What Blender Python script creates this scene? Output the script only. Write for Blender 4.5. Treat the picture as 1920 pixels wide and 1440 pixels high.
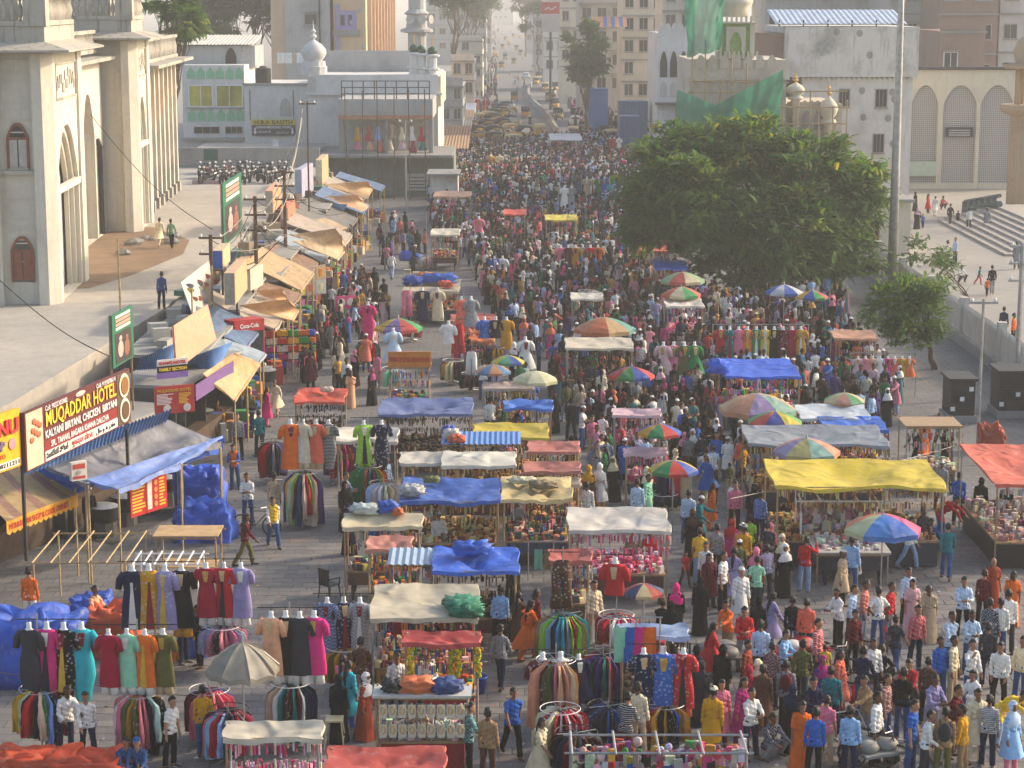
import bpy,bmesh,math,random
import numpy as np
from mathutils import Vector,Matrix
for _o in list(bpy.data.objects):bpy.data.objects.remove(_o)
scene=bpy.context.scene
COL=scene.collection
R=math.radians
# ------------------------------------------------------------------ camera, sky, sun, exposure
CAM_H,PITCH,FPX=17.0,R(10.5),3883.0
cam_data=bpy.data.cameras.new('camera');cam=bpy.data.objects.new('camera',cam_data);COL.objects.link(cam)
cam.location=(0,0,CAM_H);cam.rotation_euler=(R(90)-PITCH,0,0)
cam_data.sensor_width=36;cam_data.lens=36*FPX/1920;cam_data.clip_end=6000;cam_data.clip_start=0.5
scene.camera=cam
SUN_AZ,SUN_EL=R(66),R(26)
world=bpy.data.worlds.new('World');scene.world=world;world.use_nodes=True
wn=world.node_tree.nodes;wl=world.node_tree.links
sky=wn.new('ShaderNodeTexSky');sky.sky_type='NISHITA';sky.sun_disc=False
sky.sun_elevation=SUN_EL;sky.sun_rotation=SUN_AZ;sky.dust_density=3.2;sky.air_density=1.0;sky.ozone_density=0.3
wn['Background'].inputs['Strength'].default_value=0.15
wl.new(sky.outputs['Color'],wn['Background'].inputs['Color'])
sl=bpy.data.lights.new('sun','SUN');sl.energy=2.2;sl.angle=R(2.5);sl.color=(1.0,0.83,0.62)
sun=bpy.data.objects.new('sun',sl);COL.objects.link(sun)
sdir=Vector((math.cos(SUN_EL)*math.sin(SUN_AZ),math.cos(SUN_EL)*math.cos(SUN_AZ),math.sin(SUN_EL)))
sun.rotation_euler=sdir.to_track_quat('Z','Y').to_euler();sun.location=sdir*200
vs=scene.view_settings;vs.view_transform='Standard';vs.look='None';vs.gamma=1.0;vs.use_curve_mapping=False
vs.exposure=1.08;HAZE=0.00066
scene.cycles.use_denoising=True
scene.cycles.max_bounces=6;scene.cycles.diffuse_bounces=3;scene.cycles.glossy_bounces=2
scene.cycles.transparent_max_bounces=12;scene.cycles.volume_bounces=0;scene.cycles.volume_max_steps=64
scene.cycles.sample_clamp_indirect=4.0
# ------------------------------------------------------------------ image <-> place
CP,SP=math.cos(PITCH),math.sin(PITCH)
def ray(px,py):
 u=(px-960)/FPX;v=-(py-720)/FPX
 return Vector((u,CP+v*SP,-SP+v*CP))
def G(px,py,z=0.0):
 d=ray(px,py);t=(z-CAM_H)/d.z
 return Vector((d.x*t,d.y*t,z))
def PD(px,py,D):
 d=ray(px,py);t=D/d.y
 return Vector((d.x*t,D,CAM_H+d.z*t))
def to_px(v):
 x,y,z=v[0],v[1],v[2]-CAM_H
 c=y*CP-z*SP;w=y*SP+z*CP
 return 960+FPX*x/c,720-FPX*w/c
 # ------------------------------------------------------------------ materials
MATS={}
def nmat(name,rough=0.85,spec=0.25):
 m=bpy.data.materials.new(name);m.use_nodes=True;MATS[name]=m
 nt=m.node_tree;b=nt.nodes['Principled BSDF']
 b.inputs['Roughness'].default_value=rough;b.inputs['Specular IOR Level'].default_value=spec
 return m,nt,b
def N(nt,t,**kw):
 n=nt.nodes.new(t)
 for k,v in kw.items():setattr(n,k,v)
 return n
def mixc(nt,fac,a,b,mode='MIX'):
 n=nt.nodes.new('ShaderNodeMix');n.data_type='RGBA';n.blend_type=mode
 for i,x in((0,fac),(6,a),(7,b)):
  if hasattr(x,'is_linked')or hasattr(x,'links'):nt.links.new(x,n.inputs[i])
  elif i==0:n.inputs[0].default_value=x
  else:n.inputs[i].default_value=(*x,1)if len(x)==3 else x
 return n.outputs[2]
def ramp(nt,src,pts):
 n=nt.nodes.new('ShaderNodeValToRGB');nt.links.new(src,n.inputs[0]);e=n.color_ramp.elements
 while len(e)<len(pts):e.new(0.5)
 for i,(p,c)in enumerate(pts):e[i].position=p;e[i].color=(*c,1)if len(c)==3 else c
 return n.outputs[0]
def noise(nt,scale,detail=4,coord='Object',rough=0.6,vec=None,stretch=None):
 if vec is None:
  if coord=='Position':vec=N(nt,'ShaderNodeNewGeometry').outputs['Position']
  else:vec=N(nt,'ShaderNodeTexCoord').outputs[coord]
 if stretch:
  mp=N(nt,'ShaderNodeMapping');mp.inputs['Scale'].default_value=stretch
  nt.links.new(vec,mp.inputs[0]);vec=mp.outputs[0]
 n=N(nt,'ShaderNodeTexNoise');n.inputs['Scale'].default_value=scale
 n.inputs['Detail'].default_value=detail;n.inputs['Roughness'].default_value=rough
 nt.links.new(vec,n.inputs['Vector']);return n.outputs['Fac']
def bump(nt,b,h,strength=0.3,dist=0.02):
 n=N(nt,'ShaderNodeBump');n.inputs['Strength'].default_value=strength;n.inputs['Distance'].default_value=dist
 nt.links.new(h,n.inputs['Height']);nt.links.new(n.outputs[0],b.inputs['Normal'])
def hexc(s):
 s=s.lstrip('#');c=[int(s[i:i+2],16)/255 for i in(0,2,4)]
 return tuple(x/12.92 if x<=0.04045 else((x+0.055)/1.055)**2.4 for x in c)
def flat(name,col,rough=0.8,var=0.18,scale=3.0,metal=0.0,spec=0.25,coord='Position'):
 if name in MATS:return MATS[name]
 m,nt,b=nmat(name,rough,spec);b.inputs['Metallic'].default_value=metal
 f=noise(nt,scale,5,coord)
 c=ramp(nt,f,[(0.3,tuple(x*(1-var)for x in col)),(0.7,tuple(min(1,x*(1+var))for x in col))])
 nt.links.new(c,b.inputs['Base Color']);return m
def plaster(name,col,dirt=(0.13,0.12,0.10),amt=0.45,streak=True,rough=0.9):
 m,nt,b=nmat(name,rough,0.15)
 f1=noise(nt,0.35,6,'Position',0.65);f2=noise(nt,3.5,6,'Position',0.7)
 f3=noise(nt,1.6,5,'Position',0.7,stretch=(2.2,2.2,0.16))
 base=ramp(nt,f2,[(0.3,tuple(x*0.88 for x in col)),(0.7,col)])
 k1=ramp(nt,f1,[(0.50,(0,0,0)),(0.74,(1,1,1))])
 k3=ramp(nt,f3,[(0.52,(0,0,0)),(0.78,(1,1,1))])
 mul=N(nt,'ShaderNodeMath',operation='MAXIMUM');nt.links.new(k1,mul.inputs[0]);nt.links.new(k3,mul.inputs[1])
 sc=N(nt,'ShaderNodeMath',operation='MULTIPLY');nt.links.new(mul.outputs[0],sc.inputs[0]);sc.inputs[1].default_value=amt
 nt.links.new(mixc(nt,sc.outputs[0],base,dirt),b.inputs['Base Color'])
 bump(nt,b,f2,0.25,0.03);return m
def cloth(name,kind):
 m,nt,b=nmat(name,0.9,0.1)
 oi=N(nt,'ShaderNodeObjectInfo');c=oi.outputs['Color']
 tc=N(nt,'ShaderNodeTexCoord').outputs['Object']
 add=N(nt,'ShaderNodeVectorMath',operation='ADD');nt.links.new(tc,add.inputs[0])
 cmb=N(nt,'ShaderNodeCombineXYZ');nt.links.new(oi.outputs['Random'],cmb.inputs[0])
 sc=N(nt,'ShaderNodeVectorMath',operation='SCALE');sc.inputs['Scale'].default_value=37.0
 nt.links.new(cmb.outputs[0],sc.inputs[0]);nt.links.new(sc.outputs[0],add.inputs[1]);v=add.outputs[0]
 f=noise(nt,7.0,3,vec=v)
 shade=ramp(nt,f,[(0.3,(0.80,0.80,0.80)),(0.7,(1.06,1.06,1.06))])
 if kind=='print':
  vo=N(nt,'ShaderNodeTexVoronoi');vo.inputs['Scale'].default_value=13.0;nt.links.new(v,vo.inputs['Vector'])
  k=ramp(nt,vo.outputs['Distance'],[(0.22,(1,1,1)),(0.36,(0,0,0))])
  c=mixc(nt,k,c,mixc(nt,0.45,c,mixc(nt,0.6,vo.outputs['Color'],(0.7,0.66,0.6))))
 elif kind=='check':
  ch=N(nt,'ShaderNodeTexChecker');ch.inputs['Scale'].default_value=24.0;nt.links.new(v,ch.inputs['Vector'])
  ch.inputs['Color1'].default_value=(1,1,1,1);ch.inputs['Color2'].default_value=(0,0,0,1)
  c=mixc(nt,ch.outputs['Fac'],c,mixc(nt,0.35,c,(0.7,0.7,0.68)))
 elif kind=='stripe':
  wv=N(nt,'ShaderNodeTexWave');wv.bands_direction='Z';wv.inputs['Scale'].default_value=7.0;nt.links.new(v,wv.inputs['Vector'])
  k=ramp(nt,wv.outputs['Fac'],[(0.5,(0,0,0)),(0.6,(1,1,1))])
  c=mixc(nt,k,c,mixc(nt,0.5,c,(0.75,0.75,0.72)))
 nt.links.new(mixc(nt,1.0,c,shade,'MULTIPLY'),b.inputs['Base Color'])
 f2=noise(nt,11.0,3,vec=v,stretch=(1,1,0.35));bump(nt,b,f2,0.5,0.03)
 return m
CL={k:cloth('fabric_'+k,k)for k in('plain','print','check','stripe')}
def tarp_mat(name,rough,tl):
 m,nt,b=nmat(name,rough,0.4)
 oi=N(nt,'ShaderNodeObjectInfo')
 f=noise(nt,1.3,6,'Position',0.7);f2=noise(nt,5.0,4,'Position',0.6)
 shade=ramp(nt,f,[(0.32,(0.72,0.70,0.68)),(0.62,(1.05,1.05,1.05))])
 c=mixc(nt,1.0,oi.outputs['Color'],shade,'MULTIPLY')
 k=ramp(nt,f2,[(0.55,(0,0,0)),(0.8,(1,1,1))])
 sc=N(nt,'ShaderNodeMath',operation='MULTIPLY');nt.links.new(k,sc.inputs[0]);sc.inputs[1].default_value=0.42
 c=mixc(nt,sc.outputs[0],c,(0.46,0.43,0.39));nt.links.new(c,b.inputs['Base Color'])
 rg=N(nt,'ShaderNodeTexNoise');rg.noise_type='RIDGED_MULTIFRACTAL';rg.inputs['Scale'].default_value=1.5;rg.inputs['Detail'].default_value=5;rg.inputs['Distortion'].default_value=.6;nt.links.new(N(nt,'ShaderNodeNewGeometry').outputs['Position'],rg.inputs['Vector'])
 bump(nt,b,rg.outputs['Fac'],0.8,0.14)
 tr=N(nt,'ShaderNodeBsdfTranslucent');nt.links.new(c,tr.inputs[0])
 mx=N(nt,'ShaderNodeMixShader');mx.inputs[0].default_value=tl
 nt.links.new(b.outputs[0],mx.inputs[1]);nt.links.new(tr.outputs[0],mx.inputs[2])
 nt.links.new(mx.outputs[0],nt.nodes['Material Output'].inputs[0]);return m
TARP=tarp_mat('tarpaulin',0.6,0.12);UMB=tarp_mat('umbrella_cloth',0.6,0.3)
def paint_mat():
 m,nt,b=nmat('painted',0.5,0.4);oi=N(nt,'ShaderNodeObjectInfo')
 f=noise(nt,4.0,5,'Position',0.7)
 nt.links.new(mixc(nt,1.0,oi.outputs['Color'],ramp(nt,f,[(0.3,(0.75,0.74,0.72)),(0.65,(1.04,1.04,1.04))]),'MULTIPLY'),b.inputs['Base Color'])
 return m
PAINT=paint_mat()
def vcol_mat(name,rough=0.9):
 m,nt,b=nmat(name,rough,0.15);a=N(nt,'ShaderNodeAttribute',attribute_name='col')
 f=noise(nt,9.0,3,'Position')
 nt.links.new(mixc(nt,1.0,a.outputs['Color'],ramp(nt,f,[(0.3,(0.8,0.8,0.8)),(0.7,(1.08,1.08,1.08))]),'MULTIPLY'),b.inputs['Base Color'])
 return m
VCOL=vcol_mat('mixed_goods')
def skin_mat():
 m,nt,b=nmat('skin',0.6,0.3);oi=N(nt,'ShaderNodeObjectInfo')
 c=ramp(nt,oi.outputs['Random'],[(0.0,hexc('5a3b2b')),(0.5,hexc('7d5540')),(1.0,hexc('a87a5c'))])
 nt.links.new(c,b.inputs['Base Color']);return m
SKIN=skin_mat()
HAIR=flat('hair',(0.012,0.010,0.009),0.55,0.3,20)
STEEL=flat('galvanised_steel',(0.34,0.34,0.33),0.45,0.25,4,0.6,0.5)
IRON=flat('dark_iron',(0.035,0.033,0.032),0.6,0.3,5,0.3)
RUST=flat('rusty_iron',(0.10,0.055,0.032),0.85,0.45,3)
WOOD=flat('raw_timber',(0.30,0.19,0.10),0.8,0.35,6)
PLY=flat('plywood',(0.40,0.27,0.14),0.8,0.25,2.5)
BAMBOO=flat('bamboo',(0.36,0.26,0.13),0.7,0.3,5)
WHITE=flat('white_plastic',(0.72,0.71,0.68),0.5,0.08,5)
GLASS=flat('dark_glass',(0.03,0.035,0.04),0.12,0.3,1.0,0.0,0.8)
DARK=flat('dark_interior',(0.02,0.018,0.016),0.95,0.5,2)
RUBBER=flat('rubber',(0.018,0.018,0.018),0.85,0.3,8)
CONC=plaster('concrete',(0.30,0.29,0.27),(0.10,0.10,0.09),0.6)
# ------------------------------------------------------------------ mesh building
class MB:
 def __init__(s):s.v=[];s.f=[];s.c=[]
 def add(s,vs,fs,col=None):
  b=len(s.v);s.v.extend([tuple(v)for v in vs]);s.f.extend([tuple(i+b for i in f)for f in fs]);s.c.extend([col]*len(fs));return s
 def box(s,x0,x1,y0,y1,z0,z1,col=None,rot=0.0,bottom=True):
  cx,cy=(x0+x1)/2,(y0+y1)/2;c,n=math.cos(rot),math.sin(rot);vs=[]
  for z in(z0,z1):
   for x,y in((x0,y0),(x1,y0),(x1,y1),(x0,y1)):
    dx,dy=x-cx,y-cy;vs.append((cx+dx*c-dy*n,cy+dx*n+dy*c,z))
  fs=[(4,5,6,7),(0,1,5,4),(1,2,6,5),(2,3,7,6),(3,0,4,7)]
  if bottom:fs.append((3,2,1,0))
  return s.add(vs,fs,col)
 def tube(s,pts,r,n=6,caps=True,col=None):
  pts=[Vector(p)for p in pts];rs=r if isinstance(r,(list,tuple))else[r]*len(pts);vs=[];fs=[]
  up=None
  for i,p in enumerate(pts):
   d=(pts[min(i+1,len(pts)-1)]-pts[max(i-1,0)]).normalized()
   if up is None:up=Vector((0,0,1))if abs(d.z)<0.9 else Vector((1,0,0))
   a=d.cross(up).normalized();b=a.cross(d);up=b if b.length>0.1 else up
   for k in range(n):
    t=2*math.pi*k/n;vs.append(p+(a*math.cos(t)+b*math.sin(t))*rs[i])
  for i in range(len(pts)-1):
   for k in range(n):
    j=(k+1)%n;fs.append((i*n+k,i*n+j,(i+1)*n+j,(i+1)*n+k))
  if caps:fs.append(tuple(range(n))[::-1]);fs.append(tuple((len(pts)-1)*n+k for k in range(n)))
  return s.add(vs,fs,col)
 def lathe(s,prof,n=12,c=(0,0,0),col=None,sx=1.0,sy=1.0,phase=0.0):
  vs=[];fs=[]
  for r,z in prof:
   for k in range(n):
    t=2*math.pi*k/n+phase;vs.append((c[0]+r*sx*math.cos(t),c[1]+r*sy*math.sin(t),c[2]+z))
  for i in range(len(prof)-1):
   for k in range(n):
    j=(k+1)%n;fs.append((i*n+k,i*n+j,(i+1)*n+j,(i+1)*n+k))
  if prof[0][0]>1e-4:fs.append(tuple(range(n))[::-1])
  if prof[-1][0]>1e-4:fs.append(tuple((len(prof)-1)*n+k for k in range(n)))
  return s.add(vs,fs,col)
 def grid(s,fn,nu,nv,col=None):
  vs=[fn(i/nu,j/nv)for j in range(nv+1)for i in range(nu+1)]
  fs=[(j*(nu+1)+i,j*(nu+1)+i+1,(j+1)*(nu+1)+i+1,(j+1)*(nu+1)+i)for j in range(nv)for i in range(nu)]
  return s.add(vs,fs,col)
 def prism(s,poly,fn,d0,d1,col=None):
  n=len(poly);vs=[fn(u,d0,w)for u,w in poly]+[fn(u,d1,w)for u,w in poly]
  fs=[tuple(range(n)),tuple(range(2*n-1,n-1,-1))]+[(i,i+n,(i+1)%n+n,(i+1)%n)for i in range(n)]
  return s.add(vs,fs,col)
 def ball(s,c,r,n=8,m=6,col=None):
  rx,ry,rz=r if isinstance(r,(tuple,list))else(r,r,r)
  return s.lathe([(max(1e-5,math.sin(math.pi*i/m)),-rz*math.cos(math.pi*i/m))for i in range(m+1)],n,c,col,rx,ry)
 def mesh(s,name,o=(0,0,0),smooth=False):
  me=bpy.data.meshes.new(name)
  vs=s.v if o==(0,0,0)else[(a-o[0],b-o[1],c-o[2])for a,b,c in s.v]
  me.from_pydata(vs,[],s.f)
  if any(c is not None for c in s.c):
   at=me.color_attributes.new('col','FLOAT_COLOR','CORNER');buf=[]
   for f,c in zip(s.f,s.c):buf.extend([*(c or(0.5,0.5,0.5)),1.0]*len(f))
   at.data.foreach_set('color',buf)
  if smooth:me.shade_smooth()
  return me
 def build(s,name,mat,parent=None,o=None,smooth=False,color=None,kind=None):
  if o is None:
   q=parent
   while q is not None and not q.get('_w'):q=q.parent
   o=tuple(q.location)if q is not None else(0,0,0)
  me=s.mesh(name,tuple(o),smooth);return link(name,me,mat,parent,color,kind)
def link(name,me,mat=None,parent=None,color=None,kind=None,loc=None,rz=None):
 ob=bpy.data.objects.new(name,me);COL.objects.link(ob)
 if mat is not None and not me.materials:me.materials.append(mat)
 if parent is not None:ob.parent=parent
 if color is not None:ob.color=(*color[:3],1)
 if kind:ob['kind']=kind
 if loc is not None:ob.location=loc
 if rz is not None:ob.rotation_euler[2]=rz
 return ob
USED={}
def tag(o,label,cat,group=None,kind=None):
 w=label.split()
 if len(w)>16:label=' '.join(w[:16])
 o['label']=label;o['category']=cat
 if group:o['group']=group
 if kind:o['kind']=kind
 USED[label.lower()]=USED.get(label.lower(),0)+1
 return o
def thing(name,label,cat,loc=(0,0,0),rz=0.0,group=None,w=False):
 e=bpy.data.objects.new(name,None);COL.objects.link(e);e.location=loc;e.rotation_euler[2]=rz;e.empty_display_size=0.3
 if w:e['_w']=1
 return tag(e,label,cat,group)
def structure(o):o['kind']='structure';return o
def copy_tree(o,loc=None,rz=None,parent=None):
 c=o.copy();COL.objects.link(c);c.parent=parent
 if loc is not None:c.location=loc
 if rz is not None:c.rotation_euler[2]=rz
 for ch in CHILD.get(o.name,()):copy_tree(ch,parent=c)
 return c
CHILD={}
def remember(o):
 CHILD[o.name]=[c for c in o.children]
 for c in o.children:CHILD[c.name]=[d for d in c.children]
 return o
FONT_CACHE={}
def text(txt,size,mat,parent,loc,rot,name='lettering',width=None,depth=0.006,align='LEFT',bold=0.0,color=None):
 ob=link(name,bpy.data.meshes.new(name),mat,parent,color);ob.location=loc;ob.rotation_euler=rot;TEXTS.append((ob,txt,size,width,depth,align,bold));return ob
TEXTS=[]
def flush_text():
 tmp=[]
 for ob,txt,size,width,depth,align,bold in TEXTS:
  cu=bpy.data.curves.new('t','FONT');cu.body=txt;cu.size=size;cu.extrude=depth;cu.align_x=align;cu.offset=bold;cu.resolution_u=2
  t=bpy.data.objects.new('t',cu);COL.objects.link(t);tmp.append(t)
 dg=bpy.context.evaluated_depsgraph_get();got=[bpy.data.meshes.new_from_object(t.evaluated_get(dg))for t in tmp]
 for t,me,(ob,txt,size,width,depth,align,bold)in zip(tmp,got,TEXTS):
  a=np.empty(len(me.vertices)*3);me.vertices.foreach_get('co',a);a=a.reshape(-1,3);w=np.ptp(a[:,0])if len(a)else 0
  if width and w>1e-6:a[:,0]*=width/w;me.vertices.foreach_set('co',a.ravel())
  mt=ob.data.materials[0];me.materials.clear();me.materials.append(mt);nm=ob.name;ob.data=me;bpy.data.objects.remove(t)
CN={'white':'dcdad4','cream':'d6c9a8','beige':'b9a283','tan':'9a7b58','grey':'85868a','charcoal':'33343a','black':'141416',
'navy':'1d2440','blue':'2f5fae','sky blue':'8db4dc','pale blue':'b6cbe0','denim blue':'35507c','faded denim':'8ea6c4','teal':'1f6f74',
'turquoise':'2ba7b5','green':'2c7a44','lime green':'8fc23a','olive':'5f5d33','mustard':'c8901f','yellow':'e0b93a','orange':'dc6a28',
'coral':'d8674f','red':'b8262c','maroon':'5c1a22','crimson':'9c1836','pink':'d9788f','pale pink':'dcb0b4','hot pink':'cf2f76',
'magenta':'a02b6b','purple':'54397c','lavender':'8f86b0','brown':'55392a','rust':'93422a','peach':'dba27c','mint':'8cc7a4'}
CX={k:hexc(v)for k,v in CN.items()}
LAND=[]
def landmark(x,y,phrase):LAND.append((x,y,phrase))
def rnz(x,y):return math.sin(x*3.7+1.3*math.sin(y*5.1))*math.sin(y*4.3+1.7*math.sin(x*2.9))
# ================================================================== people
def cone(mb,a,b,ra,rb,n=8):
 a,b=Vector(a),Vector(b);mb.tube([a,b],[ra,rb],n);mb.ball(a,ra,n,5);mb.ball(b,rb,n,5)
def dirv(ax,ay):
 return Vector((math.sin(R(ay)),-math.sin(R(ax))*math.cos(R(ay)),-math.cos(R(ax))*math.cos(R(ay))))
POSES={
'standing':(((4,8),(12,4)),((2,8),(8,4)),((2,4),0),((-2,4),-2),2),
'resting':(((8,12),(30,-14)),((-6,10),(20,-6)),((0,6),-2),((8,5),-6),3),
'phone':(((28,8),(105,-32)),((26,8),(100,-30)),((2,4),0),((-2,5),-2),6),
'walking':(((-24,7),(-2,0)),((26,7),(42,-4)),((24,2),8),((-18,2),-34),5),
'striding':(((28,7),(46,-4)),((-22,7),(0,0)),((-16,2),-30),((22,2),6),4),
'reaching':(((62,6),(80,-4)),((10,10),(50,-20)),((6,4),0),((-6,4),-6),10),
'waving':(((10,8),(30,-8)),((60,30),(150,-10)),((2,4),0),((-2,5),-2),2),
'hands on hips':(((-12,38),(10,-48)),((-12,38),(10,-48)),((0,7),0),((0,6),0),0),
'bending':(((62,4),(40,0)),((56,4),(30,0)),((12,4),-4),((8,4),-8),62),
'sitting':(((24,10),(70,-18)),((22,10),(66,-18)),((84,8),6),((82,8),2),4),
'crouching':(((50,8),(80,-12)),((46,8),(76,-12)),((112,14),-38),((108,12),-34),16),
}
def make_pose(name):
 aL,aR,lL,lR,lean=POSES[name];J={}
 T,S=0.43,0.42
 foot=[]
 for s,((tf,to),sf)in((1,lL),(-1,lR)):
  hip=Vector((0.085*s,0,0));d=dirv(tf,to);d.x*=s;k=hip+d*T
  e=dirv(sf,to*0.4);e.x*=s;an=k+e*S;foot.append((hip,k,an))
 low=min(f[2].z for f in foot)
 hz=-low+0.075
 prim=[]
 up=Vector((0,-math.sin(R(lean)),math.cos(R(lean))));P0=Vector((0,0,hz))
 fw=Vector((0,-math.cos(R(lean)),-math.sin(R(lean))))
 prim.append(('pelvis','ell',P0+up*0.03,(0.150,0.112,0.12)))
 prim.append(('torso','ell',P0+up*0.20,(0.134,0.100,0.17)))
 prim.append(('torso','ell',P0+up*0.345,(0.150,0.105,0.165)))
 neck=P0+up*0.53
 shc=P0+up*0.45
 for s,a in((1,aL),(-1,aR)):
  sh=shc+Vector((0.162*s,0,-0.016))
  prim.append(('torso','cone',shc+Vector((0.03*s,0,0.035)),sh-Vector((0.012*s,0,0.012)),0.066,0.050))
  d=dirv(*a[0]);d.x*=s;el=sh+d*0.275
  e=dirv(*a[1]);e.x*=s;wr=el+e*0.245
  prim.append(('uarm','cone',sh,el,0.050,0.039));prim.append(('farm','cone',el,wr,0.042,0.029))
  side=e.cross(Vector((1,0,0)));side=side.normalized()if side.length>0.1 else Vector((0,1,0))
  kn=wr+e*0.075
  prim.append(('hand','cone',wr+e*0.02,kn,0.030,0.034))
  for q,off in enumerate((-0.028,-0.010,0.010,0.027)):
   ln=(0.055,0.068,0.064,0.048)[q];b0=kn+side*off;m0=b0+e*ln*0.6;bend=Vector((-s*0.5,-0.3,0))
   prim.append(('hand','cone',b0,m0,0.0105,0.0095));prim.append(('hand','cone',m0,m0+(e+bend).normalized()*ln*0.6,0.0095,0.008))
  th=wr+e*0.03-side*0.025
  prim.append(('hand','cone',th,th+(e*0.6-side).normalized()*0.055,0.013,0.010))
 for s,(hip,k,an)in zip((1,-1),foot):
  o=Vector((0,0,hz));hip,k,an=hip+o,k+o,an+o
  prim.append(('thigh','cone',hip,k,0.086,0.055));prim.append(('shin','cone',k,an,0.056,0.038))
  c=k+(an-k)*0.28+Vector((0,0.018,0));prim.append(('shin','ell',c,(0.052,0.055,0.10)))
  prim.append(('foot','cone',Vector((an.x,an.y+0.02,an.z-0.04)),Vector((an.x+0.02*s,an.y-0.15,max(0.03,an.z-0.045))),0.038,0.030))
 prim.append(('neck','cone',neck-up*0.04,neck+up*0.07+Vector((0,-0.01,0)),0.055,0.050))
 tilt=lean*0.55;hu=Vector((0,-math.sin(R(tilt)),math.cos(R(tilt))));hf=Vector((0,-math.cos(R(tilt)),-math.sin(R(tilt))))
 H=neck+hu*0.155+hf*0.015
 prim.append(('head','ell',H+hu*0.02,(0.081,0.100,0.110)));prim.append(('head','ell',H-hu*0.045+hf*0.022,(0.060,0.068,0.075)))
 prim.append(('head','cone',H-hu*0.005+hf*0.088,H-hu*0.03+hf*0.104,0.011,0.016))
 prim.append(('head','cone',H-hu*0.075+hf*0.078,H-hu*0.078+hf*0.08,0.018,0.016))
 for s in(1,-1):prim.append(('head','ell',H-hu*0.01+Vector((0.079*s,0.008,0)),(0.013,0.025,0.032)))
 return prim,dict(H=H,hu=hu,hf=hf,P0=P0,up=up,fw=fw,neck=neck,hz=hz,feet=[f[2]+Vector((0,0,hz))for f in foot])
DG=bpy.context.evaluated_depsgraph_get
def eval_mesh(mb_or_me,mods):
 me=mb_or_me.mesh('tmp')if isinstance(mb_or_me,MB)else mb_or_me
 ob=bpy.data.objects.new('tmp',me);COL.objects.link(ob)
 for t,kw in mods:
  m=ob.modifiers.new('m',t)
  for k,v in kw.items():setattr(m,k,v)
 out=bpy.data.meshes.new_from_object(ob.evaluated_get(DG()));bpy.data.objects.remove(ob);return out
BODY={}
def seg_d(V,a,b,ra,rb):
 a=np.array(a);b=np.array(b);ab=b-a;L=max(1e-9,ab@ab);t=np.clip(((V-a)@ab)/L,0,1)
 return np.linalg.norm(V-(a+t[:,None]*ab),axis=1)-(ra+(rb-ra)*t),t
def body(pose):
 if pose in BODY:return BODY[pose]
 prim,J=make_pose(pose);mb=MB()
 for p in prim:
  if p[1]=='ell':mb.ball(p[2],p[3],12,8)
  else:cone(mb,p[2],p[3],p[4],p[5])
 me=eval_mesh(mb,[('REMESH',dict(mode='VOXEL',voxel_size=0.0135,use_smooth_shade=True)),('SMOOTH',dict(factor=0.5,iterations=2))])
 me.name='person_'+pose.replace(' ','_')
 n=len(me.vertices);V=np.empty(n*3);me.vertices.foreach_get('co',V);V=V.reshape(-1,3)
 Nn=np.empty(n*3);me.vertices.foreach_get('normal',Nn);Nn=Nn.reshape(-1,3)
 best=np.full(n,9.0);tagv=np.zeros(n,int);tt=np.zeros(n);names=['pelvis','torso','uarm','farm','hand','thigh','shin','foot','neck','head']
 for p in prim:
  if p[1]=='ell':
   q=np.linalg.norm((V-np.array(p[2]))/np.array(p[3]),axis=1);d=(q-1)*min(p[3]);t=np.zeros(n)
  else:d,t=seg_d(V,p[2],p[3],p[4],p[5])
  k=d<best;best[k]=d[k];tagv[k]=names.index(p[0]);tt[k]=t[k]
 nf=len(me.polygons);F=np.empty(nf*4,int)
 tot=np.empty(nf,int);me.polygons.foreach_get('loop_total',tot)
 li=np.empty(len(me.loops),int);me.loops.foreach_get('vertex_index',li)
 F=[tuple(li[i:i+t])for i,t in zip(np.concatenate([[0],np.cumsum(tot)[:-1]]),tot)]
 me.materials.append(SKIN)
 BODY[pose]=dict(me=me,V=V,N=Nn,tag=tagv,t=tt,F=F,J=J,parts={},names=names);return BODY[pose]
def shell(B,mask,off,name):
 idx=np.nonzero(mask)[0];rem=-np.ones(len(B['V']),int);rem[idx]=np.arange(len(idx))
 mk=mask;fs=[tuple(rem[list(f)])for f in B['F']if all(mk[i]for i in f)]
 o=off[idx]if hasattr(off,'__len__')else np.full(len(idx),off)
 return[tuple(v)for v in(B['V'][idx]+B['N'][idx]*o[:,None])],[tuple(int(i)for i in f)for f in fs]
def skirt(B,z_top,z_bot,r0,r1,pleat,seed=0):
 J=B['J'];rnd=random.Random(seed);P=J['P0'];fm=(J['feet'][0]+J['feet'][1])/2;n=28;rows=9;vs=[];fs=[]
 spread=abs(J['feet'][0].y-J['feet'][1].y)/2
 for i in range(rows+1):
  t=i/rows;z=z_top+(z_bot-z_top)*t;c=P.lerp(fm,t*min(1.0,(z_top-z_bot)/0.9))if z_bot<z_top else P
  for k in range(n):
   a=2*math.pi*k/n;w=1+pleat*t*math.cos(7*a+1.3*math.sin(2*a+seed))+0.4*pleat*t*math.cos(3*a+seed)
   rx=(r0+(r1-r0)*t)*w;ry=(r0*0.78+(r1-r0*0.78)*t)*w+spread*t*0.8
   vs.append((c.x+rx*math.cos(a),c.y+ry*math.sin(a),z))
 for i in range(rows):
  for k in range(n):j=(k+1)%n;fs.append((i*n+k,i*n+j,(i+1)*n+j,(i+1)*n+k))
 return vs,fs
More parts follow.
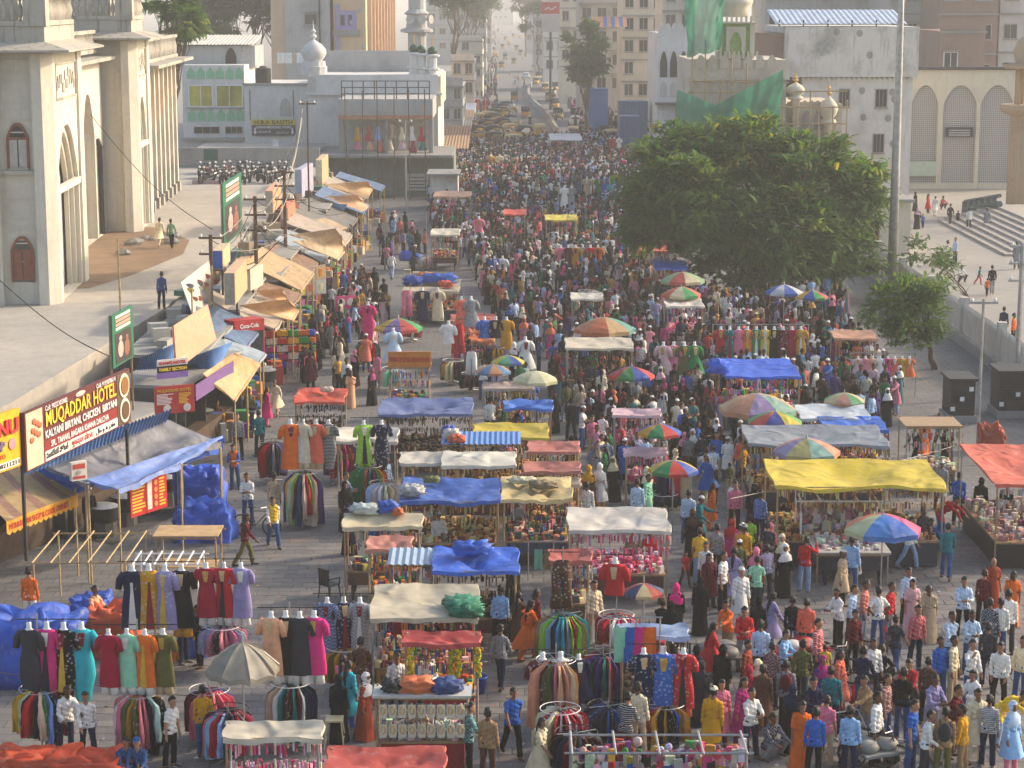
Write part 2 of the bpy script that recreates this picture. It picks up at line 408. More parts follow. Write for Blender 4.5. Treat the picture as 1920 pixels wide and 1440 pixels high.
def part_mesh(pose,part):
 B=body(pose)
 if part in B['parts']:return B['parts'][part]
 V,Tg,t,J=B['V'],B['tag'],B['t'],B['J'];nm=B['names'];is_=lambda*a:np.isin(Tg,[nm.index(x)for x in a])
 rel=(V-np.array(J['P0']))@np.array(J['up']);mb=MB()
 hair_dir=(V-np.array(J['H']));hx=hair_dir[:,0];hyf=hair_dir@np.array(J['hf']);hzu=hair_dir@np.array(J['hu'])
 noi=0.006*np.sin(V[:,2]*55+V[:,0]*30)+0.005*np.sin(V[:,0]*80+V[:,1]*60)
 if part in('shirt','tee','blouse'):
  m=is_('torso')|(is_('pelvis')&(rel>-0.10))|(is_('thigh')&(rel>-0.07))|is_('uarm')&((t<0.75)if part!='shirt' else(t<2))
  if part=='shirt':m|=is_('farm')&(t<0.88)
  off=0.011+noi+0.012*np.clip((0.12-rel)/0.2,0,1)*is_('torso','pelvis','thigh');mb.add(*shell(B,m,off,part))
 elif part=='trousers':
  m=(is_('pelvis')&(rel<0.08))|is_('thigh')|(is_('shin')&(t<0.95))|(is_('foot')&(V[:,2]>0.10))
  off=0.012+0.3*noi+0.014*is_('shin')*(0.3+t);mb.add(*shell(B,m,off,part))
 elif part in('kurta','abaya','salwar_kameez','saree'):
  m=is_('torso')|(is_('pelvis')&(rel>-0.02))|is_('uarm')
  if part!='saree':m|=is_('farm')&(t<0.9)
  off=0.022+noi+(0.012 if part=='abaya' else 0);mb.add(*shell(B,m,off,part))
  if part=='kurta':mb.add(*skirt(B,J['hz']+0.10,0.52,0.185,0.235,0.05,1))
  elif part=='salwar_kameez':mb.add(*skirt(B,J['hz']+0.12,0.42,0.185,0.27,0.08,2))
  else:mb.add(*skirt(B,J['hz']+0.13,0.03,0.19,0.25 if part=='abaya' else 0.24,0.07,3))
  if part=='saree':
   def dr(u,w):
    a=R(-60+210*u);zz=J['hz']+0.08+0.42*u+0.16*(w-0.5);r=0.215-0.02*u
    return(r*math.cos(a)*0.95,-r*math.sin(a)*0.72,zz)
   mb.grid(dr,14,3);mb.grid(lambda u,w:(-0.17+0.20*u,0.13+0.03*math.sin(u*9),J['hz']+0.50-0.75*w),6,6)
 elif part in('shoe_l','shoe_r'):
  mb.add(*shell(B,is_('foot')&((V[:,0]>0)if part=='shoe_l' else(V[:,0]<=0)),0.009+0*t,part))
 elif part=='hair':
  m=is_('head')&((hzu>0.062)|((hyf<0.012)&(hzu>-0.055)))&~((np.abs(hx)>0.074)&(hzu<0.03)&(hyf>-0.03));mb.add(*shell(B,m,0.013+noi,part))
 elif part=='long_hair':
  m=is_('head')&((hzu>0.058)|((hyf<0.02)&(hzu>-0.07)));mb.add(*shell(B,m,0.016+noi,part))
  H,hf,hu=J['H'],J['hf'],J['hu']
  mb.tube([H-hf*0.07-hu*0.02,H-hf*0.105-hu*0.16,H-hf*0.135-hu*0.32,H-hf*0.13-hu*0.48],[0.066,0.062,0.05,0.022],8)
 elif part in('headscarf','veil'):
  face=(hyf>0.035)&(np.abs(hx)<0.058)&(hzu<0.062)&(hzu>(-0.10 if part=='headscarf' else 0.0))
  m=(is_('head')&~face)|is_('neck');mb.add(*shell(B,m,0.024+noi,part))
  H,hf,hu=J['H'],J['hf'],J['hu'];n=20;vs=[];prof=[(0.080,-0.07),(0.098,-0.12),(0.155,-0.18),(0.215,-0.25),(0.235,-0.34),(0.232,-0.42)]
  for r,dz in prof:
   for k in range(n):
    a=2*math.pi*k/n;f=1+0.05*math.cos(5*a+dz*20);c=H+hu*(dz+0.03*math.sin(a+1)*(dz<-0.2))-hf*0.01
    vs.append(c+Vector((r*f*math.cos(a),0,0))+hf*(r*0.72*f*math.sin(a)))
  mb.add(vs,[(i*n+k,i*n+(k+1)%n,(i+1)*n+(k+1)%n,(i+1)*n+k)for i in range(len(prof)-1)for k in range(n)])
 elif part=='cap':
  m=is_('head')&(hzu>0.048+0.1*np.clip(hyf-0.03,0,1));mb.add(*shell(B,m,0.018+0*t,part))
 elif part=='vest':
  m=is_('torso')|(is_('pelvis')&(rel>-0.03));mb.add(*shell(B,m,0.034+noi,part))
 elif part in('eye_l','eye_r'):
  H,hf,hu=J['H'],J['hf'],J['hu']
  s=1 if part=='eye_l' else-1
  mb.ball(H+hf*0.085+hu*0.014+Vector((0.031*s,0,0)),(0.016,0.011,0.010),6,4)
 elif part=='moustache':
  H,hf,hu=J['H'],J['hf'],J['hu'];mb.ball(H+hf*0.092-hu*0.044,(0.030,0.010,0.007),8,4)
 elif part=='handbag':
  mb.box(0.20,0.30,-0.13,0.13,0.78,1.02);mb.tube([(0.25,-0.1,1.02),(0.2,-0.04,1.3),(0.17,0,J['hz']+0.50),(0.2,0.05,1.3),(0.25,0.1,1.02)],0.008,4)
 elif part=='backpack':
  c=J['P0']+J['up']*0.30-J['fw']*0.19;mb.ball(c,(0.15,0.09,0.22),10,6)
  for s in(1,-1):mb.tube([c+Vector((0.1*s,0,0.15)),J['neck']+Vector((0.12*s,-0.02,-0.01)),J['P0']+J['up']*0.3+J['fw']*0.13+Vector((0.12*s,0,0))],0.016,5)
 elif part=='carrier_bag':
  h=None;mb.lathe([(0.02,0.62),(0.09,0.50),(0.13,0.38),(0.12,0.25),(0.03,0.22)],9,(-0.30,-0.02,0))
 elif part=='dupatta':
  for s in(1,-1):mb.grid(lambda u,w,s=s:(s*(0.05+0.11*u),-0.14-0.02*math.sin(5*w),J['hz']+0.50-0.75*w),3,6)
  mb.grid(lambda u,w:(-0.18+0.36*u,0.15-0.26*w,J['hz']+0.47+0.045*math.sin(w*3.1)),8,4)
 me=mb.mesh(part+'_'+pose.replace(' ','_'),smooth=True);B['parts'][part]=me;return me
PEOPLE=[];CX={k:hexc(v)for k,v in CN.items()}
def relation(x,y):
 best=sorted(LAND,key=lambda l:(l[0]-x)**2+(l[1]-y)**2)[:6];out=[]
 for lx,ly,ph in best:
  dx,dy=x-lx,y-ly
  if abs(dx)>abs(dy):w='right of' if dx>0 else 'left of'
  else:w='behind' if dy>0 else 'in front of'
  out.append(f'{w} the {ph}')
 return out
PMAT={}
def pm(me,mat):
 k=(me.name,mat.name)
 if k not in PMAT:
  if not me.materials:me.materials.append(mat);PMAT[k]=me
  else:
   c=me.copy();c.materials.clear();c.materials.append(mat);PMAT[k]=c
 return PMAT[k]
STYLE={'m':('shirt','trousers'),'t':('tee','trousers'),'k':('kurta','trousers'),'b':('abaya',None),'s':('saree',None),'w':('salwar_kameez','trousers')}
WORD={'shirt':'shirt','tee':'T-shirt','kurta':'long kurta','abaya':'abaya','saree':'saree','salwar_kameez':'tunic'}
VERB={'standing':'standing','resting':'standing','phone':'looking down','walking':'walking','striding':'walking','reaching':'reaching out','waving':'with raised arm',
'hands on hips':'with hands on hips','bending':'bending down','sitting':'sitting','crouching':'crouching'}
PRND=random.Random(77)
def person(x,y,face=0.0,top='white',bot='navy',style='m',pose='standing',sc=1.0,pat='plain',head=None,extra=(),z=0.0,hcol=None,where=None,grp=None):
 """face: degrees the person is turned from facing the camera"""
 B=body(pose);root=link('person',B['me']);root.location=(x,y,z);root.rotation_euler=(PRND.uniform(-.05,.05),PRND.uniform(-.04,.04),R(face));root.scale=(sc,sc,sc)
 up,lo=STYLE[style];dist0=math.hypot(x,y)
 def put(part,col,mat=None):
  o=link(part,pm(part_mesh(pose,part),mat or CL['plain']),None,root);o.color=(*col,1);return o
 put(up,CX[top],CL[pat])
 if lo:put(lo,CX[bot])
 if style in 'mtkw' and dist0<100:
  sc_=PRND.choice([(0.02,0.02,0.02),(0.06,0.035,0.02),(0.25,0.24,0.22),(0.10,0.06,0.04)])
  for q in 'lr':put('shoe_'+q,sc_).name='shoe'
 hd=head or('hair' if style in 'mtk' else 'long_hair');hname=''
 if hd in('headscarf','veil'):hc=hcol or top;put(hd,CX[hc]);hname=f', {hc} headscarf'
 elif hd=='cap':put('hair',(0.012,0.01,0.009),HAIR);put('cap',CX[hcol or 'white']);hname=f', {hcol or "white"} cap'
 elif hd=='bald':pass
 elif hd=='grey_hair':put('hair',(0.4,0.4,0.4)).name='hair';hname=', grey hair'
 else:put(hd,(0.012,0.01,0.009),HAIR)
 dist=math.hypot(x,y)
 if dist<75 and abs((face+180)%360-180)<100:[setattr(put('eye_'+q,(0.02,0.015,0.012),HAIR),'name','eye')for q in 'lr']
 if style in 'mk' and PRND.random()<0.4:put('moustache',(0.012,0.01,0.009),HAIR)
 ex=''
 for e in extra:
  p,c=e;put(p,CX[c]);ex=f' with {c} {p.replace("_", " ")}'
 size='child' if sc<0.8 else 'person'
 PEOPLE.append(dict(o=root,x=x,y=y,top=top,bot=bot,up=WORD[up],lo=lo,pat=pat,pose=pose,hname=hname,ex=ex,size=size,where=where,grp=grp))
 return root
PATW={'plain':'','print':'patterned ','check':'checked ','stripe':'striped '}
def label_people():
 for p in PEOPLE:
  a='a child' if p['size']=='child' else 'person'
  base=f"{a} in {p['top']} {PATW[p['pat']]}{p['up']}{p['hname'].replace(',', ' and')}"
  full=base+(f" and {p['bot']} trousers" if p['lo']and not p['hname']else '')
  rels=[p['where']]if p['where']else[]
  rels+=relation(p['x'],p['y']);done=None
  cands=[f"{full} {r}" for r in rels[:2]]+[f"{full} {VERB[p['pose']]} {r}" for r in rels[:3]]+[f"{full} {r}" for r in rels[2:]]+[f"{base}{p['ex']} {VERB[p['pose']]} {r}" for r in rels]
  for c in cands:
   c=c.replace(' ,',',')
   if len(c.split())<=16 and c.lower()not in USED:done=c;break
  if done is None:done=' '.join(cands[-1].split()[:16])
  tag(p['o'],done,'child' if p['size']=='child' else 'person',p['grp']or 'people in the street market')
  # light figures for the distant crowd, made while the scene is still small
def low_figure(pose,style,head,ratio):
 B=body(pose);up,lo=STYLE[style];V=[];F=[];Cc=[]
 for cat,me in((0,B['me']),(1,part_mesh(pose,up)),(2,part_mesh(pose,lo)if lo else None),(3,part_mesh(pose,head))):
  if me is None:continue
  n=len(me.vertices);v=np.empty(n*3);me.vertices.foreach_get('co',v);b=sum(len(a)for a in V);V.append(v.reshape(-1,3))
  for p in me.polygons:F.append(tuple(b+i for i in p.vertices));Cc.append(cat)
 me=bpy.data.meshes.new('tmp');me.from_pydata(np.concatenate(V).tolist(),[],F)
 for k in range(4):me.materials.append(None)
 me.polygons.foreach_set('material_index',Cc);out=eval_mesh(me,[('DECIMATE',dict(ratio=ratio))]);out.calc_loop_triangles()
 v=np.empty(len(out.vertices)*3);out.vertices.foreach_get('co',v);tr=np.empty(len(out.loop_triangles)*3,int);out.loop_triangles.foreach_get('vertices',tr);pi=np.empty(len(out.loop_triangles),int);out.loop_triangles.foreach_get('polygon_index',pi);mi=np.empty(len(out.polygons),int);out.polygons.foreach_get('material_index',mi)
 return v.reshape(-1,3),tr.reshape(-1,3),mi[pi]
for _k in POSES:body(_k)
LOW=[low_figure(*a,.022)for a in(('standing','m','hair'),('walking','m','hair'),('phone','t','hair'),('reaching','k','cap'),('standing','b','headscarf'),('standing','w','long_hair'),('standing','s','headscarf'))]
# ================================================================== ground
YZ=3.4
def ground_mat(name,col,dark,scale=0.25,joints=None,warm=None):
 m,nt,b=nmat(name,0.8,0.25)
 f=noise(nt,scale,6,'Position',0.65);f2=noise(nt,6.0,5,'Position',0.6);f3=noise(nt,0.9,6,'Position',0.7)
 c=ramp(nt,f,[(0.35,dark),(0.62,col)])
 c=mixc(nt,0.35,c,ramp(nt,f3,[(0.35,tuple(x*0.7 for x in dark)),(0.6,col)]))
 c=mixc(nt,0.25,c,ramp(nt,f2,[(0.3,tuple(x*0.6 for x in col)),(0.7,tuple(x*1.25 for x in col))]))
 if joints:
  br=N(nt,'ShaderNodeTexBrick');br.inputs['Scale'].default_value=1.0;br.inputs['Brick Width'].default_value=joints[0];br.inputs['Row Height'].default_value=joints[1]
  br.inputs['Mortar Size'].default_value=0.012;br.inputs['Color1'].default_value=(1,1,1,1);br.inputs['Color2'].default_value=(0.82,0.82,0.84,1);br.inputs['Mortar'].default_value=(0.35,0.33,0.31,1)
  nt.links.new(N(nt,'ShaderNodeNewGeometry').outputs['Position'],br.inputs['Vector']);c=mixc(nt,1.0,c,br.outputs['Color'],'MULTIPLY')
 nt.links.new(c,b.inputs['Base Color']);bump(nt,b,f2,0.15,0.02);return m
STREET=ground_mat('street_paving',(0.19,0.18,0.17),(0.13,0.126,0.122),0.25,(0.62,0.46))
YARD=ground_mat('courtyard_concrete',(0.44,0.395,0.33),(0.29,0.275,0.25),0.16)
COURT=ground_mat('plaza_paving',(0.31,0.285,0.25),(0.22,0.21,0.19),0.2)
ASPH=ground_mat('asphalt',(0.17,0.165,0.16),(0.10,0.10,0.10),0.12)
DIRT=ground_mat('bare_earth',(0.26,0.17,0.10),(0.15,0.10,0.06),0.6)
structure(MB().grid(lambda u,v:(-900+1800*u,-20+3000*v,-0.02),6,8).build('ground',COURT))
structure(MB().grid(lambda u,v:(-16+39.5*u,20+215*v,0.0),4,10).build('street',STREET))
structure(MB().grid(lambda u,v:(-9+(22+4*v)*u-1.5*v,232+1400*v,0.004),3,12).build('road',ASPH))
structure(MB().grid(lambda u,v:(23.6+60*u,60+128*v,0.004),4,6).build('mosque_plaza',COURT))
yd=MB();yd.prism([(-80,30),(-24,30),(-19.5,52),(-17.2,70),(-15.6,92),(-15.4,172),(-80,172)],lambda u,d,w:(u,w,d),-0.02,YZ);structure(yd.build('courtyard_terrace',YARD))
em=MB();em.add([Vector((G(170,430,YZ).x-6,97,YZ+0.006)),Vector((-20.3,98.5,YZ+0.006)),Vector((-19.2,103,YZ+0.006)),Vector((-17.9,112,YZ+0.006)),Vector((-18.6,119,YZ+0.006)),Vector((-22,126,YZ+0.006)),Vector((-28,126,YZ+0.006))],[tuple(range(7))])
structure(em.build('earth_bed',DIRT))
# paving slabs: the nearest as pieces of their own, the rest joined
def slab_mat():
 m,nt,b=nmat('paving_slab',0.7,0.3)
 gi=N(nt,'ShaderNodeNewGeometry');oi=N(nt,'ShaderNodeObjectInfo')
 ad=N(nt,'ShaderNodeMath',operation='ADD');nt.links.new(gi.outputs['Random Per Island'],ad.inputs[0]);nt.links.new(oi.outputs['Random'],ad.inputs[1])
 fr=N(nt,'ShaderNodeMath',operation='FRACT');nt.links.new(ad.outputs[0],fr.inputs[0])
 c=ramp(nt,fr.outputs[0],[(0.0,(0.145,0.14,0.138)),(0.5,(0.175,0.168,0.162)),(0.85,(0.205,0.192,0.18)),(1.0,(0.20,0.165,0.145))])
 f=noise(nt,0.5,6,'Position',0.7);f2=noise(nt,7,5,'Position',0.65)
 c=mixc(nt,1.0,c,ramp(nt,f,[(0.35,(0.72,0.72,0.74)),(0.62,(1.1,1.08,1.04))]),'MULTIPLY')
 c=mixc(nt,1.0,c,ramp(nt,f2,[(0.3,(0.82,0.82,0.82)),(0.65,(1.06,1.06,1.06))]),'MULTIPLY')
 nt.links.new(c,b.inputs['Base Color']);bump(nt,b,f2,0.2,0.01);return m
SLAB=slab_mat();srnd=random.Random(5)
pave=link('paved_square',None);pave['kind']='structure'
sl_list=[]
for j in range(75):
 y=43.0+j*0.46
 for i in range(-18,26):
  x=i*0.62+(0.31 if j%2 else 0);px,py=to_px((x,y,0))
  if-30<px<1950 and py<1470:sl_list.append((x,y,px,py))
def score(s):
 x,y,px,py=s;op=0
 for(a,b,c,d)in((880,1010,1150,1445),(1540,1925,980,1445),(470,660,930,1200),(1400,1540,1100,1445),(1290,1420,1100,1300)):
  if a<px<b and c<py<d:op=1
 return-(op*3000+py)
sl_list.sort(key=score)
sm=MB();sm.add([(-.304,-.224,0),(.304,-.224,0),(.304,.224,0),(-.304,.224,0),(-.296,-.216,.014),(.296,-.216,.014),(.296,.216,.014),(-.296,.216,.014)],[(4,5,6,7),(0,1,5,4),(1,2,6,5),(2,3,7,6),(3,0,4,7)])
slab_me=sm.mesh('paver')
for x,y,px,py in sl_list[:290]:
 o=link('paver',slab_me,SLAB,pave);o.location=(x,y,0.002+srnd.uniform(0,0.006));o.rotation_euler=(srnd.uniform(-.006,.006),srnd.uniform(-.006,.006),0)
mb=MB()
for x,y,px,py in sl_list[290:]:
 dz=srnd.uniform(0,0.006);mb.add([(a+x,b+y,c+0.002+dz)for a,b,c in sm.v],sm.f)
mb.build('paving',SLAB,pave,kind='stuff')
# kerb lines on the square and the wavy road divider
kb=MB()
k0,k1=G(1610,1210),G(1760,1440)
for t in range(9):
 a=k0.lerp(k1,t/9);b=k0.lerp(k1,(t+0.93)/9);d=(b-a).normalized();n=Vector((-d.y,d.x,0))*0.11
 kb.add([a-n,b-n,b+n,a+n,a-n+Vector((0,0,.12)),b-n+Vector((0,0,.12)),b+n+Vector((0,0,.12)),a+n+Vector((0,0,.12))],[(4,5,6,7),(0,1,5,4),(1,2,6,5),(2,3,7,6),(3,0,4,7)])
structure(kb.build('kerb',flat('brown_kerb',(0.17,0.11,0.085),0.8,0.3)))
dv=thing('road_divider','long wavy concrete divider wall running up the hazy road','divider',(3,250,0),w=True)
pts=[(1052,263),(1040,245),(1030,225),(1014,210),(1000,196),(990,183),(991,172),(996,160)]
W=[G(a,b)for a,b in pts]
for i in range(len(W)-1):
 for h in range(2):
  a=W[i].lerp(W[i+1],h/2);b=W[i].lerp(W[i+1],(h+1)/2-0.01);m=MB()
  m.box(-.18,.18,0,(b-a).length,0,0.85);ang=math.atan2(b.x-a.x,b.y-a.y)
  m.v=[(a.x+x*math.cos(ang)+y*math.sin(ang),a.y-x*math.sin(ang)+y*math.cos(ang),z*(1+.1*((i+h)%2)))for x,y,z in m.v]
  m.build('divider_block',CONC,dv)
  # scraps of paper, leaves and plastic trodden into the street
lr=random.Random(41);lt=MB();lp=[hexc(c)for c in('c9c4b8','b8b0a0','d8d4cc','8a7a60','6a5a48','9aa8b8','b86a50','c8b060')]
for k in range(2600):
 y=44+100*lr.random()**1.6;x=lr.uniform(-11,21);s_=lr.uniform(.02,.08);a=lr.uniform(0,3.1);c,n_=math.cos(a)*s_,math.sin(a)*s_;lt.add([(x-c,y-n_,.022),(x+n_*.6,y-c*.6,.03+lr.uniform(0,.03)),(x+c,y+n_,.022),(x-n_*.6,y+c*.6,.024)],[(0,1,2,3)],lr.choice(lp))
lo_=lt.build('litter',VCOL,kind='stuff');lo_['label']='scraps of paper and plastic littering the market paving'
# ================================================================== masonry helpers
CREAM=plaster('cream_plaster',(0.60,0.56,0.47),(0.24,0.20,0.15),0.42)
CREAMD=plaster('weathered_cream_plaster',(0.42,0.39,0.33),(0.06,0.058,0.052),0.9)
ORANGE_LIT=flat('orange_lit_window',(0.55,0.30,0.12),0.8,0.2)  # orange sunlight on the wing's arched windows, put into their colour
REDW=flat('red_oxide_wood',(0.23,0.085,0.05),0.7,0.25,4)
def face(axis,at,sign=1):
 if axis=='y':return lambda u,d,z:(u,at+d,z)
 return lambda u,d,z:(at-d*sign,u,z)
def ogive(uc,w,z0,zs,za,n=8):
 L=[(uc-w/2,z0)]
 for i in range(n+1):
  t=i/n;L.append((uc-w/2*(1-t)**0.85 if i<n else uc,zs+(za-zs)*math.sin(t*math.pi/2)**0.9))
 return L+[(2*uc-u,z)for u,z in L[-2::-1]]
def arch_wall(mb,fn,u0,u1,z0,z1,uc,w,zb,zs,za,th):
 """a wall panel with one pointed opening and real reveals"""
 A=ogive(uc,w,zb,zs,za);n=len(A)
 top=[(u0+(u1-u0)*i/(n-1),z1)for i in range(n)]
 for i in range(n-1):mb.add([fn(A[i][0],0,A[i][1]),fn(A[i+1][0],0,A[i+1][1]),fn(top[i+1][0],0,z1),fn(top[i][0],0,z1)],[(0,1,2,3)])
 mb.add([fn(u0,0,zb),fn(A[0][0],0,zb),fn(u0,0,z1)],[(0,1,2)]);mb.add([fn(u1,0,zb),fn(u1,0,z1),fn(A[-1][0],0,zb)],[(0,1,2)])
 if zb>z0+1e-3:mb.add([fn(u0,0,z0),fn(u1,0,z0),fn(u1,0,zb),fn(u0,0,zb)],[(0,1,2,3)])
 for i in range(n-1):mb.add([fn(A[i][0],0,A[i][1]),fn(A[i][0],th,A[i][1]),fn(A[i+1][0],th,A[i+1][1]),fn(A[i+1][0],0,A[i+1][1])],[(0,1,2,3)])
 mb.add([fn(A[0][0],0,zb),fn(A[-1][0],0,zb),fn(A[-1][0],th,zb),fn(A[0][0],th,zb)],[(0,1,2,3)])
 return A
def wbox(mb,fn,u0,u1,d0,d1,z0,z1,col=None):
 vs=[fn(u,d,z)for z in(z0,z1)for u,d in((u0,d0),(u1,d0),(u1,d1),(u0,d1))]
 mb.add(vs,[(4,5,6,7),(0,1,5,4),(1,2,6,5),(2,3,7,6),(3,0,4,7),(3,2,1,0)],col)
def window(parent,fn,u0,u1,z0,z1,mat=None,pane=None,fr=0.07,mull=1,proud=0.07,sill=True,o=None,name='window',shade=None):
 m=MB();wbox(m,fn,u0-fr,u0,-proud,0,z0-fr,z1+fr);wbox(m,fn,u1,u1+fr,-proud,0,z0-fr,z1+fr)
 wbox(m,fn,u0,u1,-proud,0,z1,z1+fr);wbox(m,fn,u0,u1,-proud,0,z0-fr,z0)
 for k in range(mull):c=u0+(u1-u0)*(k+1)/(mull+1);wbox(m,fn,c-fr*.35,c+fr*.35,-proud*.6,0,z0,z1)
 f=m.build(name,mat or WHITE,parent,o)
 p=MB();p.add([fn(u0,-0.012,z0),fn(u1,-0.012,z0),fn(u1,-0.012,z1),fn(u0,-0.012,z1)],[(0,1,2,3)]);p.build('pane',pane or GLASS,f,o)
 if sill:s=MB();wbox(s,fn,u0-fr*1.8,u1+fr*1.8,-0.22,-0.002,z0-fr*2.4,z0-fr);s.build('sill',CONC,f,o)
 if shade:s=MB();wbox(s,fn,u0-.25,u1+.25,-0.45,-0.002,z1+fr+.1,z1+fr+.18);s.build('sunshade',shade,f,o)
 return f
def trim(mb,fn,u0,u1,z0,z1,w=0.06,d=0.03):
 wbox(mb,fn,u0,u1,-d,-.001,z0,z0+w);wbox(mb,fn,u0,u1,-d,-.001,z1-w,z1);wbox(mb,fn,u0,u0+w,-d,-.001,z0+w,z1-w);wbox(mb,fn,u1-w,u1,-d,-.001,z0+w,z1-w)
def baluster_row(parent,fn,u0,u1,z0,z1,d,step=0.42,mat=None):
 h=z1-z0;mm=MB();mm.lathe([(.09,0),(.05,.08*h),(.15,.45*h),(.05,.85*h),(.09,h)],8);me=mm.mesh('baluster',smooth=True)
 n=int((u1-u0)/step)
 for i in range(n):
  b=link('baluster',me,mat or CREAMD,parent);p=fn(u0+(i+.5)*(u1-u0)/n,d,z0);b.location=p
 for a,b_,nm in((z0-.22,z0,'plinth_course'),(z1,z1+.2,'coping')):
  m=MB();wbox(m,fn,u0,u1,d-.17,d+.17,a,b_);m.build(nm,mat or CREAMD,parent)
  # ------------------------------------------------------------------ the palace wing on the raised court
PA=thing('palace_wing','long cream plastered palace with two tall bastions and a pilastered wing','palace',(-20.5,93,YZ),R(3.0))
EZ=11.3
def palace_bastion(y0,y1,x1,x0,full):
 fy=face('y',y0);fx=face('x',x1)
 m=MB();m.box(x0,x1-.9,y0+.5,y1,0,EZ)
 m.build('bastion_wall',CREAM,PA)
 p=MB();wbox(p,fy,x1-3.2,x1-2.5,-.0,.5,0,EZ-.02);p.build('pilaster',CREAM,PA)
 p=MB();p.add([(x1-.9,y0,0),(x1-.45,y0,0),(x1,y0+.6,0),(x1,y0+1.2,0),(x1-.9,y0+1.2,0)]+[(x1-.9,y0,EZ-.02),(x1-.45,y0,EZ-.02),(x1,y0+.6,EZ-.02),(x1,y0+1.2,EZ-.02),(x1-.9,y0+1.2,EZ-.02)],[(4,3,2,1,0),(5,6,7,8,9)]+[(i,(i+1)%5,(i+1)%5+5,i+5)for i in range(5)]);p.build('corner_pilaster',CREAM,PA)
 p=MB();wbox(p,fx,y1-1.2,y1-.002,0,1.2,0,EZ-.02);p.build('pilaster',CREAM,PA)
 for zz,d in((.0,.12),(.35,.06)):
  b=MB();b.box(x0-.05,x1+d,y0-d,y1+d,zz-.02,zz+.35 if zz else.36);
  # great blind arch on the street side: three receding mouldings
 ya,yb=y0+1.2,y1-1.2;c=(ya+yb)/2;w=(yb-ya)-.5
 for k in range(3):
  a=MB();arch_wall(a,face('x',x1-.12-.22*k),ya if k==0 else c-w/2-.01+.22*(k-1)-.2,yb if k==0 else c+w/2+.2-.22*(k-1),.0,EZ-2.4 if k==0 else 8.1-.3*k,c,w-.44*k,.01,5.2-.1*k,7.9-.35*k,.22);a.build('arch_moulding',CREAM,PA)
 im=MB();
 wbox(im,face('x',x1-.1),ya,yb,-.06,.2,4.9,5.2);im.build('impost',CREAM,PA)
 pn=MB();wbox(pn,face('x',x1-.1),ya,yb,0,.3,EZ-2.4,EZ-.02);pn.build('frieze',CREAM,PA)
 pn=MB();trim(pn,face('x',x1-.1),ya+.3,yb-.3,EZ-2.2,EZ-.5,.1,.08)
 pr=random.Random(3)
 for q in range(16):u=ya+.6+(yb-ya-1.2)*(q+.5)/16;z=EZ-1.35+pr.uniform(-.35,.35);wbox(pn,face('x',x1-.1),u-.11,u+.11,-.05,-.001,z-.22,z+.22)
 pn.build('carved_inscription',CREAMD,PA)
 # front panels
 fr=MB();u0,u1=x1-2.35,x1-.98;ff=face('y',y0+.5)
 for za,zb in((EZ-.9,EZ-.3),(EZ-2.3,EZ-1.25),(EZ-3.0,EZ-2.5),(EZ-6.6,EZ-3.5),(2.9,3.4),(1.9,2.8),(3.5,3.9)):trim(fr,ff,u0,u1,za,zb)
 fr.build('panel_moulding',CREAM,PA)
 # eaves and balustrade
 e=MB();n=10
 e.add([(x0-.1,y0,EZ),(x1,y0,EZ),(x1,y1,EZ),(x0-.1,y1,EZ),(x0-.1,y0-1.0,EZ+.05),(x1+1.0,y0-1.0,EZ+.05),(x1+1.0,y1+.9,EZ+.05),(x0-.1,y1+.9,EZ+.05),(x0-.1,y0-1.0,EZ+.14),(x1+1.0,y0-1.0,EZ+.14),(x1+1.0,y1+.9,EZ+.14),(x0-.1,y1+.9,EZ+.14),(x0-.1,y0+.3,EZ+.5),(x1-.3,y0+.3,EZ+.5),(x1-.3,y1-.3,EZ+.5),(x0-.1,y1-.3,EZ+.5)],[(0,1,5,4),(1,2,6,5),(2,3,7,6),(4,5,9,8),(5,6,10,9),(6,7,11,10),(8,9,13,12),(9,10,14,13),(10,11,15,14),(12,13,14,15)])
 e.build('eaves_slab',CREAMD,PA)
 b=MB();b.box(x0,x1-.25,y0+.25,y1-.25,EZ+.45,EZ+1.15);b.build('parapet_base',CREAMD,PA)
 baluster_row(PA,face('y',y0+.35),x0+.3,x1-1.1,EZ+1.4,EZ+2.35,0,.36)
 baluster_row(PA,face('x',x1-.35),y0+1.2,y1-.6,EZ+1.4,EZ+2.35,0,.36)
 c=MB();c.box(x1-1.15,x1-.15,y0+.15,y0+1.15,EZ+1.16,EZ+2.7);c.build('parapet_pier',CREAMD,PA)
 t=MB();t.box(x0,x1-1.6,y0+1.6,y1-.8,EZ+1.16,EZ+5.5);t.build('turret_wall',CREAM,PA)
 return ff,u0,u1
ff,u0,u1=palace_bastion(0,9.0,0,-6.2,True)
uc=(u0+u1)/2
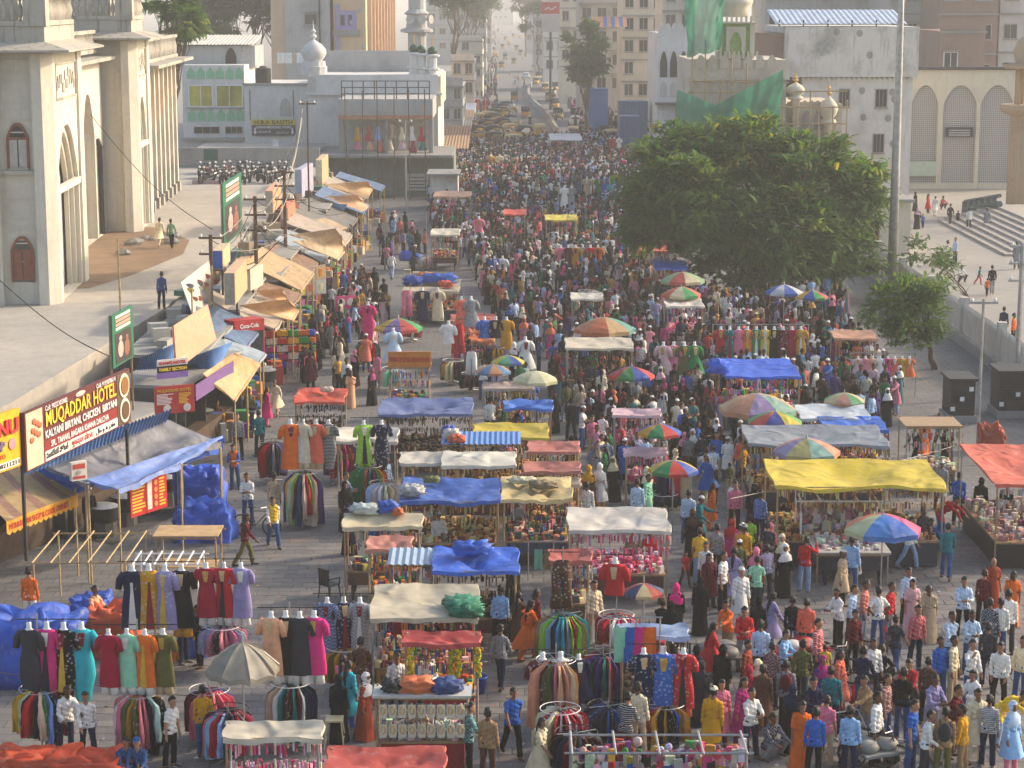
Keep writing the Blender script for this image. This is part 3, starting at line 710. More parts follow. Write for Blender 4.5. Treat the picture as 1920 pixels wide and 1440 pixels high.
def arched_window(parent,ffn,uc,w,z0,zs,za,leaf_mat,door=False):
 A=ogive(uc,w,z0,zs,za,7);B=ogive(uc,w-.22,z0+(.0 if door else.1),zs,za-.14,7);f=MB();n=len(A)
 for i in range(n-1):
  f.add([ffn(*x)for x in((A[i][0],-.1,A[i][1]),(A[i+1][0],-.1,A[i+1][1]),(B[i+1][0],-.1,B[i+1][1]),(B[i][0],-.1,B[i][1]),(A[i][0],0,A[i][1]),(A[i+1][0],0,A[i+1][1]),(B[i+1][0],0,B[i+1][1]),(B[i][0],0,B[i][1]))],[(0,1,2,3),(0,4,5,1),(3,2,6,7)])
 wbox(f,ffn,uc-w/2+.1,uc+w/2-.1,-.09,-.01,zs-.05,zs+.05)
 fo=f.build('door' if door else 'window',REDW,parent)
 p=MB();p.add([ffn(u,-.02,z)for u,z in B],[tuple(range(len(B)))]);p.build('fanlight_pane',GLASS,fo)
 for s in(-1,1):
  l=MB();wbox(l,ffn,uc+(.03 if s>0 else-w/2+.12),uc+(w/2-.12 if s>0 else-.03),-.07,-.025,z0+.1,zs-.06);lf=l.build('leaf',leaf_mat,fo)
 if not door:s=MB();wbox(s,ffn,uc-w/2-.3,uc+w/2+.3,-.3,-.002,z0-.2,z0-.03);s.build('sill',CREAMD,fo)
GREYP=flat('grey_shutter',(0.42,0.40,0.36),0.8,0.2)
arched_window(PA,ff,uc,1.0,6.1,7.5,8.2,GREYP)
arched_window(PA,ff,uc,1.05,1.0,2.45,3.1,REDW,True)
palace_bastion(30,36.5,0,-6.0,False)
# linking wall with tall arched bays between the bastions
fx=face('x',-2.1)
for k in range(2):
 a=9.0+k*10.5;m=MB();arch_wall(m,fx,a,a+10.5,0,10.2,a+5.2,4.2,0.01,6.0,8.4,.7);m.build('bay_wall',CREAM,PA)
 m=MB();m.box(-5,-2.85,a+.5,a+10,0,10);m.build('bay_back_wall',CREAM,PA)
 window(PA,face('x',-2.84),a+4.2,a+6.2,4.6,6.6,REDW);window(PA,face('x',-2.84),a+4.2,a+6.2,.3,2.9,REDW,name='door',sill=False)
m=MB();wbox(m,fx,9.0,30,-.9,.3,10.2,10.4);m.build('eaves_slab',CREAMD,PA);baluster_row(PA,fx,9.2,29.8,10.8,11.7,.3,.45)
m=MB();m.tube([(-1.9,27.5,.2),(-1.9,27.5,5.3),(-2.1,27.5,5.7)],.18,8);m.build('drain_pipe',IRON,PA)
# colonnaded wing
fx=face('x',-1.0);L0,L1=36.5,58
m=MB();m.box(-8,-1.2,L0,L1,0,9.4);m.build('wing_wall',CREAM,PA)
n=8
for k in range(n+1):
 u=L0+.4+(L1-L0-.8)*k/n;p=MB();wbox(p,fx,u-.28,u+.28,-.32,.2,0,9.38);p.build('pilaster',CREAM,PA)
 p=MB();wbox(p,fx,u-.4,u+.4,-.45,.2,0,.7);p.build('pilaster_base',CREAMD,PA)
 if k<n:
  a,b=u+.45,u+(L1-L0-.8)/n-.45;c=(a+b)/2
  mm=MB();A=ogive(c,b-a,5.9,7.2,8.2,6);mm.prism(A,face('x',-1.2),-.06,-.004);mm.build('lit_arch_window',ORANGE_LIT,PA)
  window(PA,face('x',-1.2),a+.15,b-.15,3.6,5.2,CREAM,DARK);window(PA,face('x',-1.2),a+.1,b-.1,.1,2.6,REDW,DARK,name='door',sill=False)
m=MB();wbox(m,fx,L0+.6,L1+.9,-1.5,.3,9.4,9.6);m.build('eaves_slab',CREAMD,PA)
baluster_row(PA,fx,L0+.7,L1,9.85,11.0,-.3,.5);
m=MB();m.box(-8,-1.05,L1,L1+.4,0,9.4);m.build('end_wall',CREAM,PA)
# rubble lying on the bare earth
rr=random.Random(8)
for k in range(9):
 p=Vector((-21.4+rr.uniform(-.4,2.2),106+rr.uniform(-3,14),YZ));m=MB();q=rr.uniform(.25,.6);m.ball((0,0,q*.25),(q,q*rr.uniform(.5,.9),q*.45),7,4)
 m.v=[(x+rr.uniform(-.06,.06),y+rr.uniform(-.06,.06),max(0,z+rr.uniform(-.05,.05)))for x,y,z in m.v]
 o=m.build('rubble_stone',CONC,None);o.location=p;tag(o,f'broken grey stone on the bare earth, {["nearest the court", "second", "third", "fourth", "fifth", "sixth", "seventh", "eighth", "last"][k]} of the rubble by the palace wall','stone','rubble on the bare earth')
 # ================================================================== buildings
WHITEW=plaster('whitewash',(0.62,0.61,0.58),(0.16,0.15,0.14),0.45)
GREYW=plaster('grey_render',(0.42,0.41,0.39),(0.12,0.12,0.12),0.55)
OLDW=plaster('stained_whitewash',(0.60,0.58,0.54),(0.07,0.07,0.065),0.75)
PEACH=plaster('peach_paint',(0.62,0.44,0.26),(0.25,0.18,0.12),0.25)
SALMON=plaster('salmon_paint',(0.58,0.41,0.28),(0.25,0.18,0.12),0.3)
BRICK=plaster('raw_brickwork',(0.28,0.19,0.145),(0.12,0.095,0.085),0.5)
MINTG=flat('mint_green_paint',(0.20,0.45,0.26),0.7,0.12)
TINROOF=flat('tin_roof',(0.36,0.42,0.50),0.5,0.25,1.5,0.3)
BLUETIN=flat('blue_tin',(0.07,0.17,0.40),0.5,0.25,1.5,0.2)
YGLASS=flat('yellow_tinted_glass',(0.34,0.30,0.05),0.5,0.7,0.35,0,0.2)
CRM2=plaster('pale_cream_paint',(0.60,0.55,0.43),(0.20,0.17,0.12),0.4)
SAND=plaster('brown_sandstone',(0.42,0.30,0.19),(0.16,0.11,0.07),0.5)
def bld(name,label,x0,x1,y0,y1,z0,z1,mat,cat='building'):
 t=thing(name,label,cat,((x0+x1)/2,y0,0),w=True);m=MB();m.box(x0,x1,y0,y1,z0,z1);m.build('wall',mat,t);return t
def X(px,D):return(px-960)/FPX*(D*CP+14*SP)
def Z(py,D):return PD(960,py,D).z
def corrugated(t,x0,x1,y0,y1,z0,z1,mat,name='roof',pitch=.3,along='x',th=.05):
 m=MB();n=max(4,int((x1-x0)/pitch)*2)
 m.grid(lambda u,v:(x0+(x1-x0)*u,y0+(y1-y0)*v,z0+(z1-z0)*v+(.06 if round(u*n)%2 else 0)),n,3)
 m.grid(lambda u,v:(x0+(x1-x0)*u,y0+(y1-y0)*(1-v),z0+(z1-z0)*(1-v)-.05+(.06 if round(u*n)%2 else 0)),n,3);return m.build(name,mat,t)
def pentagons(t,fn,u0,u1,z0,z1,n):
 for i in range(n):
  a=u0+(u1-u0)*(i+.08)/n;b=u0+(u1-u0)*(i+.92)/n;c=(a+b)/2;m=MB();h=z1-z0
  m.prism([(a,z0),(b,z0),(b,z0+h*.55),(c,z1),(a,z0+h*.55)],fn,-.05,-.004);m.build('green_panel',MINTG,t)
  # green and white shopfront block behind the parked motorcycles
D=200.0;xa,xb=X(345,D),X(461,D)
t=bld('office_block','white office block with rows of green pointed panels behind parked motorcycles',xa,xb,D,D+12,0,Z(122,D),WHITEW);fy=face('y',D)
pentagons(t,fy,xa+.4,xb,Z(148,D),Z(125,D),6);pentagons(t,fy,xa+.4,xb,Z(227,D),Z(203,D),6)
for a,b in((358,400),(409,456)):window(t,fy,X(a,D),X(b,D),Z(199,D),Z(161,D),WHITE,YGLASS,.1,1)
for a,b in((365,412),(424,455)):window(t,fy,X(a,D),X(b,D),Z(250,D),Z(238,D),GREYP,DARK,.06,2,sill=False)
m=MB();wbox(m,fy,xa,xb,-1.2,-.003,Z(262,D),Z(258,D));m.build('ledge',CONC,t)
D2=204.0;t=bld('roof_house','grey rooftop house with corrugated roof and arched openings above green panels',X(340,D2),X(482,D2),D2,D2+7,Z(122,200)-.3,Z(86,D2),GREYW)
corrugated(t,X(345,D2),X(480,D2),D2-.6,D2+7.2,Z(86,D2)+.1,Z(74,D2)+.3,flat('cement_sheet',(0.52,0.5,0.44),.8,.25),pitch=.35)
for a,b,q in((427,447,1),(455,474,0)):
 m=MB();m.prism(ogive(X((a+b)/2,D2),X(b,D2)-X(a,D2),Z(121,D2),Z(106,D2),Z(90,D2)),face('y',D2),-.05,-.004);m.build('arched_opening',DARK if q else GREYP,t)
 # white building with the medicine store board
D=196.0;xa,xb=X(460,D),X(583,D)
t=bld('medicine_store','white flat-roofed building with pointed niche above the medicine store board',xa,xb,D,D+14,0,Z(160,D),WHITEW);fy=face('y',D)
m=MB();A=ogive(X(537,D),1.1,Z(218,D),Z(200,D),Z(184,D),5);m.prism(A,fy,-.06,-.004);m.build('niche',GREYW,t)
m=MB();wbox(m,fy,xa-.1,xb,-.15,.1,Z(160,D),Z(156,D));m.build('coping',CONC,t)
for px in(471,552):m=MB();m.tube([(X(px,D),D-.12,Z(225,D)),(X(px,D),D-.12,Z(168,D))],.04,5);m.build('rebar',RUST,t)
for px,py,w,h,nm in((392,246,36,10,0),):pass
# the board
sb=thing('medicine_store_board','yellow and navy board lettered for a medicines store on white wall','sign',(X(514,D-.3),D-.3,Z(254,D)))
w=X(555,D)-X(474,D);h=Z(224,D)-Z(254,D);m=MB();m.box(-w/2,w/2,0,.1,0,h*.66);m.build('board',PAINT,sb,color=hexc('1b1d33'))
m=MB();m.box(-w/2,w/2,0,.1,h*.66+.003,h);m.build('heading_board',PAINT,sb,color=hexc('c9b02e'))
RX=(R(90),0,0)
BLK=flat('black_paint',(0.012,0.012,0.014),.6,.2);WPAINT=flat('white_paint',(0.75,0.74,0.70),.6,.06);YPAINT=flat('yellow_paint',(0.78,0.50,0.04),.5,.08);RPAINT=flat('red_paint',(0.50,0.035,0.03),.5,.12)
text('H.B.A BASITH',.52,BLK,sb,(0,-.01,h*.72),RX,width=w*.88,align='CENTER',bold=.012)
text('UNANI MEDICINES STORE',.3,WPAINT,sb,(0,-.01,h*.46),RX,width=w*.8,align='CENTER',bold=.006)
for k,(s,a)in enumerate((('\u0c2f\u0c41\u0c28\u0c3e\u0c28\u0c40',-w*.22),('\u06cc\u0648\u0646\u0627\u0646\u06cc',w*.2))):text(s,.3,WPAINT,sb,(a,-.01,h*.17),RX,width=w*.3,align='CENTER')
for s in(-1,1):
 m=MB();a=s*w*.43;m.prism([(a-.07,h*.5),(a+.07,h*.5),(a+.07,h*.25),(a+.17,h*.25),(a,h*.06),(a-.17,h*.25),(a-.07,h*.25)],lambda u,d,z:(u,d,z),-.02,-.004);m.build('arrow',WPAINT,sb)
 # small white mosque with bulb dome and the concrete shop in front of it
D=192.0;xa,xb=X(581,D),X(822,D)
t=bld('roadside_mosque','white roadside mosque with ribbed bulb dome and slim corner turrets',xa,xb,D,D+16,0,Z(140,D),WHITEW,'mosque');fy=face('y',D)
m=MB();wbox(m,fy,xa-.3,xb+.4,-.35,.2,Z(178,D),Z(174,D));m.build('cornice',WHITEW,t)
m=MB();m.box(xb+.002,xb+.25,D+.3,D+15,Z(200,D),Z(143,D));m.build('side_panel',CRM2,t)  # cream of the sunlit right side, carried by this panel's colour
m=MB();m.prism(ogive(X(587,D),.75,Z(174,D),Z(150,D),Z(143,D),6),fy,-.04,-.003);m.build('niche',GREYP,t)
def bulb(t,x,y,z,r,h,mat,ribs=True,fin=None):
 m=MB();pr=[(.55,0),(.62,.06),(.58,.12),(.8,.25),(1.0,.45),(.95,.6),(.68,.78),(.3,.92),(.08,1.0),(0.001,1.02)]
 n=20;vs=[];fs=[]
 for q,(rr_,zz)in enumerate(pr):
  for k in range(n):a=2*math.pi*k/n;rad=r*rr_*(1.05 if(k%2 and ribs and.2<zz<.9)else 1);vs.append((x+rad*math.cos(a),y+rad*math.sin(a),z+h*zz))
 for i in range(len(pr)-1):
  for k in range(n):fs.append((i*n+k,i*n+(k+1)%n,(i+1)*n+(k+1)%n,(i+1)*n+k))
 m.add(vs,fs);d=m.build('dome',mat,t,smooth=True)
 f=MB();f.lathe([(.08*r,0),(.3*r,.12*h),(.08*r,.22*h),(.22*r,.32*h),(.06*r,.42*h),(.01,.75*h)],8,(x,y,z+h));f.build('finial',fin or mat,d);return d
x=X(589,D);m=MB();m.lathe([(1.2,0),(1.25,.7),(1.1,.75),(1.05,1.2)],12,(x,D+1.2,Z(140,D)));m.build('dome_drum',WHITEW,t);bulb(t,x,D+1.2,Z(122,D),1.15,2.3,WHITEW)
GOLD=flat('brass',(0.55,0.33,0.08),.4,.15,3,.5);DGREEN=flat('dark_green_paint',(0.02,0.07,0.04),.6,.2)
def turret(t,x,y,z,h,r,mat,cap,name='turret'):
 m=MB();m.lathe([(r,0),(r,.3*h),(r*1.35,.32*h),(r*1.35,.37*h),(r*.85,.38*h),(r*.85,.66*h),(r*1.4,.68*h),(r*1.4,.72*h),(r*.7,.74*h)],10,(x,y,z));o=m.build(name,mat,t)
 c=MB();c.lathe([(r*.75,0),(r*.95,.08*h),(r*.7,.16*h),(.001,.22*h)],10,(x,y,z+.74*h));c.build('cap',cap,o,smooth=True)
 f=MB();f.tube([(x,y,z+.95*h),(x,y,z+1.2*h)],.05,5);f.build('finial',GOLD,o)
for px,q in((777,150),(790,152),(811,154)):turret(t,X(px,D),D+1.0,Z(q,D),3.4,.5,WHITEW,DGREEN)
m=MB();m.box(X(600,D),X(795,D),D+8,D+8.4,Z(140,D),Z(95,D+8));m.build('rooftop_partition',GREYW,t)
wt=MB();wt.lathe([(.75,0),(.75,1.35),(.7,1.45),(.3,1.55),(.3,1.65)],14,(0,0,0));wt_o=wt.build('water_tank',RUBBER);wt_o.location=(X(494,197),198,Z(158,197));tag(wt_o,'black plastic water tank on the white medicine store roof','tank')
for k in range(5):
 m=MB();m.grid(lambda u,v,k=k:(-.35+.7*u,.08*math.sin(6*u+k),-1.0*v),6,4);o=m.build('washing',CL['plain'],color=hexc(['d8d5cc','cfcfd0','d5dad6','b8a890','cdd3d8'][k]));o.location=(X(530+k*9,203),203,Z(99,203));tag(o,f'{["white", "pale grey", "off white", "beige", "bluish white"][k]} cloth drying on the roof line beside the bulb dome','laundry','washing on the roof')
cr0=random.Random(14)
# concrete shop with iron railing
D=182.0;xa,xb=X(636,D),X(812,D);t=thing('concrete_shop','unfinished concrete shop hung with children\'s dresses under an iron railing','shop',((xa+xb)/2,D,0),w=True);fy=face('y',D)
m=MB();m.box(xa,xb,D,D+9,Z(222,D),Z(186,D));m.build('beam',GREYW,t)
m=MB();wbox(m,fy,xa,xb,-.1,-.003,Z(224,D),Z(216,D));m.build('orange_fascia',flat('faded_orange',(.42,.2,.11),.8,.3),t)
for a,b in((636,645),(722,728),(804,812)):m=MB();m.box(X(a,D),X(b,D),D+.02,D+1.2,Z(290,D),Z(222,D));m.build('pillar',CONC,t)
m=MB();m.box(xa+.2,xb-.2,D+4,D+4.2,Z(290,D),Z(222,D));m.build('back_wall',GREYP,t)
m=MB();m.box(X(560,D),X(850,D),D-2.5,D+9,Z(292,D),Z(287,D));m.build('canopy_slab',CONC,t)
m=MB();m.box(X(560,D),X(850,D),D+1.0,D+9,0,Z(292,D));m.build('lower_wall',plaster('green_grey_wall',(.22,.25,.2),(.08,.08,.07),.6),t)
for k in range(9):m=MB();px=642+k*20.5;m.tube([(X(px,D),D+.1,Z(186,D)),(X(px,D),D+.1,Z(152,D))],.05,5);m.build('railing_post',IRON,t)
for k in range(6):m=MB();px=655+k*29;m.tube([(X(px,D),D-2.6,0),(X(px+cr0.uniform(-3,3),D),D-2.6,Z(150+cr0.uniform(-8,20),D))],.05,5);m.build('scaffold_pole',RUST,t)
for q in(152,164,176):m=MB();m.tube([(X(642,D),D+.1,Z(q,D)),(X(806,D),D+.1,Z(q,D))],.04,5);m.build('rail',IRON,t)
cr=random.Random(4)
DRESSM=MB();DRESSM.lathe([(.05,1.0),(.14,.98),(.17,.85),(.13,.6),(.3,.15),(.33,0)],8,sy=.6)
dress_small=DRESSM.mesh('frock',smooth=True)
cols=['mustard','red','sky blue','beige','cream','white','red','pink','peach','coral','cream','pale pink','crimson','teal']
for k,c in enumerate(cols):
 o=link('frock',dress_small,CL['print'],None,hexc(CN[c]));o.location=(X(672+(k%7)*20+cr.uniform(-3,3),D),D+.35,Z(264 if k<7 else 285,D)+cr.uniform(-.1,.2));o.scale=(1.1,1.1,1.25)
 tag(o,f'{c} frock in the {"upper" if k < 7 else "lower"} row of the concrete shop, {["first", "second", "third", "fourth", "fifth", "sixth", "seventh"][k % 7]} along','dress','frocks hung in the concrete shop')
 # white booth and shuttered front below
bx=thing('white_booth','low white plastered booth with small opening below the concrete shop','booth',(X(832,170),170,0),w=True);m=MB();m.box(X(806,170),X(858,170),170,174,0,2.9);m.build('wall',OLDW,bx);m=MB();m.box(X(800,170),X(862,170),169.4,174.4,2.9,3.05);m.build('roof_slab',CONC,bx);window(bx,face('y',170),X(846,170),X(852,170),1.0,1.5,GREYP,DARK,.05,1)
bn=thing('wall_banner','white lettered cloth banner on the green grey lower wall','banner',(X(782,181),182.5,.5));m=MB();m.box(-.95,.95,0,.06,0,1.5);m.build('cloth',PAINT,bn,color=hexc('bfbfba'))
for k in range(4):
 m=MB();m.box(-.8,.8-.25*(k%2),-.012,-.004,.2+.3*k,.3+.3*k);m.build('lettering_line',IRON,bn)
 # peach apartment building and its grey neighbour
D=245.0;t=bld('peach_apartments','peach apartment building with mauve trimmed windows and ribbed street side',X(628,D),X(688,D),D,D+60,0,27,PEACH);fy=face('y',D)
window(t,fy,X(641,D),X(663,D),Z(48,D),Z(28,D),flat('mauve_paint',(.30,.27,.45),.8,.1),GLASS,.5,1,.12);xs=X(688,D)
m=MB();wbox(m,fy,X(633,D),X(640,D),-.2,-.003,Z(95,D),Z(8,D));m.build('mauve_band',MATS['mauve_paint'],t)
for k in range(9):
 yy=D+3+k*6.3;m=MB();wbox(m,face('x',xs,-1),yy,yy+.6,.0,.5,0,26);m.build('rib',SALMON,t)
 for zz in(9.5,12.6,15.7,18.8):window(t,face('x',xs,-1),yy+1.8,yy+4.2,zz,zz+1.5,REDW,GLASS,.1,1,-.08*-1)
for k in range(10):m=MB();m.ball((X(632+(k*37)%52,D),D-.02,Z(12+(k*23)%85,D)),(.22,.03,.3),7,4);m.build('patch',GREYW,t)
t=bld('grey_apartments','tall grey rendered apartment block with one dark window beside peach building',X(540,D),X(622,D),D-1,D+20,0,27,GREYW);fy=face('y',D-1)
m=MB();wbox(m,fy,X(513,D),X(540,D)-.005,.3,19,0,26);m.build('side_wall',SALMON,t)
window(t,fy,X(577,D),X(598,D),Z(45,D),Z(27,D),CONC,GLASS,.15,0,.1,shade=CONC);window(t,fy,X(580,D),X(602,D),Z(90,D),Z(82,D),CONC,GLASS,.1,0)
m=MB();m.tube([(X(604,D),D-1.2,3),(X(604,D),D-1.2,26)],.1,6);m.build('drain_pipe',IRON,t)
# tall minaret with loudspeakers
t=thing('loudspeaker_minaret','slim grey minaret fitted with horn loudspeakers beside the ribbed peach facade','minaret',(X(783,232),232,0),w=True);x=X(783,232)
m=MB();m.lathe([(1.0,0),(1.0,Z(62,232)),(1.8,Z(60,232)),(1.8,Z(55,232)),(1.2,Z(52,232)),(1.0,Z(30,232)),(1.4,Z(25,232)),(.9,Z(18,232)),(.9,20),(.5,21),(.01,22)],12,(x,232,0));m.build('shaft',GREYW,t)
for a in(-70,-110,-30):
 m=MB();d=Vector((math.cos(R(a)),math.sin(R(a)),0));p=Vector((x,232,Z(36,232)));m.tube([p+d*1.0,p+d*1.4,p+d*1.9],[.1,.2,.5],10);m.build('loudspeaker',GREYP,t)
 # ------------------------------------------------------------------ right side
 # three great screened arches
D=190.0;xa,xb=X(1704,D),X(1893,D)+3;t=thing('arcade_wall','cream mosque wall with three tall pointed arches filled by pierced screens','wall',((xa+xb)/2,D,0),w=True);fy=face('y',D)
def jali_mat():
 m,nt,b=nmat('pierced_screen',.85,.2);v=N(nt,'ShaderNodeTexCoord').outputs['Object'];mp=N(nt,'ShaderNodeMapping');mp.inputs['Rotation'].default_value=(0,R(45),0);nt.links.new(v,mp.inputs[0])
 ch=N(nt,'ShaderNodeTexChecker');ch.inputs['Scale'].default_value=8.0;nt.links.new(mp.outputs[0],ch.inputs[0]);ch.inputs['Color1'].default_value=(.45,.43,.40,1);ch.inputs['Color2'].default_value=(.20,.19,.18,1)
 nt.links.new(ch.outputs[0],b.inputs['Base Color']);return m
JALI=jali_mat();ed=[1704,1758,1832,1905];zt=Z(131,D);z0=Z(358,D)
for c,a,b in((1731,1704,1761),(1797,1761,1831),(1866,1831,1900)):
 m=MB();ua,ub=X(a,D)if a!=1704 else xa,X(b,D)if b!=1900 else xb-1.2;w=X(c+31,D)-X(c-31,D)if c!=1731 else X(1757,D)-X(1707,D)
 arch_wall(m,fy,ua,ub,0,zt,X(c,D),w,.5,Z(195,D),Z(160,D),.6);m.build('arch_bay',CRM2,t)
 m=MB();m.prism(ogive(X(c,D),w,.5,Z(195,D),Z(160,D)),fy,.35,.45);m.build('pierced_screen',JALI,t)
m=MB();m.box(xa-.3,xb,D-.25,D+.8,zt,zt+.25);m.build('coping',IRON,t)
m=MB();wbox(m,fy,X(1772,D),X(1822,D),-.1,.2,Z(256,D),Z(239,D));pl=m.build('plaque',BLK,t)
for k in range(3):m=MB();wbox(m,fy,X(1777,D),X(1817,D),-.12,-.1,Z(244+k*4.5,D)-.08,Z(244+k*4.5,D)+.05);m.build('inscription_line',flat('grey_letter',(.3,.3,.3)),pl)
m=MB();wbox(m,fy,X(1706,D),X(1756,D),-.12,.3,Z(330,D),Z(303,D));m.build('notice_panel',flat('pale_green_board',(.42,.50,.40),.7,.1),t)
# tall whitewashed building
D=178.0;xa,xb=X(1500,D),X(1706,D);t=bld('whitewashed_tenement','tall stained whitewashed building with barred windows under a blue tin roof',xa,xb,D,D+14,0,Z(146,D),WHITEW);fy=face('y',D)
m=MB();m.box(X(1466,D),X(1713,D),D-.5,D+14,Z(144,D),Z(50,D));m.build('upper_wall',OLDW,t)
m=MB();m.box(X(1405,D),X(1466,D)-.005,D+.6,D+14,0,Z(62,D));m.build('brick_wall',BRICK,t)
for k in range(24):m=MB();wbox(m,fy,X(1480+k*9.4,D),X(1484+k*9.4,D),-.35,-.002,Z(149,D),Z(145,D));m.build('bracket',OLDW,t)
for a,b,c,d in((1570,1588,168,199),(1638,1658,168,200),(1636,1655,252,285),(1570,1588,252,285)):
 f=window(t,fy,X(a,D),X(b,D),Z(d,D),Z(c,D),CONC,DARK,.07,2);
for px,py in((1612,170),(1668,173),(1672,186),(1616,220),(1662,222),(1622,103),(1680,103),(1602,62),(1560,60),(1680,62),(1672,270)):
 m=MB();m.ball((X(px,D),D-.5 if py<144 else D,Z(py,D)),(.3,.05,.32),7,4);m.build('plaster_hole',CONC,t)
corrugated(t,X(1447,D),X(1690,D),D-.6,D+6,Z(45,D),Z(26,D)+.3,TINROOF,pitch=.45)
for k in range(6):px=1455+k*45;m=MB();m.tube([(X(px,D),D,Z(50,D)),(X(px,D),D,Z(42,D)+.2)],.07,5);m.build('roof_post',IRON,t)
# mosque wrapped in scaffolding
D=160.0;MOSQ=plaster('mosque_plaster',(.52,.46,.37),(.16,.14,.11),.7);xa,xb=X(1290,D),X(1578,D)
t=thing('scaffolded_mosque','old cream mosque under repair with brass finials and bamboo scaffolding','mosque',((xa+xb)/2,D,0),w=True);fy=face('y',D)
m=MB();m.box(xa,X(1470,D),D,D+12,0,Z(112,D));m.build('prayer_hall_wall',MOSQ,t)
m=MB();m.box(X(1470,D)+.005,xb,D+.8,D+12,0,Z(196,D));m.build('low_hall_wall',MOSQ,t)
for k in range(7):
 c=X(1310+k*22,D);m=MB();m.prism(ogive(c,.7,Z(128,D),Z(116,D),Z(103,D),5),fy,-.12,-.004);m.build('merlon',MOSQ,t)
for k in range(4):c=X(1490+k*22,D);m=MB();m.prism(ogive(c,.75,Z(245,D),Z(222,D),Z(208,D),5),face('y',D+.8),-.05,-.004);m.build('niche',CONC,t)
for k in range(16):m=MB();px=1478+k*6;m.box(X(px,D)-.13,X(px,D)+.13,D+.75,D+1.0,Z(196,D),Z(192,D)+.1*(k%2));m.build('crenel',MOSQ,t)
m=MB();wbox(m,fy,xa-.2,X(1470,D)+.2,-.4,-.003,Z(150,D),Z(144,D));m.build('cornice',MOSQ,t)
def minaret_top(px,ya,yb,r):
 x=X(px,D+1);zb,ztp=Z(yb,D+1),Z(ya,D+1);h=ztp-zb
 m=MB();m.lathe([(r*.55,-6),(r*.55,.30*h),(r,.33*h),(r*.9,.38*h)],12,(x,D+.2,zb));s=m.build('minaret_shaft',CRM2,t,smooth=True)
 bulb(t,x,D+.2,zb+.36*h,r*1.1,.34*h,CRM2,True,GOLD)
minaret_top(1485,128,212,.62);minaret_top(1547,138,275,.62)
# big minaret: green panelled storey with arched openings
x=X(1375,D);GRNP=flat('faded_green_paint',(.24,.36,.10),.8,.25);zb=Z(110,D)
mt=MB();mt.box(x-1.25,x+1.25,D+.3,D+2.8,zb,Z(44,D));mt.build('minaret_storey',GRNP,t)
for s in(-1,1):m=MB();m.box(x+s*1.25-.18,x+s*1.25+.18,D+.15,D+.5,zb,Z(44,D));m.build('corner_shaft',CRM2,t)
m=MB();arch_wall(m,face('y',D+.2),x-.75,x+.75,zb,Z(50,D),x,.9,zb+.3,zb+1.3,zb+2.0,.3);m.build('arched_surround',CRM2,t);m=MB();m.prism(ogive(x,.9,zb+.3,zb+1.3,zb+2.0),face('y',D+.45),0,.05);m.build('opening',DARK,t)
m=MB();m.box(x-1.6,x+1.6,D-.1,D+3.1,Z(44,D),Z(41,D));m.build('balcony_slab',CRM2,t)
for k in range(9):m=MB();m.box(x-1.55+k*.37,x-1.4+k*.37,D-.05,D+.1,Z(41,D)+.002,Z(30,D));m.build('balcony_merlon',CRM2,t)
m=MB();m.lathe([(1.1,0),(1.0,.6),(1.35,1.0),(1.4,1.3),(.9,1.5),(.9,3)],14,(x,D+1.5,Z(32,D)));m.build('upper_drum',CRM2,t,smooth=True)
for k in range(10):m=MB();m.box(x-1.6+k*.35,x-1.45+k*.35,D-.1,D+.05,zb+.002,zb+.55);m.build('baluster',CRM2,t)
# bamboo scaffold poles and green safety nets
sc_=thing('bamboo_scaffold','bamboo scaffolding poles lashed across the old mosque front','scaffolding',(X(1400,D-1.5),D-1.5,0),w=True)
for k in range(13):px=1292+k*24;m=MB();m.tube([(X(px,D),D-1.2,3),(X(px+cr.uniform(-6,6),D),D-1.2,Z(100+cr.uniform(-40,60)if px<1420 else 185+cr.uniform(-20,40),D))],.06,5);m.build('pole',BAMBOO,sc_)
for q in(150,172,200,232,262):m=MB();m.tube([(X(1285,D),D-1.3,Z(q,D)),(X(1580 if q>160 else 1470,D),D-1.3,Z(q+cr.uniform(-4,4),D))],.06,5);m.build('ledger_pole',BAMBOO,sc_)
def net_mat():
 m,nt,b=nmat('green_net',.9,.1);f=noise(nt,1.2,5,'Position');nt.links.new(ramp(nt,f,[(.3,(.015,.13,.085)),(.7,(.03,.22,.14))]),b.inputs['Base Color'])
 tr=N(nt,'ShaderNodeBsdfTranslucent');tr.inputs[0].default_value=(.04,.30,.18,1);tp=N(nt,'ShaderNodeBsdfTransparent');mx=N(nt,'ShaderNodeMixShader');mx.inputs[0].default_value=.4;m2=N(nt,'ShaderNodeMixShader');m2.inputs[0].default_value=.16
 nt.links.new(b.outputs[0],mx.inputs[1]);nt.links.new(tr.outputs[0],mx.inputs[2]);nt.links.new(mx.outputs[0],m2.inputs[1]);nt.links.new(tp.outputs[0],m2.inputs[2]);nt.links.new(m2.outputs[0],nt.nodes['Material Output'].inputs[0]);return m
NET=net_mat()
def net(poly,DD,label,seed):
 P4=[PD(a,b,DD)for a,b in poly];rn=random.Random(seed);a=rn.uniform(0,6);m=MB()
 def fn(u,v):
  p=P4[0].lerp(P4[1],u).lerp(P4[3].lerp(P4[2],u),v);sag=math.sin(u*math.pi)*math.sin(v*math.pi)
  return p+Vector((.08*math.sin(9*v+a),.22*math.sin(8*u+a+3*v)*(0.3+v)+.05*math.sin(31*u+9*v)+.1*math.sin(11*v+5*u)+.12*rnz(u*2.3,v*3.1+a),-.8*sag-.2*abs(math.sin(6*u+a))*v))
 m.grid(fn,48,26);o=m.build('safety_net',NET,o=tuple(P4[3]),smooth=True);o.location=P4[3];tag(o,label,'net','green safety nets on the mosque');return o
net([(1284,-30),(1362,-30),(1350,92),(1288,104)],158.2,'dark green safety net wrapped round the minaret scaffold',1)
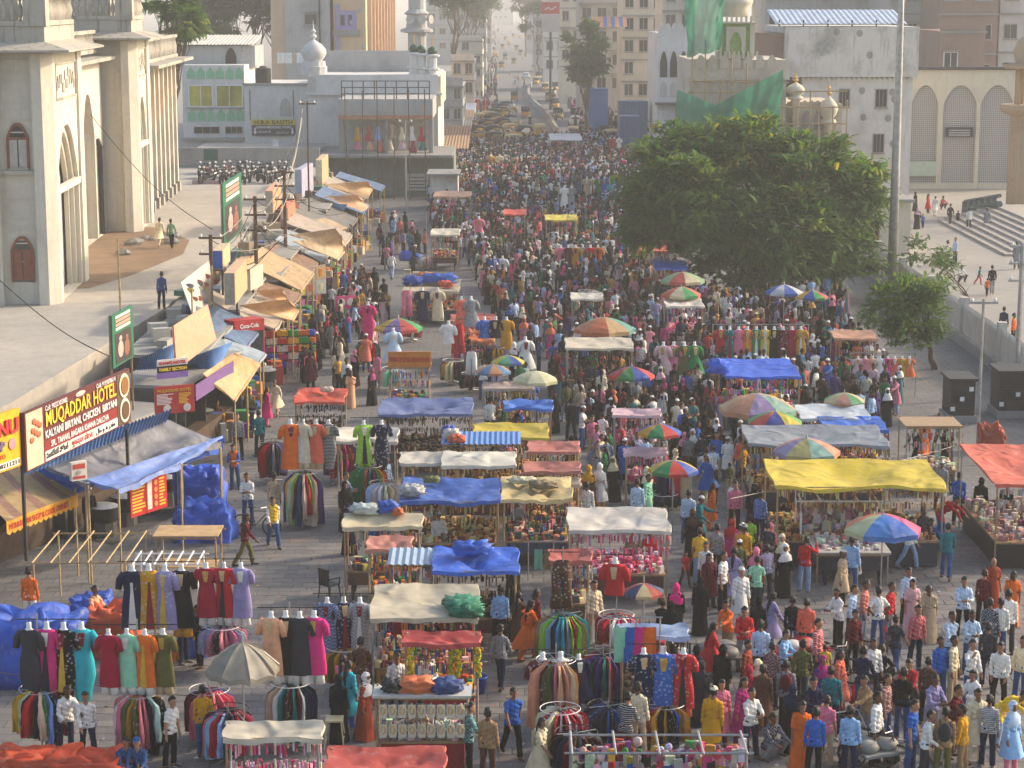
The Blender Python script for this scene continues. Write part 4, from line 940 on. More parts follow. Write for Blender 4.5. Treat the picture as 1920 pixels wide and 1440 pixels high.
net([(1345,196),(1470,130),(1460,252),(1335,268)],157.6,'green safety net stretched up to a point beside the brass finial',2)
net([(1268,168),(1346,200),(1336,272),(1266,280)],157.2,'low green safety net hanging in folds behind the big tree',3)
# mosque plaza pieces: sandstone minaret, steps, low cream wall
t=thing('sandstone_minaret','brown sandstone minaret with bracketed balcony and small dome at picture edge','minaret',(X(1925,165),165,0),w=True);x=X(1925,165);D=165.0
m=MB();m.lathe([(1.9,0),(1.8,.5),(1.6,.6),(1.5,Z(218,D)),(2.0,Z(212,D)),(2.4,Z(205,D)),(2.4,Z(196,D))],8,(x,D,0));m.build('shaft',SAND,t)
for k in range(8):a=2*math.pi*(k+.5)/8;m=MB();m.tube([(x+1.1*math.cos(a),D+1.1*math.sin(a),Z(196,D)),(x+1.1*math.cos(a),D+1.1*math.sin(a),Z(128,D))],.16,6);m.build('column',SAND,t)
m=MB();m.lathe([(2.1,Z(128,D)),(2.3,Z(122,D)),(1.3,Z(118,D)),(1.5,Z(95,D)),(1.2,Z(75,D)),(.2,Z(62,D)),(.05,Z(45,D))],12,(x,D,0));m.build('dome',SAND,t,smooth=True)
st=thing('stone_steps','broad flight of stone steps rising beside the sandstone minaret','steps',(36,150,0),w=True)
for k in range(8):a=G(1795+k*13,428-k*0);m=MB();m.box(33.3+k*.62,60,139.0+k*.9,162,.16*k+.005,.16*(k+1));m.build('step',flat('step_stone',(.34,.31,.27),.85,.2),st)
bl=thing('stair_balustrade','dark teal stair balustrade with round holes beside stone steps','balustrade',(34,150,0),w=True);TEALP=flat('teal_grey_paint',(.05,.09,.10),.7,.2)
pA,pB=G(1808,405),PD(1880,372,168)
for k in range(6):a=pA.lerp(Vector((X(1876,160),160,1.0)),k/6);m=MB();m.box(a.x-.18,a.x+.18,a.y-.18,a.y+.18,0,a.z+1.15);m.build('post',TEALP,bl)
m=MB();q=Vector((X(1876,160),160,1.0));m.tube([pA+Vector((0,0,1.15)),q+Vector((0,0,1.15))],.16,6);m.build('handrail',TEALP,bl);m=MB();m.tube([pA+Vector((0,0,.5)),q+Vector((0,0,.5))],.28,6);m.build('panel',TEALP,bl)
t=bld('gate_block','low cream gate block half hidden behind the big tree',X(1622,140),X(1708,140),140,146,0,3.6,CRM2,'gatehouse');m=MB();m.box(X(1612,140),X(1712,140),139.4,146.5,3.6,3.8);m.build('roof_slab',CONC,t);window(t,face('y',140),X(1632,140),X(1648,140),.1,2.4,REDW,DARK,name='door',sill=False)
# white building with arched loggia left of the scaffold
D=232.0;xa,xb=X(1231,D),X(1290,D);t=bld('loggia_house','narrow white house with tall pointed loggia arches and scalloped parapet',xa,xb,D,D+16,0,Z(62,D),WHITEW);fy=face('y',D)
for k in range(3):c=xa+.7+k*1.1;m=MB();m.prism(ogive(c,.8,Z(145,D),Z(118,D),Z(96,D),6),fy,-.06,-.004);m.build('arched_window',DARK,t);m=MB();m.prism(ogive(c,.75,Z(182,D),Z(160,D),Z(152,D),6),fy,-.06,-.004);m.build('shutter',GREYP,t)
for k in range(5):c=xa+.4+k*.72;m=MB();m.prism([(c+.36*math.cos(a),Z(62,D)+1.1*math.sin(a))for a in[math.pi*i/8 for i in range(9)]],fy,0,.3);m.build('scallop',WHITEW,t)
m=MB();wbox(m,fy,xa-.2,xb,-1.4,-.003,Z(196,D),Z(192,D));m.build('shop_canopy',IRON,t)
# back row beyond the right side
def towerblock(name,label,a,b,D,z1,mat,rows,cols,wmat,seed,side=None,zb=3.0):
 rn=random.Random(seed);xa,xb=X(a,D),X(b,D);t=bld(name,label,xa,xb,D,D+14,0,z1,mat);fy=face('y',D)
 for i in range(rows):
  for j in range(cols):
   if rn.random()<.12:continue
   c=xa+(xb-xa)*(j+.5)/cols;w=(xb-xa)/cols*.28;zz=zb+(z1-zb)*(i+.35)/rows;window(t,fy,c-w,c+w,zz,zz+min(1.5,(z1-zb)/rows*.5),wmat,GLASS if rn.random()<.7 else DARK,.08,1,shade=CONC if rn.random()<.4 else None)
  m=MB();wbox(m,fy,xa-.1,xb+.1,-.25,-.002,zb+(z1-zb)*(i+1)/rows-.2,zb+(z1-zb)*(i+1)/rows);m.build('floor_band',CONC,t)
 if side:
  for i in range(rows):
   for j in range(3):zz=zb+(z1-zb)*(i+.35)/rows;window(t,face('x',xb if side>0 else xa,-1 if side>0 else 1),D+2+j*4,D+4+j*4,zz,zz+1.3,wmat,GLASS,.08,1,.06 if side<0 else-.06)
 m=MB();m.box(xa,xb,D,D+.2,z1+.002,z1+.9);m.build('parapet',mat,t);return t
BK=[('back_tenement','brick tenement with concrete frame rising behind the arcade wall',1752,1862,226,24,BRICK,5,2),('back_tenement','plain concrete block behind the lamp mast',1660,1748,236,24,GREYW,5,3),
('back_tenement','pale concrete block above the blue tin roof',1430,1655,250,22,GREYW,4,6),('back_tenement','white plastered block at the top corner behind sandstone dome',1866,1990,232,24,WHITEW,5,3)]
for i,(nm,lb,a,b,D,z1,mt,r,c)in enumerate(BK):towerblock(nm,lb,a,b,D,z1,mt,r,c,GREYP,20+i)
t=towerblock('annex','low brick annex with weedy flat roof just behind the arcade wall',1755,1840,205,Z(58,205),BRICK,2,2,WHITE,31)
# hazy far street, both sides
FAR=[('far_shop_house','hazy white shop house above red garments beside the road',826,868,236,7.5,GREYW,2,2),('far_shop_house','hazy low shop house with tin awning',846,890,300,8.5,WHITEW,2,2),
('far_shop_house','hazy cream shop house half way up the road',862,905,370,10,CRM2,3,2),('far_shop_house','faint grey block near the road end',868,912,470,13,GREYW,3,3),('far_shop_house','faint tall block at the vanishing road',876,922,620,19,GREYW,4,3),('far_shop_house','pale tower in the haze at the top',800,880,560,22,GREYW,5,4),('far_shop_house','palest distant block closing the road',925,962,1450,24,GREYW,4,4)]
for i,(nm,lb,a,b,D,z1,mt,r,c)in enumerate(FAR):towerblock(nm,lb,a,b,D,z1,mt,r,c,GREYP,50+i,side=1)
FAR2=[('far_shop_house','cream apartment house with long balcony behind the striped awning',1165,1245,290,21,CRM2,6,3),('far_shop_house','grey concrete shop house with orange band above the awning',1085,1170,310,20,GREYW,5,3),('far_shop_house','pale yellow house behind the street tree',1050,1090,350,19,CRM2,5,2),
('far_shop_house','hazy white house carrying the tall billboard',1020,1062,400,17,WHITEW,4,2),('far_shop_house','faint block beyond the billboard',1000,1040,500,16,GREYW,4,2),('far_shop_house','faint narrow house near the vanishing road',985,1015,680,20,GREYW,4,2),('far_shop_house','cream house with open top floor beside green net',1240,1300,262,19,CRM2,5,2)]
for i,(nm,lb,a,b,D,z1,mt,r,c)in enumerate(FAR2):towerblock(nm,lb,a,b,D,z1,mt,r,c,GREYP,70+i,side=-1)
bb=thing('billboard','tall red and white advertising billboard above the hazy road','billboard',(X(1032,330),330,0),w=True);x=X(1032,330)
for k,(q0,q1,c)in enumerate(((2,-12,'c9c4bd'),(26,4,'b5473d'),(60,27,'b9b6b6'))):m=MB();m.box(x-1.4,x+1.4,330,330.2,Z(q0,330),Z(q1,330));m.build('panel',PAINT,bb,color=hexc(c))
m=MB();m.tube([(x,330.4,0),(x,330.4,Z(60,330))],.2,6);m.build('post',IRON,bb)
m=MB();m.tube([(x-.9,329.97,Z(18,330)),(x-.4,329.97,Z(14,330)),(x+.1,329.97,Z(18,330)),(x+.9,329.97,Z(12,330))],.09,5);m.build('swash_logo',WPAINT,bb)
aw=thing('striped_awning','orange and blue striped awning band on the hazy right-hand house','awning',(X(1130,288),288,0),w=True)
for k in range(10):m=MB();xa=X(1100+k*7.3,288);xb=X(1100+(k+1)*7.3,288)-.01;m.add([(xa,286,Z(50,288)),(xb,286,Z(50,288)),(xb,288,Z(31,288)),(xa,288,Z(31,288))],[(0,1,2,3)]);m.build('stripe',PAINT,aw,color=hexc('3f6aa8' if k in(0,4,6,8)else 'c98f62'))
# blue hoarding, blue tarped kiosks along the right of the far road
for i,(a,b,q0,q1,D,c,lb)in enumerate(((1160,1215,190,195,240,'4f6a8c','tall blue corrugated hoarding beside the loggia house'),(1162,1200,218,232,225,'45597f','dark blue tarpaulin kiosk at the right kerb'),(1100,1140,166,182,262,'4579b8','small blue awning kiosk under the street tree'))):
 t=thing('blue_hoarding' if i==0 else 'tarp_kiosk',lb,'hoarding' if i==0 else 'kiosk',(X((a+b)/2,D),D,0),w=True)
 n=8
 for k in range(n):m=MB();m.box(X(a+(b-a)*k/n,D),X(a+(b-a)*(k+.95)/n,D),D+(.08 if k%2 else 0),D+3,0,Z(q0,D));m.build('panel',PAINT,t,color=hexc(c))
 # shops' tin awnings, wires of the left far kerb
for k in range(5):
 D=205+k*17;x=X(836+k*6,D);t=thing('roadside_awning',f'{["brown", "rusty", "grey", "dusty", "pale"][k]} tin awning over a hazy roadside shop, {["nearest", "second", "third", "fourth", "farthest"][k]} of its row','awning',(x,D,0),group='awnings along the far road',w=True)
 corrugated(t,x-1.5,x+2.2,D,D+9,2.6,3.3,[WOOD,RUST,CONC,PLY,TINROOF][k],'roof_sheet')
 for dx in(-1.3,2.0):m=MB();m.tube([(x+dx,D+.2,0),(x+dx,D+.2,2.6)],.06,5);m.build('post',IRON,t)
 # yard end: parapet and parking wall behind motorcycles
pw=thing('parking_wall','low grey plastered wall behind the parked motorcycles','wall',(-26,172,YZ),w=True);m=MB();m.box(-42,X(600,172),171.7,172,YZ-3.42,YZ+1.6);m.build('wall',CONC,pw);m=MB();m.box(X(384,172),X(410,172),171.62,171.7,YZ+.6,YZ+1.5);m.build('green_panel',flat('bottle_green',(.03,.09,.07),.7,.2),pw)
lb_=thing('lean_to_roof','long dark sagging lean-to roof in front of the office block','roof',(-25,182,YZ),w=True);m=MB();m.grid(lambda u,v:(X(360,182)+(X(600,182)-X(360,182))*u,178+12*v,Z(286,180)+.15*v-.35*math.sin(u*9)*(1-v)),16,3);m.build('sheet',CONC,lb_)
for k in range(6):x=X(365+k*45,179);m=MB();m.tube([(x,179,YZ-3.4),(x,179,Z(286,179))],.08,5);m.build('post',IRON,lb_)
# ================================================================== trees, poles, fences, wires
def leaf_mat(name,c0,c1,c2):
 m,nt,b=nmat(name,.6,.25);at=N(nt,'ShaderNodeAttribute',attribute_name='tone')
 c=ramp(nt,at.outputs['Fac'],[(0,c0),(.55,c1),(1,c2)]);nt.links.new(c,b.inputs['Base Color'])
 tr=N(nt,'ShaderNodeBsdfTranslucent');nt.links.new(mixc(nt,1,c,(1.5,1.5,.7),'MULTIPLY'),tr.inputs[0]);mx=N(nt,'ShaderNodeMixShader');mx.inputs[0].default_value=.45
 nt.links.new(b.outputs[0],mx.inputs[1]);nt.links.new(tr.outputs[0],mx.inputs[2]);nt.links.new(mx.outputs[0],nt.nodes['Material Output'].inputs[0]);return m
LEAF1=leaf_mat('feathery_leaf',(.038,.095,.016),(.105,.19,.034),(.30,.26,.032));LEAF2=leaf_mat('dull_leaf',(.035,.07,.022),(.06,.105,.032),(.11,.13,.04))
BARK=flat('bark',(.11,.075,.05),.9,.4,4)
def crown_mesh(name,lobes,n,size,seed,droop=.25,yellow=.06):
 """lobes: (centre, radii, share); fronds are sprays of small leaflets set on the lobes' outer shells"""
 g=np.random.default_rng(seed);V=[];tone=[]
 w=np.array([l[2]for l in lobes],float);w/=w.sum();pick=g.choice(len(lobes),n,p=w)
 C=np.array([l[0]for l in lobes])[pick];Rr=np.array([l[1]for l in lobes])[pick]
 d=g.normal(size=(n,3));d/=np.linalg.norm(d,axis=1)[:,None];rad=g.uniform(.2,1.12,n)**.5*(1+.16*np.sin(d[:,0]*6+pick)*np.sin(d[:,2]*7+pick*2)+.10*np.sin(d[:,1]*11+d[:,0]*9))
 nc=max(6,n//64);cl=g.integers(0,nc,n);sp=.14*float(np.mean(Rr))+.14
 P=(C+d*Rr*rad[:,None])[cl]+g.normal(size=(n,3))*np.array([sp,sp,sp*.55]);d=.6*d[cl]+.4*d
 clump=g.random(nc)[cl]
 ax=d*.9+g.normal(size=(n,3))*.45;ax[:,2]=ax[:,2]*.55-droop*.3;ax/=np.linalg.norm(ax,axis=1)[:,None]
 s=np.cross(ax,np.array([0,0,1.0]));s/=np.maximum(1e-6,np.linalg.norm(s,axis=1))[:,None];up=np.cross(s,ax)
 L=size*g.uniform(.6,1.4,n);quads=[]
 flower=(g.random(n)<yellow)&(P[:,2]>np.median(P[:,2])+1.0)  # random fronds high in the crown get the yellow end of the ramp
 for k in range(4):
  t0=k/4;t1=(k+.9)/4
  for sg in(-1,1):
   wd=.22*np.sin(np.pi*(t0*.7+.22))*L
   a=P+ax*(t0*L)[:,None]+up*(.12*L*np.sin(t0*3))[:,None];b=P+ax*(t1*L)[:,None]+up*(.12*L*np.sin(t1*3))[:,None]
   c=b+s*(sg*wd)[:,None]+ax*(.18*L)[:,None]-up*(.10*L)[:,None];e=a+s*(sg*wd)[:,None]+ax*(.14*L)[:,None]-up*(.10*L)[:,None]
   quads.append(np.stack([a,b,c,e],1))
 Q=np.concatenate(quads,0);m=len(Q);me=bpy.data.meshes.new(name)
 me.vertices.add(m*4);me.vertices.foreach_set('co',Q.reshape(-1));me.loops.add(m*4);me.loops.foreach_set('vertex_index',np.arange(m*4));me.polygons.add(m)
 me.polygons.foreach_set('loop_start',np.arange(m)*4);me.update(calc_edges=True)
 tv=np.clip(.05+.62*clump**1.4+g.normal(0,.1,n),0,.8);tv[flower]=1.0
 at=me.attributes.new('tone','FLOAT','FACE');at.data.foreach_set('value',np.tile(tv,8).astype(np.float32));return me
def limb(mb,a,b,r0,r1,rn,k=5):
 a,b=Vector(a),Vector(b);pts=[];rs=[]
 for i in range(k+1):
  t=i/k;p=a.lerp(b,t);o=(b-a).length*.06*math.sin(t*math.pi);pts.append(p+Vector((rn.uniform(-o,o),rn.uniform(-o,o),o*.8)));rs.append(r0+(r1-r0)*t)
 mb.tube(pts,rs,7);return pts
def tree(name,label,base,lobes,n,size,seed,trunk_r,mat=None,fork=.35,lean=(0,0),group=None,yellow=.06,zc=None):
 rn=random.Random(seed);t=thing(name,label,'tree',base,group=group)
 lob=[(Vector(c),r,w)for c,r,w in lobes];cz=sum(c.z for c,_,_ in lob)/len(lob);fk=Vector((lean[0],lean[1],cz*fork))
 tr=MB();limb(tr,(0,0,-.05),fk,trunk_r,trunk_r*.75,rn,6);tr.build('trunk',BARK,t,smooth=True)
 for c,r,w in lob:
  m=MB();e=c-Vector((0,0,r[2]*.2));pts=limb(m,fk,e,trunk_r*.5,trunk_r*.14,rn,6)
  for q in range(5):d=Vector((rn.uniform(-1,1)*r[0],rn.uniform(-1,1)*r[1],rn.uniform(-.1,.8)*r[2]))*.8;limb(m,pts[rn.randint(2,6)],c+d,trunk_r*.16,trunk_r*.05,rn,4)
  m.build('limb',BARK,t,smooth=True)
 link('crown',crown_mesh('crown',[(tuple(c),r,w)for c,r,w in lob],n,size,seed,yellow=yellow),mat or LEAF1,t);return t
 # the big tree beside the mosque
B=G(1425,555);k=1.0
def lb(px,py,dy,r):p=PD(px,py,B.y+dy);return((p.x-B.x,dy,p.z),r,r[0]*r[1]*r[2])
tree('spreading_tree','big spreading green tree in front of the scaffolded mosque',tuple(B),[lb(1300,305,0,(2.6,2.6,2.0)),lb(1395,272,1,(2.3,2.4,1.4)),lb(1500,320,0,(2.8,2.8,1.9)),lb(1590,365,1,(2.0,2.3,1.9)),lb(1225,390,-1,(2.2,2.4,1.8)),lb(1330,410,-2.5,(3.4,2.4,2.2)),lb(1460,430,-3,(3.4,2.4,2.2)),lb(1560,460,-1,(2.3,2.2,1.7)),lb(1390,500,-2,(2.6,2.2,1.2)),lb(1612,318,2,(1.2,1.3,1.0)),lb(1265,345,-2,(2.4,2,1.6)),lb(1200,430,0,(1.6,1.6,1.0)),lb(1500,500,-2,(2.4,2,1.0))],27000,.52,11,.42)
B=G(1752,692)
def lb(px,py,dy,r):p=PD(px,py,B.y+dy);return((p.x-B.x,dy,p.z),r,r[0]*r[1]*r[2])
tree('small_tree','small leaning green tree on the near side of the white railing',tuple(B),[lb(1690,560,0,(1.3,1.2,.95)),lb(1730,590,0,(1.2,1.2,.9)),lb(1665,590,.3,(1.0,1.0,.7)),lb(1705,625,-.2,(1.2,1.0,.6)),lb(1740,545,.4,(.9,.9,.6))],4200,.26,12,.16,fork=.45,lean=(-.3,0))
B=G(1815,585)
def lb(px,py,dy,r):p=PD(px,py,B.y+dy);return((p.x-B.x,dy,p.z),r,r[0]*r[1]*r[2])
tree('sparse_tree','thin half-bare tree with a few leaves behind the white railing',tuple(B),[lb(1770,500,0,(1.5,1.2,1.1)),lb(1800,545,0,(1.2,1,.8)),lb(1750,470,.4,(1.2,1.0,.8))],330,.35,13,.09,yellow=.15)
def simple_tree(label,px,py0,D,w,z0,z1,n,size,seed,mat=None,base=0.0,yellow=.02):
 x=X(px,D);rn=random.Random(seed);lo=[]
 for q in range(6):lo.append(((rn.uniform(-.55,.55)*w,rn.uniform(-1.5,1.5),z0+(z1-z0)*rn.uniform(.25,.8)-base),(w*.42,w*.4,(z1-z0)*.28),1))
 return tree('street_tree',label,(x,D,base),lo,n,size,seed,.3,mat or LEAF2,group='trees in the haze',yellow=yellow)
simple_tree('dusty green tree in the haze beside the striped awning',1100,0,255,4.2,Z(170,255),Z(42,255),2600,.7,21)
simple_tree('sunlit pale green tree rising behind the palace balustrade',325,0,158,2.6,Z(72,158),18.5,1500,.6,22,LEAF1,YZ,.0)
for q,(px,D,w,a,b)in enumerate(((395,250,6,85,-60),(470,262,6.5,80,-60),(525,290,5,40,-40))):simple_tree(['dark leafy tree above the corrugated roof house','dark broad tree behind the medicine store roof','dark tree beside the grey apartments'][q],px,0,D,w,Z(a,D),Z(b,D),2600,.9,23+q)
for q,(px,D,w,a,b)in enumerate(((850,330,6,52,-70),(880,420,7,40,-60),(905,560,9,35,-40),(1010,470,5,70,-30),(985,640,6,40,-30))):simple_tree(['hazy tree over the road, nearest on its kerb','hazy tree farther up the road','faint tree near the road end','hazy tree below the billboard','palest tree at the vanishing road'][q],px,0,D,w,Z(a,D),Z(b,D),1500,1.1,33+q)
# lamp mast
B=G(1671,565);ms=thing('lamp_mast','very tall tapered grey steel lamp mast beside the big tree','lamp mast',tuple(B));m=MB();m.tube([(0,0,0),(0,0,8),(0,0,16),(0,0,24)],[.30,.24,.17,.1],12);m.build('shaft',STEEL,ms,smooth=True);m=MB();m.lathe([(.5,0),(.5,.25),(.33,.3)],12);m.build('base_flange',STEEL,ms)
m=MB();m.lathe([(.9,23.6),(.95,23.9),(.9,24.1)],14);m.build('lamp_ring',STEEL,ms)
# white mosque railing
rl=thing('mosque_railing','long white railing of pointed panels on a stone plinth along the plaza','railing',(22.6,100,0),w=True);WR=plaster('railing_white',(.50,.47,.42),(.14,.12,.1),.5)
m=MB();m.box(22.4,23.0,70,136,0,.55);m.build('plinth',CONC,rl)
pk=MB();pk.prism([(0,0),(.26,0),(.26,1.25),(.13,1.5),(0,1.25)],lambda u,d,w:(d,u,w),-.05,.05);pkm=pk.mesh('picket')
for i in range(195):
 o=link('picket',pkm,WR,rl);o.location=(22.7-rl.location.x,70.2+i*.337-rl.location.y,.55)
for z in(.95,1.55):m=MB();m.box(22.66,22.74,70,136,z,z+.09);m.build('rail',WR,rl)
for i in range(9):m=MB();m.box(22.5,22.9,70+i*8.2,70.4+i*8.2,.55,2.35);m.build('post',WR,rl)
# utility poles and cable bundles
def upole(px,ptop,pb,zb,label,arms=3,r=.11,mat=None):
 b=G(px,pb,zb);top=PD(px,ptop,b.y).z;t=thing('utility_pole',label,'pole',tuple(b),group='utility poles')
 m=MB();m.tube([(0,0,-zb),(0,0,top-zb)],[r,r*.8],6);m.build('shaft',mat or RUST,t)
 for k in range(arms):
  z=top-zb-.2-k*.75;m=MB();m.box(-.55,.55,-.05,.05,z,z+.09);a=m.build('crossarm',mat or RUST,t)
  for s in(-.45,.45):m=MB();m.lathe([(.04,0),(.07,.06),(.04,.14)],6,(s,0,z+.09));m.build('insulator',WHITE,a)
 return b,top
PB={}
for key,px,pt,pb,zb,lbl in(('a',398,440,572,3.0,'rusty utility pole beside the silver plastic sheet'),('b',482,368,560,2.6,'rusty utility pole above the tan awning'),('c',536,318,485,2.8,'rusty utility pole beside the assam tea board'),('d',580,190,420,2.8,'thin tall utility pole near the white booth'),
('e',1905,455,740,0,'concrete utility pole at the plaza railing'),('f',1833,560,835,0,'slim grey pole beside the wooden kiosk'),('g',762,225,420,0,'grey utility pole below the concrete shop')):
 PB[key]=upole(px,pt,pb,zb,lbl,3 if key in 'abce' else 1,.12 if key in 'abce' else.07,STEEL if key in 'efg' else None)
bp=thing('bamboo_pole','bare bamboo pole standing on the courtyard behind the green poster','pole',tuple(G(228,668,YZ)));h=PD(228,448,bp.location.y).z-YZ;m=MB();m.tube([(0,0,0),(.02,0,h*.5),(0,0,h)],.04,6);m.build('stem',BAMBOO,bp)
for q in range(7):m=MB();m.lathe([(.048,0),(.052,.03),(.048,.06)],6,(.01,0,h*(q+1)/8));m.build('node',BAMBOO,bp)
WIRE=flat('cable',(.05,.047,.045),.7,.2);WIREP=flat('pale_cable',(.36,.32,.27),.7,.2)
WN=[0]
def wire(a,b,sag,r,label,mat=None):
 a,b=Vector(a),Vector(b);m=MB();m.tube([a.lerp(b,i/14)-Vector((0,0,sag*math.sin(math.pi*i/14)))for i in range(15)],r,4);o=m.build('cable',mat or WIRE,o=tuple(a));o.location=a;tag(o,label,'cable','overhead cables');return o
def ptop(k):b,t=PB[k];return Vector((b.x,b.y,t-.2))
wr=random.Random(9)
for i,(k1,k2,lbl)in enumerate((('a','b','the silver sheet and the tan awning'),('b','c','the tan awning and the tea board'),('c','d','the tea board and the tall thin pole'))):
 for q in range(5):wire(ptop(k1)+Vector((wr.uniform(-.4,.4),0,-q*.3)),ptop(k2)+Vector((wr.uniform(-.4,.4),0,-q*.3+wr.uniform(-.3,.3))),wr.uniform(.3,1.1),.022,f'{["top", "second", "third", "fourth", "lowest"][q]} cable strung between poles above {lbl}',WIREP if q%2 else WIRE)
for q in range(9):k1,k2=[('a','b'),('b','c'),('c','d')][q%3];e_=PB[k1][0]+Vector((wr.uniform(1.5,4.5),wr.uniform(-6,6),3.1));wire(ptop(k1)-Vector((0,0,wr.uniform(0,1.5))),e_,wr.uniform(.2,.9),.02,f'drop cable from the {["silver sheet", "tan awning", "tea board"][q % 3]} pole to the shop row, {["first", "second", "third"][q // 3]} of its bunch',WIREP if q%2 else WIRE)
wire(PD(-10,262+255,60),G(215,672,4.6),.3,.02,'long slack cable crossing the courtyard to the green poster')
wire(PD(170,215,96),PD(398,430,105),.6,.02,'slack cable from the palace to the rusty pole')
wire(PD(-10,1372-112,48),PD(900,1330,50),.25,.012,'thin cable across the garment racks at the bottom')
wire(PD(1370,935,60),PD(1805,832,72),.1,.012,'guy rope from the yellow tarpaulin to the kiosk pole',WIREP)
wire(PD(1755,872,66),PD(1925,868,66),.05,.012,'rope joining the yellow and orange tarpaulins',WIREP)
wire(ptop('e'),PD(1990,420,90),.3,.02,'cable leaving the plaza pole at picture edge')
# ================================================================== tarps and boards
def tarp_mesh(name,P4,sag=.12,wr=.05,seed=0,nu=26,nv=14,hem=.22,parent=None,color=None,mat=None,o=None,hemsides='f'):
 """cloth stretched over four corners (back left, back right, front right, front left) with wrinkles and a hanging front hem"""
 P4=[Vector(p)for p in P4];rn=random.Random(seed);a,b,c=rn.uniform(0,6),rn.uniform(0,6),rn.uniform(5,9);m=MB()
 def fn(u,v):
  p=P4[0].lerp(P4[1],u).lerp(P4[3].lerp(P4[2],u),v);e=math.sin(math.pi*u)*math.sin(math.pi*v);r_=.35+.65*e
  ed=rnz(u*1.4+a,b)*(v>.97)*sag*.22
  wr_=wr*(.7+.9*rnz(u*3+a,v*2+b));cr_=-abs(math.sin(4.3*u+2.1*v+a))**6*wr-abs(math.sin(3.1*v-5.7*u+b))**8*wr
  return p+Vector((.03*math.sin(9*v+a),.03*math.sin(8*u+b),cr_*.9*r_+-sag*e*(.75+.3*rnz(u*2+a,b))+wr_*r_*(math.sin(c*u*3+5*v+a)*.5+math.sin(13*v+7*u+b)*.4+math.sin(23*u-11*v+a)*.25)+ed))
 m.grid(fn,nu,nv)
 if hem:
  d=(P4[3]-P4[0]);d.z=0;d=d.normalized()if d.length>.01 else Vector((0,-1,0))
  m.grid(lambda u,v:fn(u,1)+d*(.03+.03*v)+Vector((0,0,-hem*v*(.85+.2*rnz(u*3+a,b)))),nu,2)
  for s in(0,1):m.grid(lambda u,v,s=s:fn(s,u)+Vector(((s*2-1)*.02*v,0,-hem*.7*v*(.7+.4*math.sin(u*9+b)))),nv,1)
 return m.build(name,mat or TARP,parent,o,smooth=True,color=color)
def board(name,label,cat,l,r,th=.08,group=None):
 """l = (px, y_top, y_bottom, distance), r = (px, y_bottom, distance): an upright board between two places; local x runs along it, -y is its face"""
 a=PD(l[0],l[2],l[3]);top=PD(l[0],l[1],l[3]).z;b=PD(r[0],r[1],r[2]);ang=math.atan2(b.y-a.y,b.x-a.x)
 t=thing(name,label,cat,tuple(a),ang,group);L=math.hypot(b.x-a.x,b.y-a.y);slope=(b.z-a.z)/L
 return t,L,top-a.z
def panel(t,name,u0,u1,z0,z1,col,d=0.0,th=.06,mat=None):m=MB();m.box(u0,u1,-d,-d+th,z0,z1);return m.build(name,mat or PAINT,t,color=hexc(col))
SRX=(R(90),0,0)
def disc(t,name,u,z,r,col,d=.02,mat=None,rz=None):
 m=MB();m.lathe([(r,0),(r*.97,.012)],20,(0,0,0));m.v=[(u+x,-d-y_*0-w,z+(rz or 1)*yy)for x,yy,w in m.v for y_ in(0,)];return m.build(name,mat or PAINT,t,color=hexc(col))
def lines(t,u0,u1,z0,z1,n,mat,d=.012,seed=0,name='printed_line'):
 rn=random.Random(seed);h=(z1-z0)/n
 for k in range(n):m=MB();w=(u1-u0)*rn.uniform(.6,1);m.box(u0,u0+w,-d,-d+.006,z0+h*(k+.3),z0+h*(k+.75));m.build(name,mat,t)
 # ------------------------------------------------------------------ restaurant board
sg,L,H=board('restaurant_sign','long maroon restaurant signboard with yellow lettering above the blue tin roof','sign',(50,775,886,55.0),(246,790,62.0))
panel(sg,'backing',0,L,0,H,'5e1f1e',0,.1)
panel(sg,'photo_panel',.05,L*.15,.04,H-.04,'c9b49a',.014,.01);panel(sg,'photo_panel',L*.86,L-.05,.04,H-.04,'5b4632',.014,.01)
panel(sg,'lower_band',L*.155,L*.855,.03,H*.38,'86201f',.014,.01)
for a,b in((.16,.38),(.385,.61),(.615,.85)):panel(sg,'white_panel',L*a,L*b,.05,H*.2,'d9d6cc',.026,.01)
for z,c in((H*.73,'d8cdb2'),(H*.27,'cfc8ba')):disc(sg,'biryani_plate',L*.93,z,H*.23,c,.03);disc(sg,'rice_heap',L*.93,z,H*.17,'8a5a26' if z>H*.5 else '5a4326',.05)
for k in range(7):m=MB();m.ball((L*(.05+.012*k),-.03,H*(.5+.05*((k*3)%7))),(.14,.02,.09),7,4);m.build('fried_chicken_print',PAINT,sg,color=hexc('b5603a'))
text('MUQADDAR HOTEL',H*.36,YPAINT,sg,(L*.17,-.03,H*.62),SRX,width=L*.67,bold=.007)
text('Cell: 9032305982',H*.12,WPAINT,sg,(L*.17,-.03,H*.89),SRX,width=L*.2);text('Cell: 9193078614',H*.12,WPAINT,sg,(L*.65,-.03,H*.89),SRX,width=L*.19)
m=MB();m.ball((L*.5,-.02,H*.93),(.35,.01,.08),12,4);m.build('oval_emblem',GREYP,sg)
text('KALYANI BIRYANI, CHICKEN  BIRYANI',H*.19,WPAINT,sg,(L*.165,-.028,H*.42),SRX,width=L*.68,bold=.003)
text('SPL. TAHARI, BAGARA KHANA DALCHA',H*.15,WPAINT,sg,(L*.21,-.03,H*.245),SRX,width=L*.55,bold=.002)
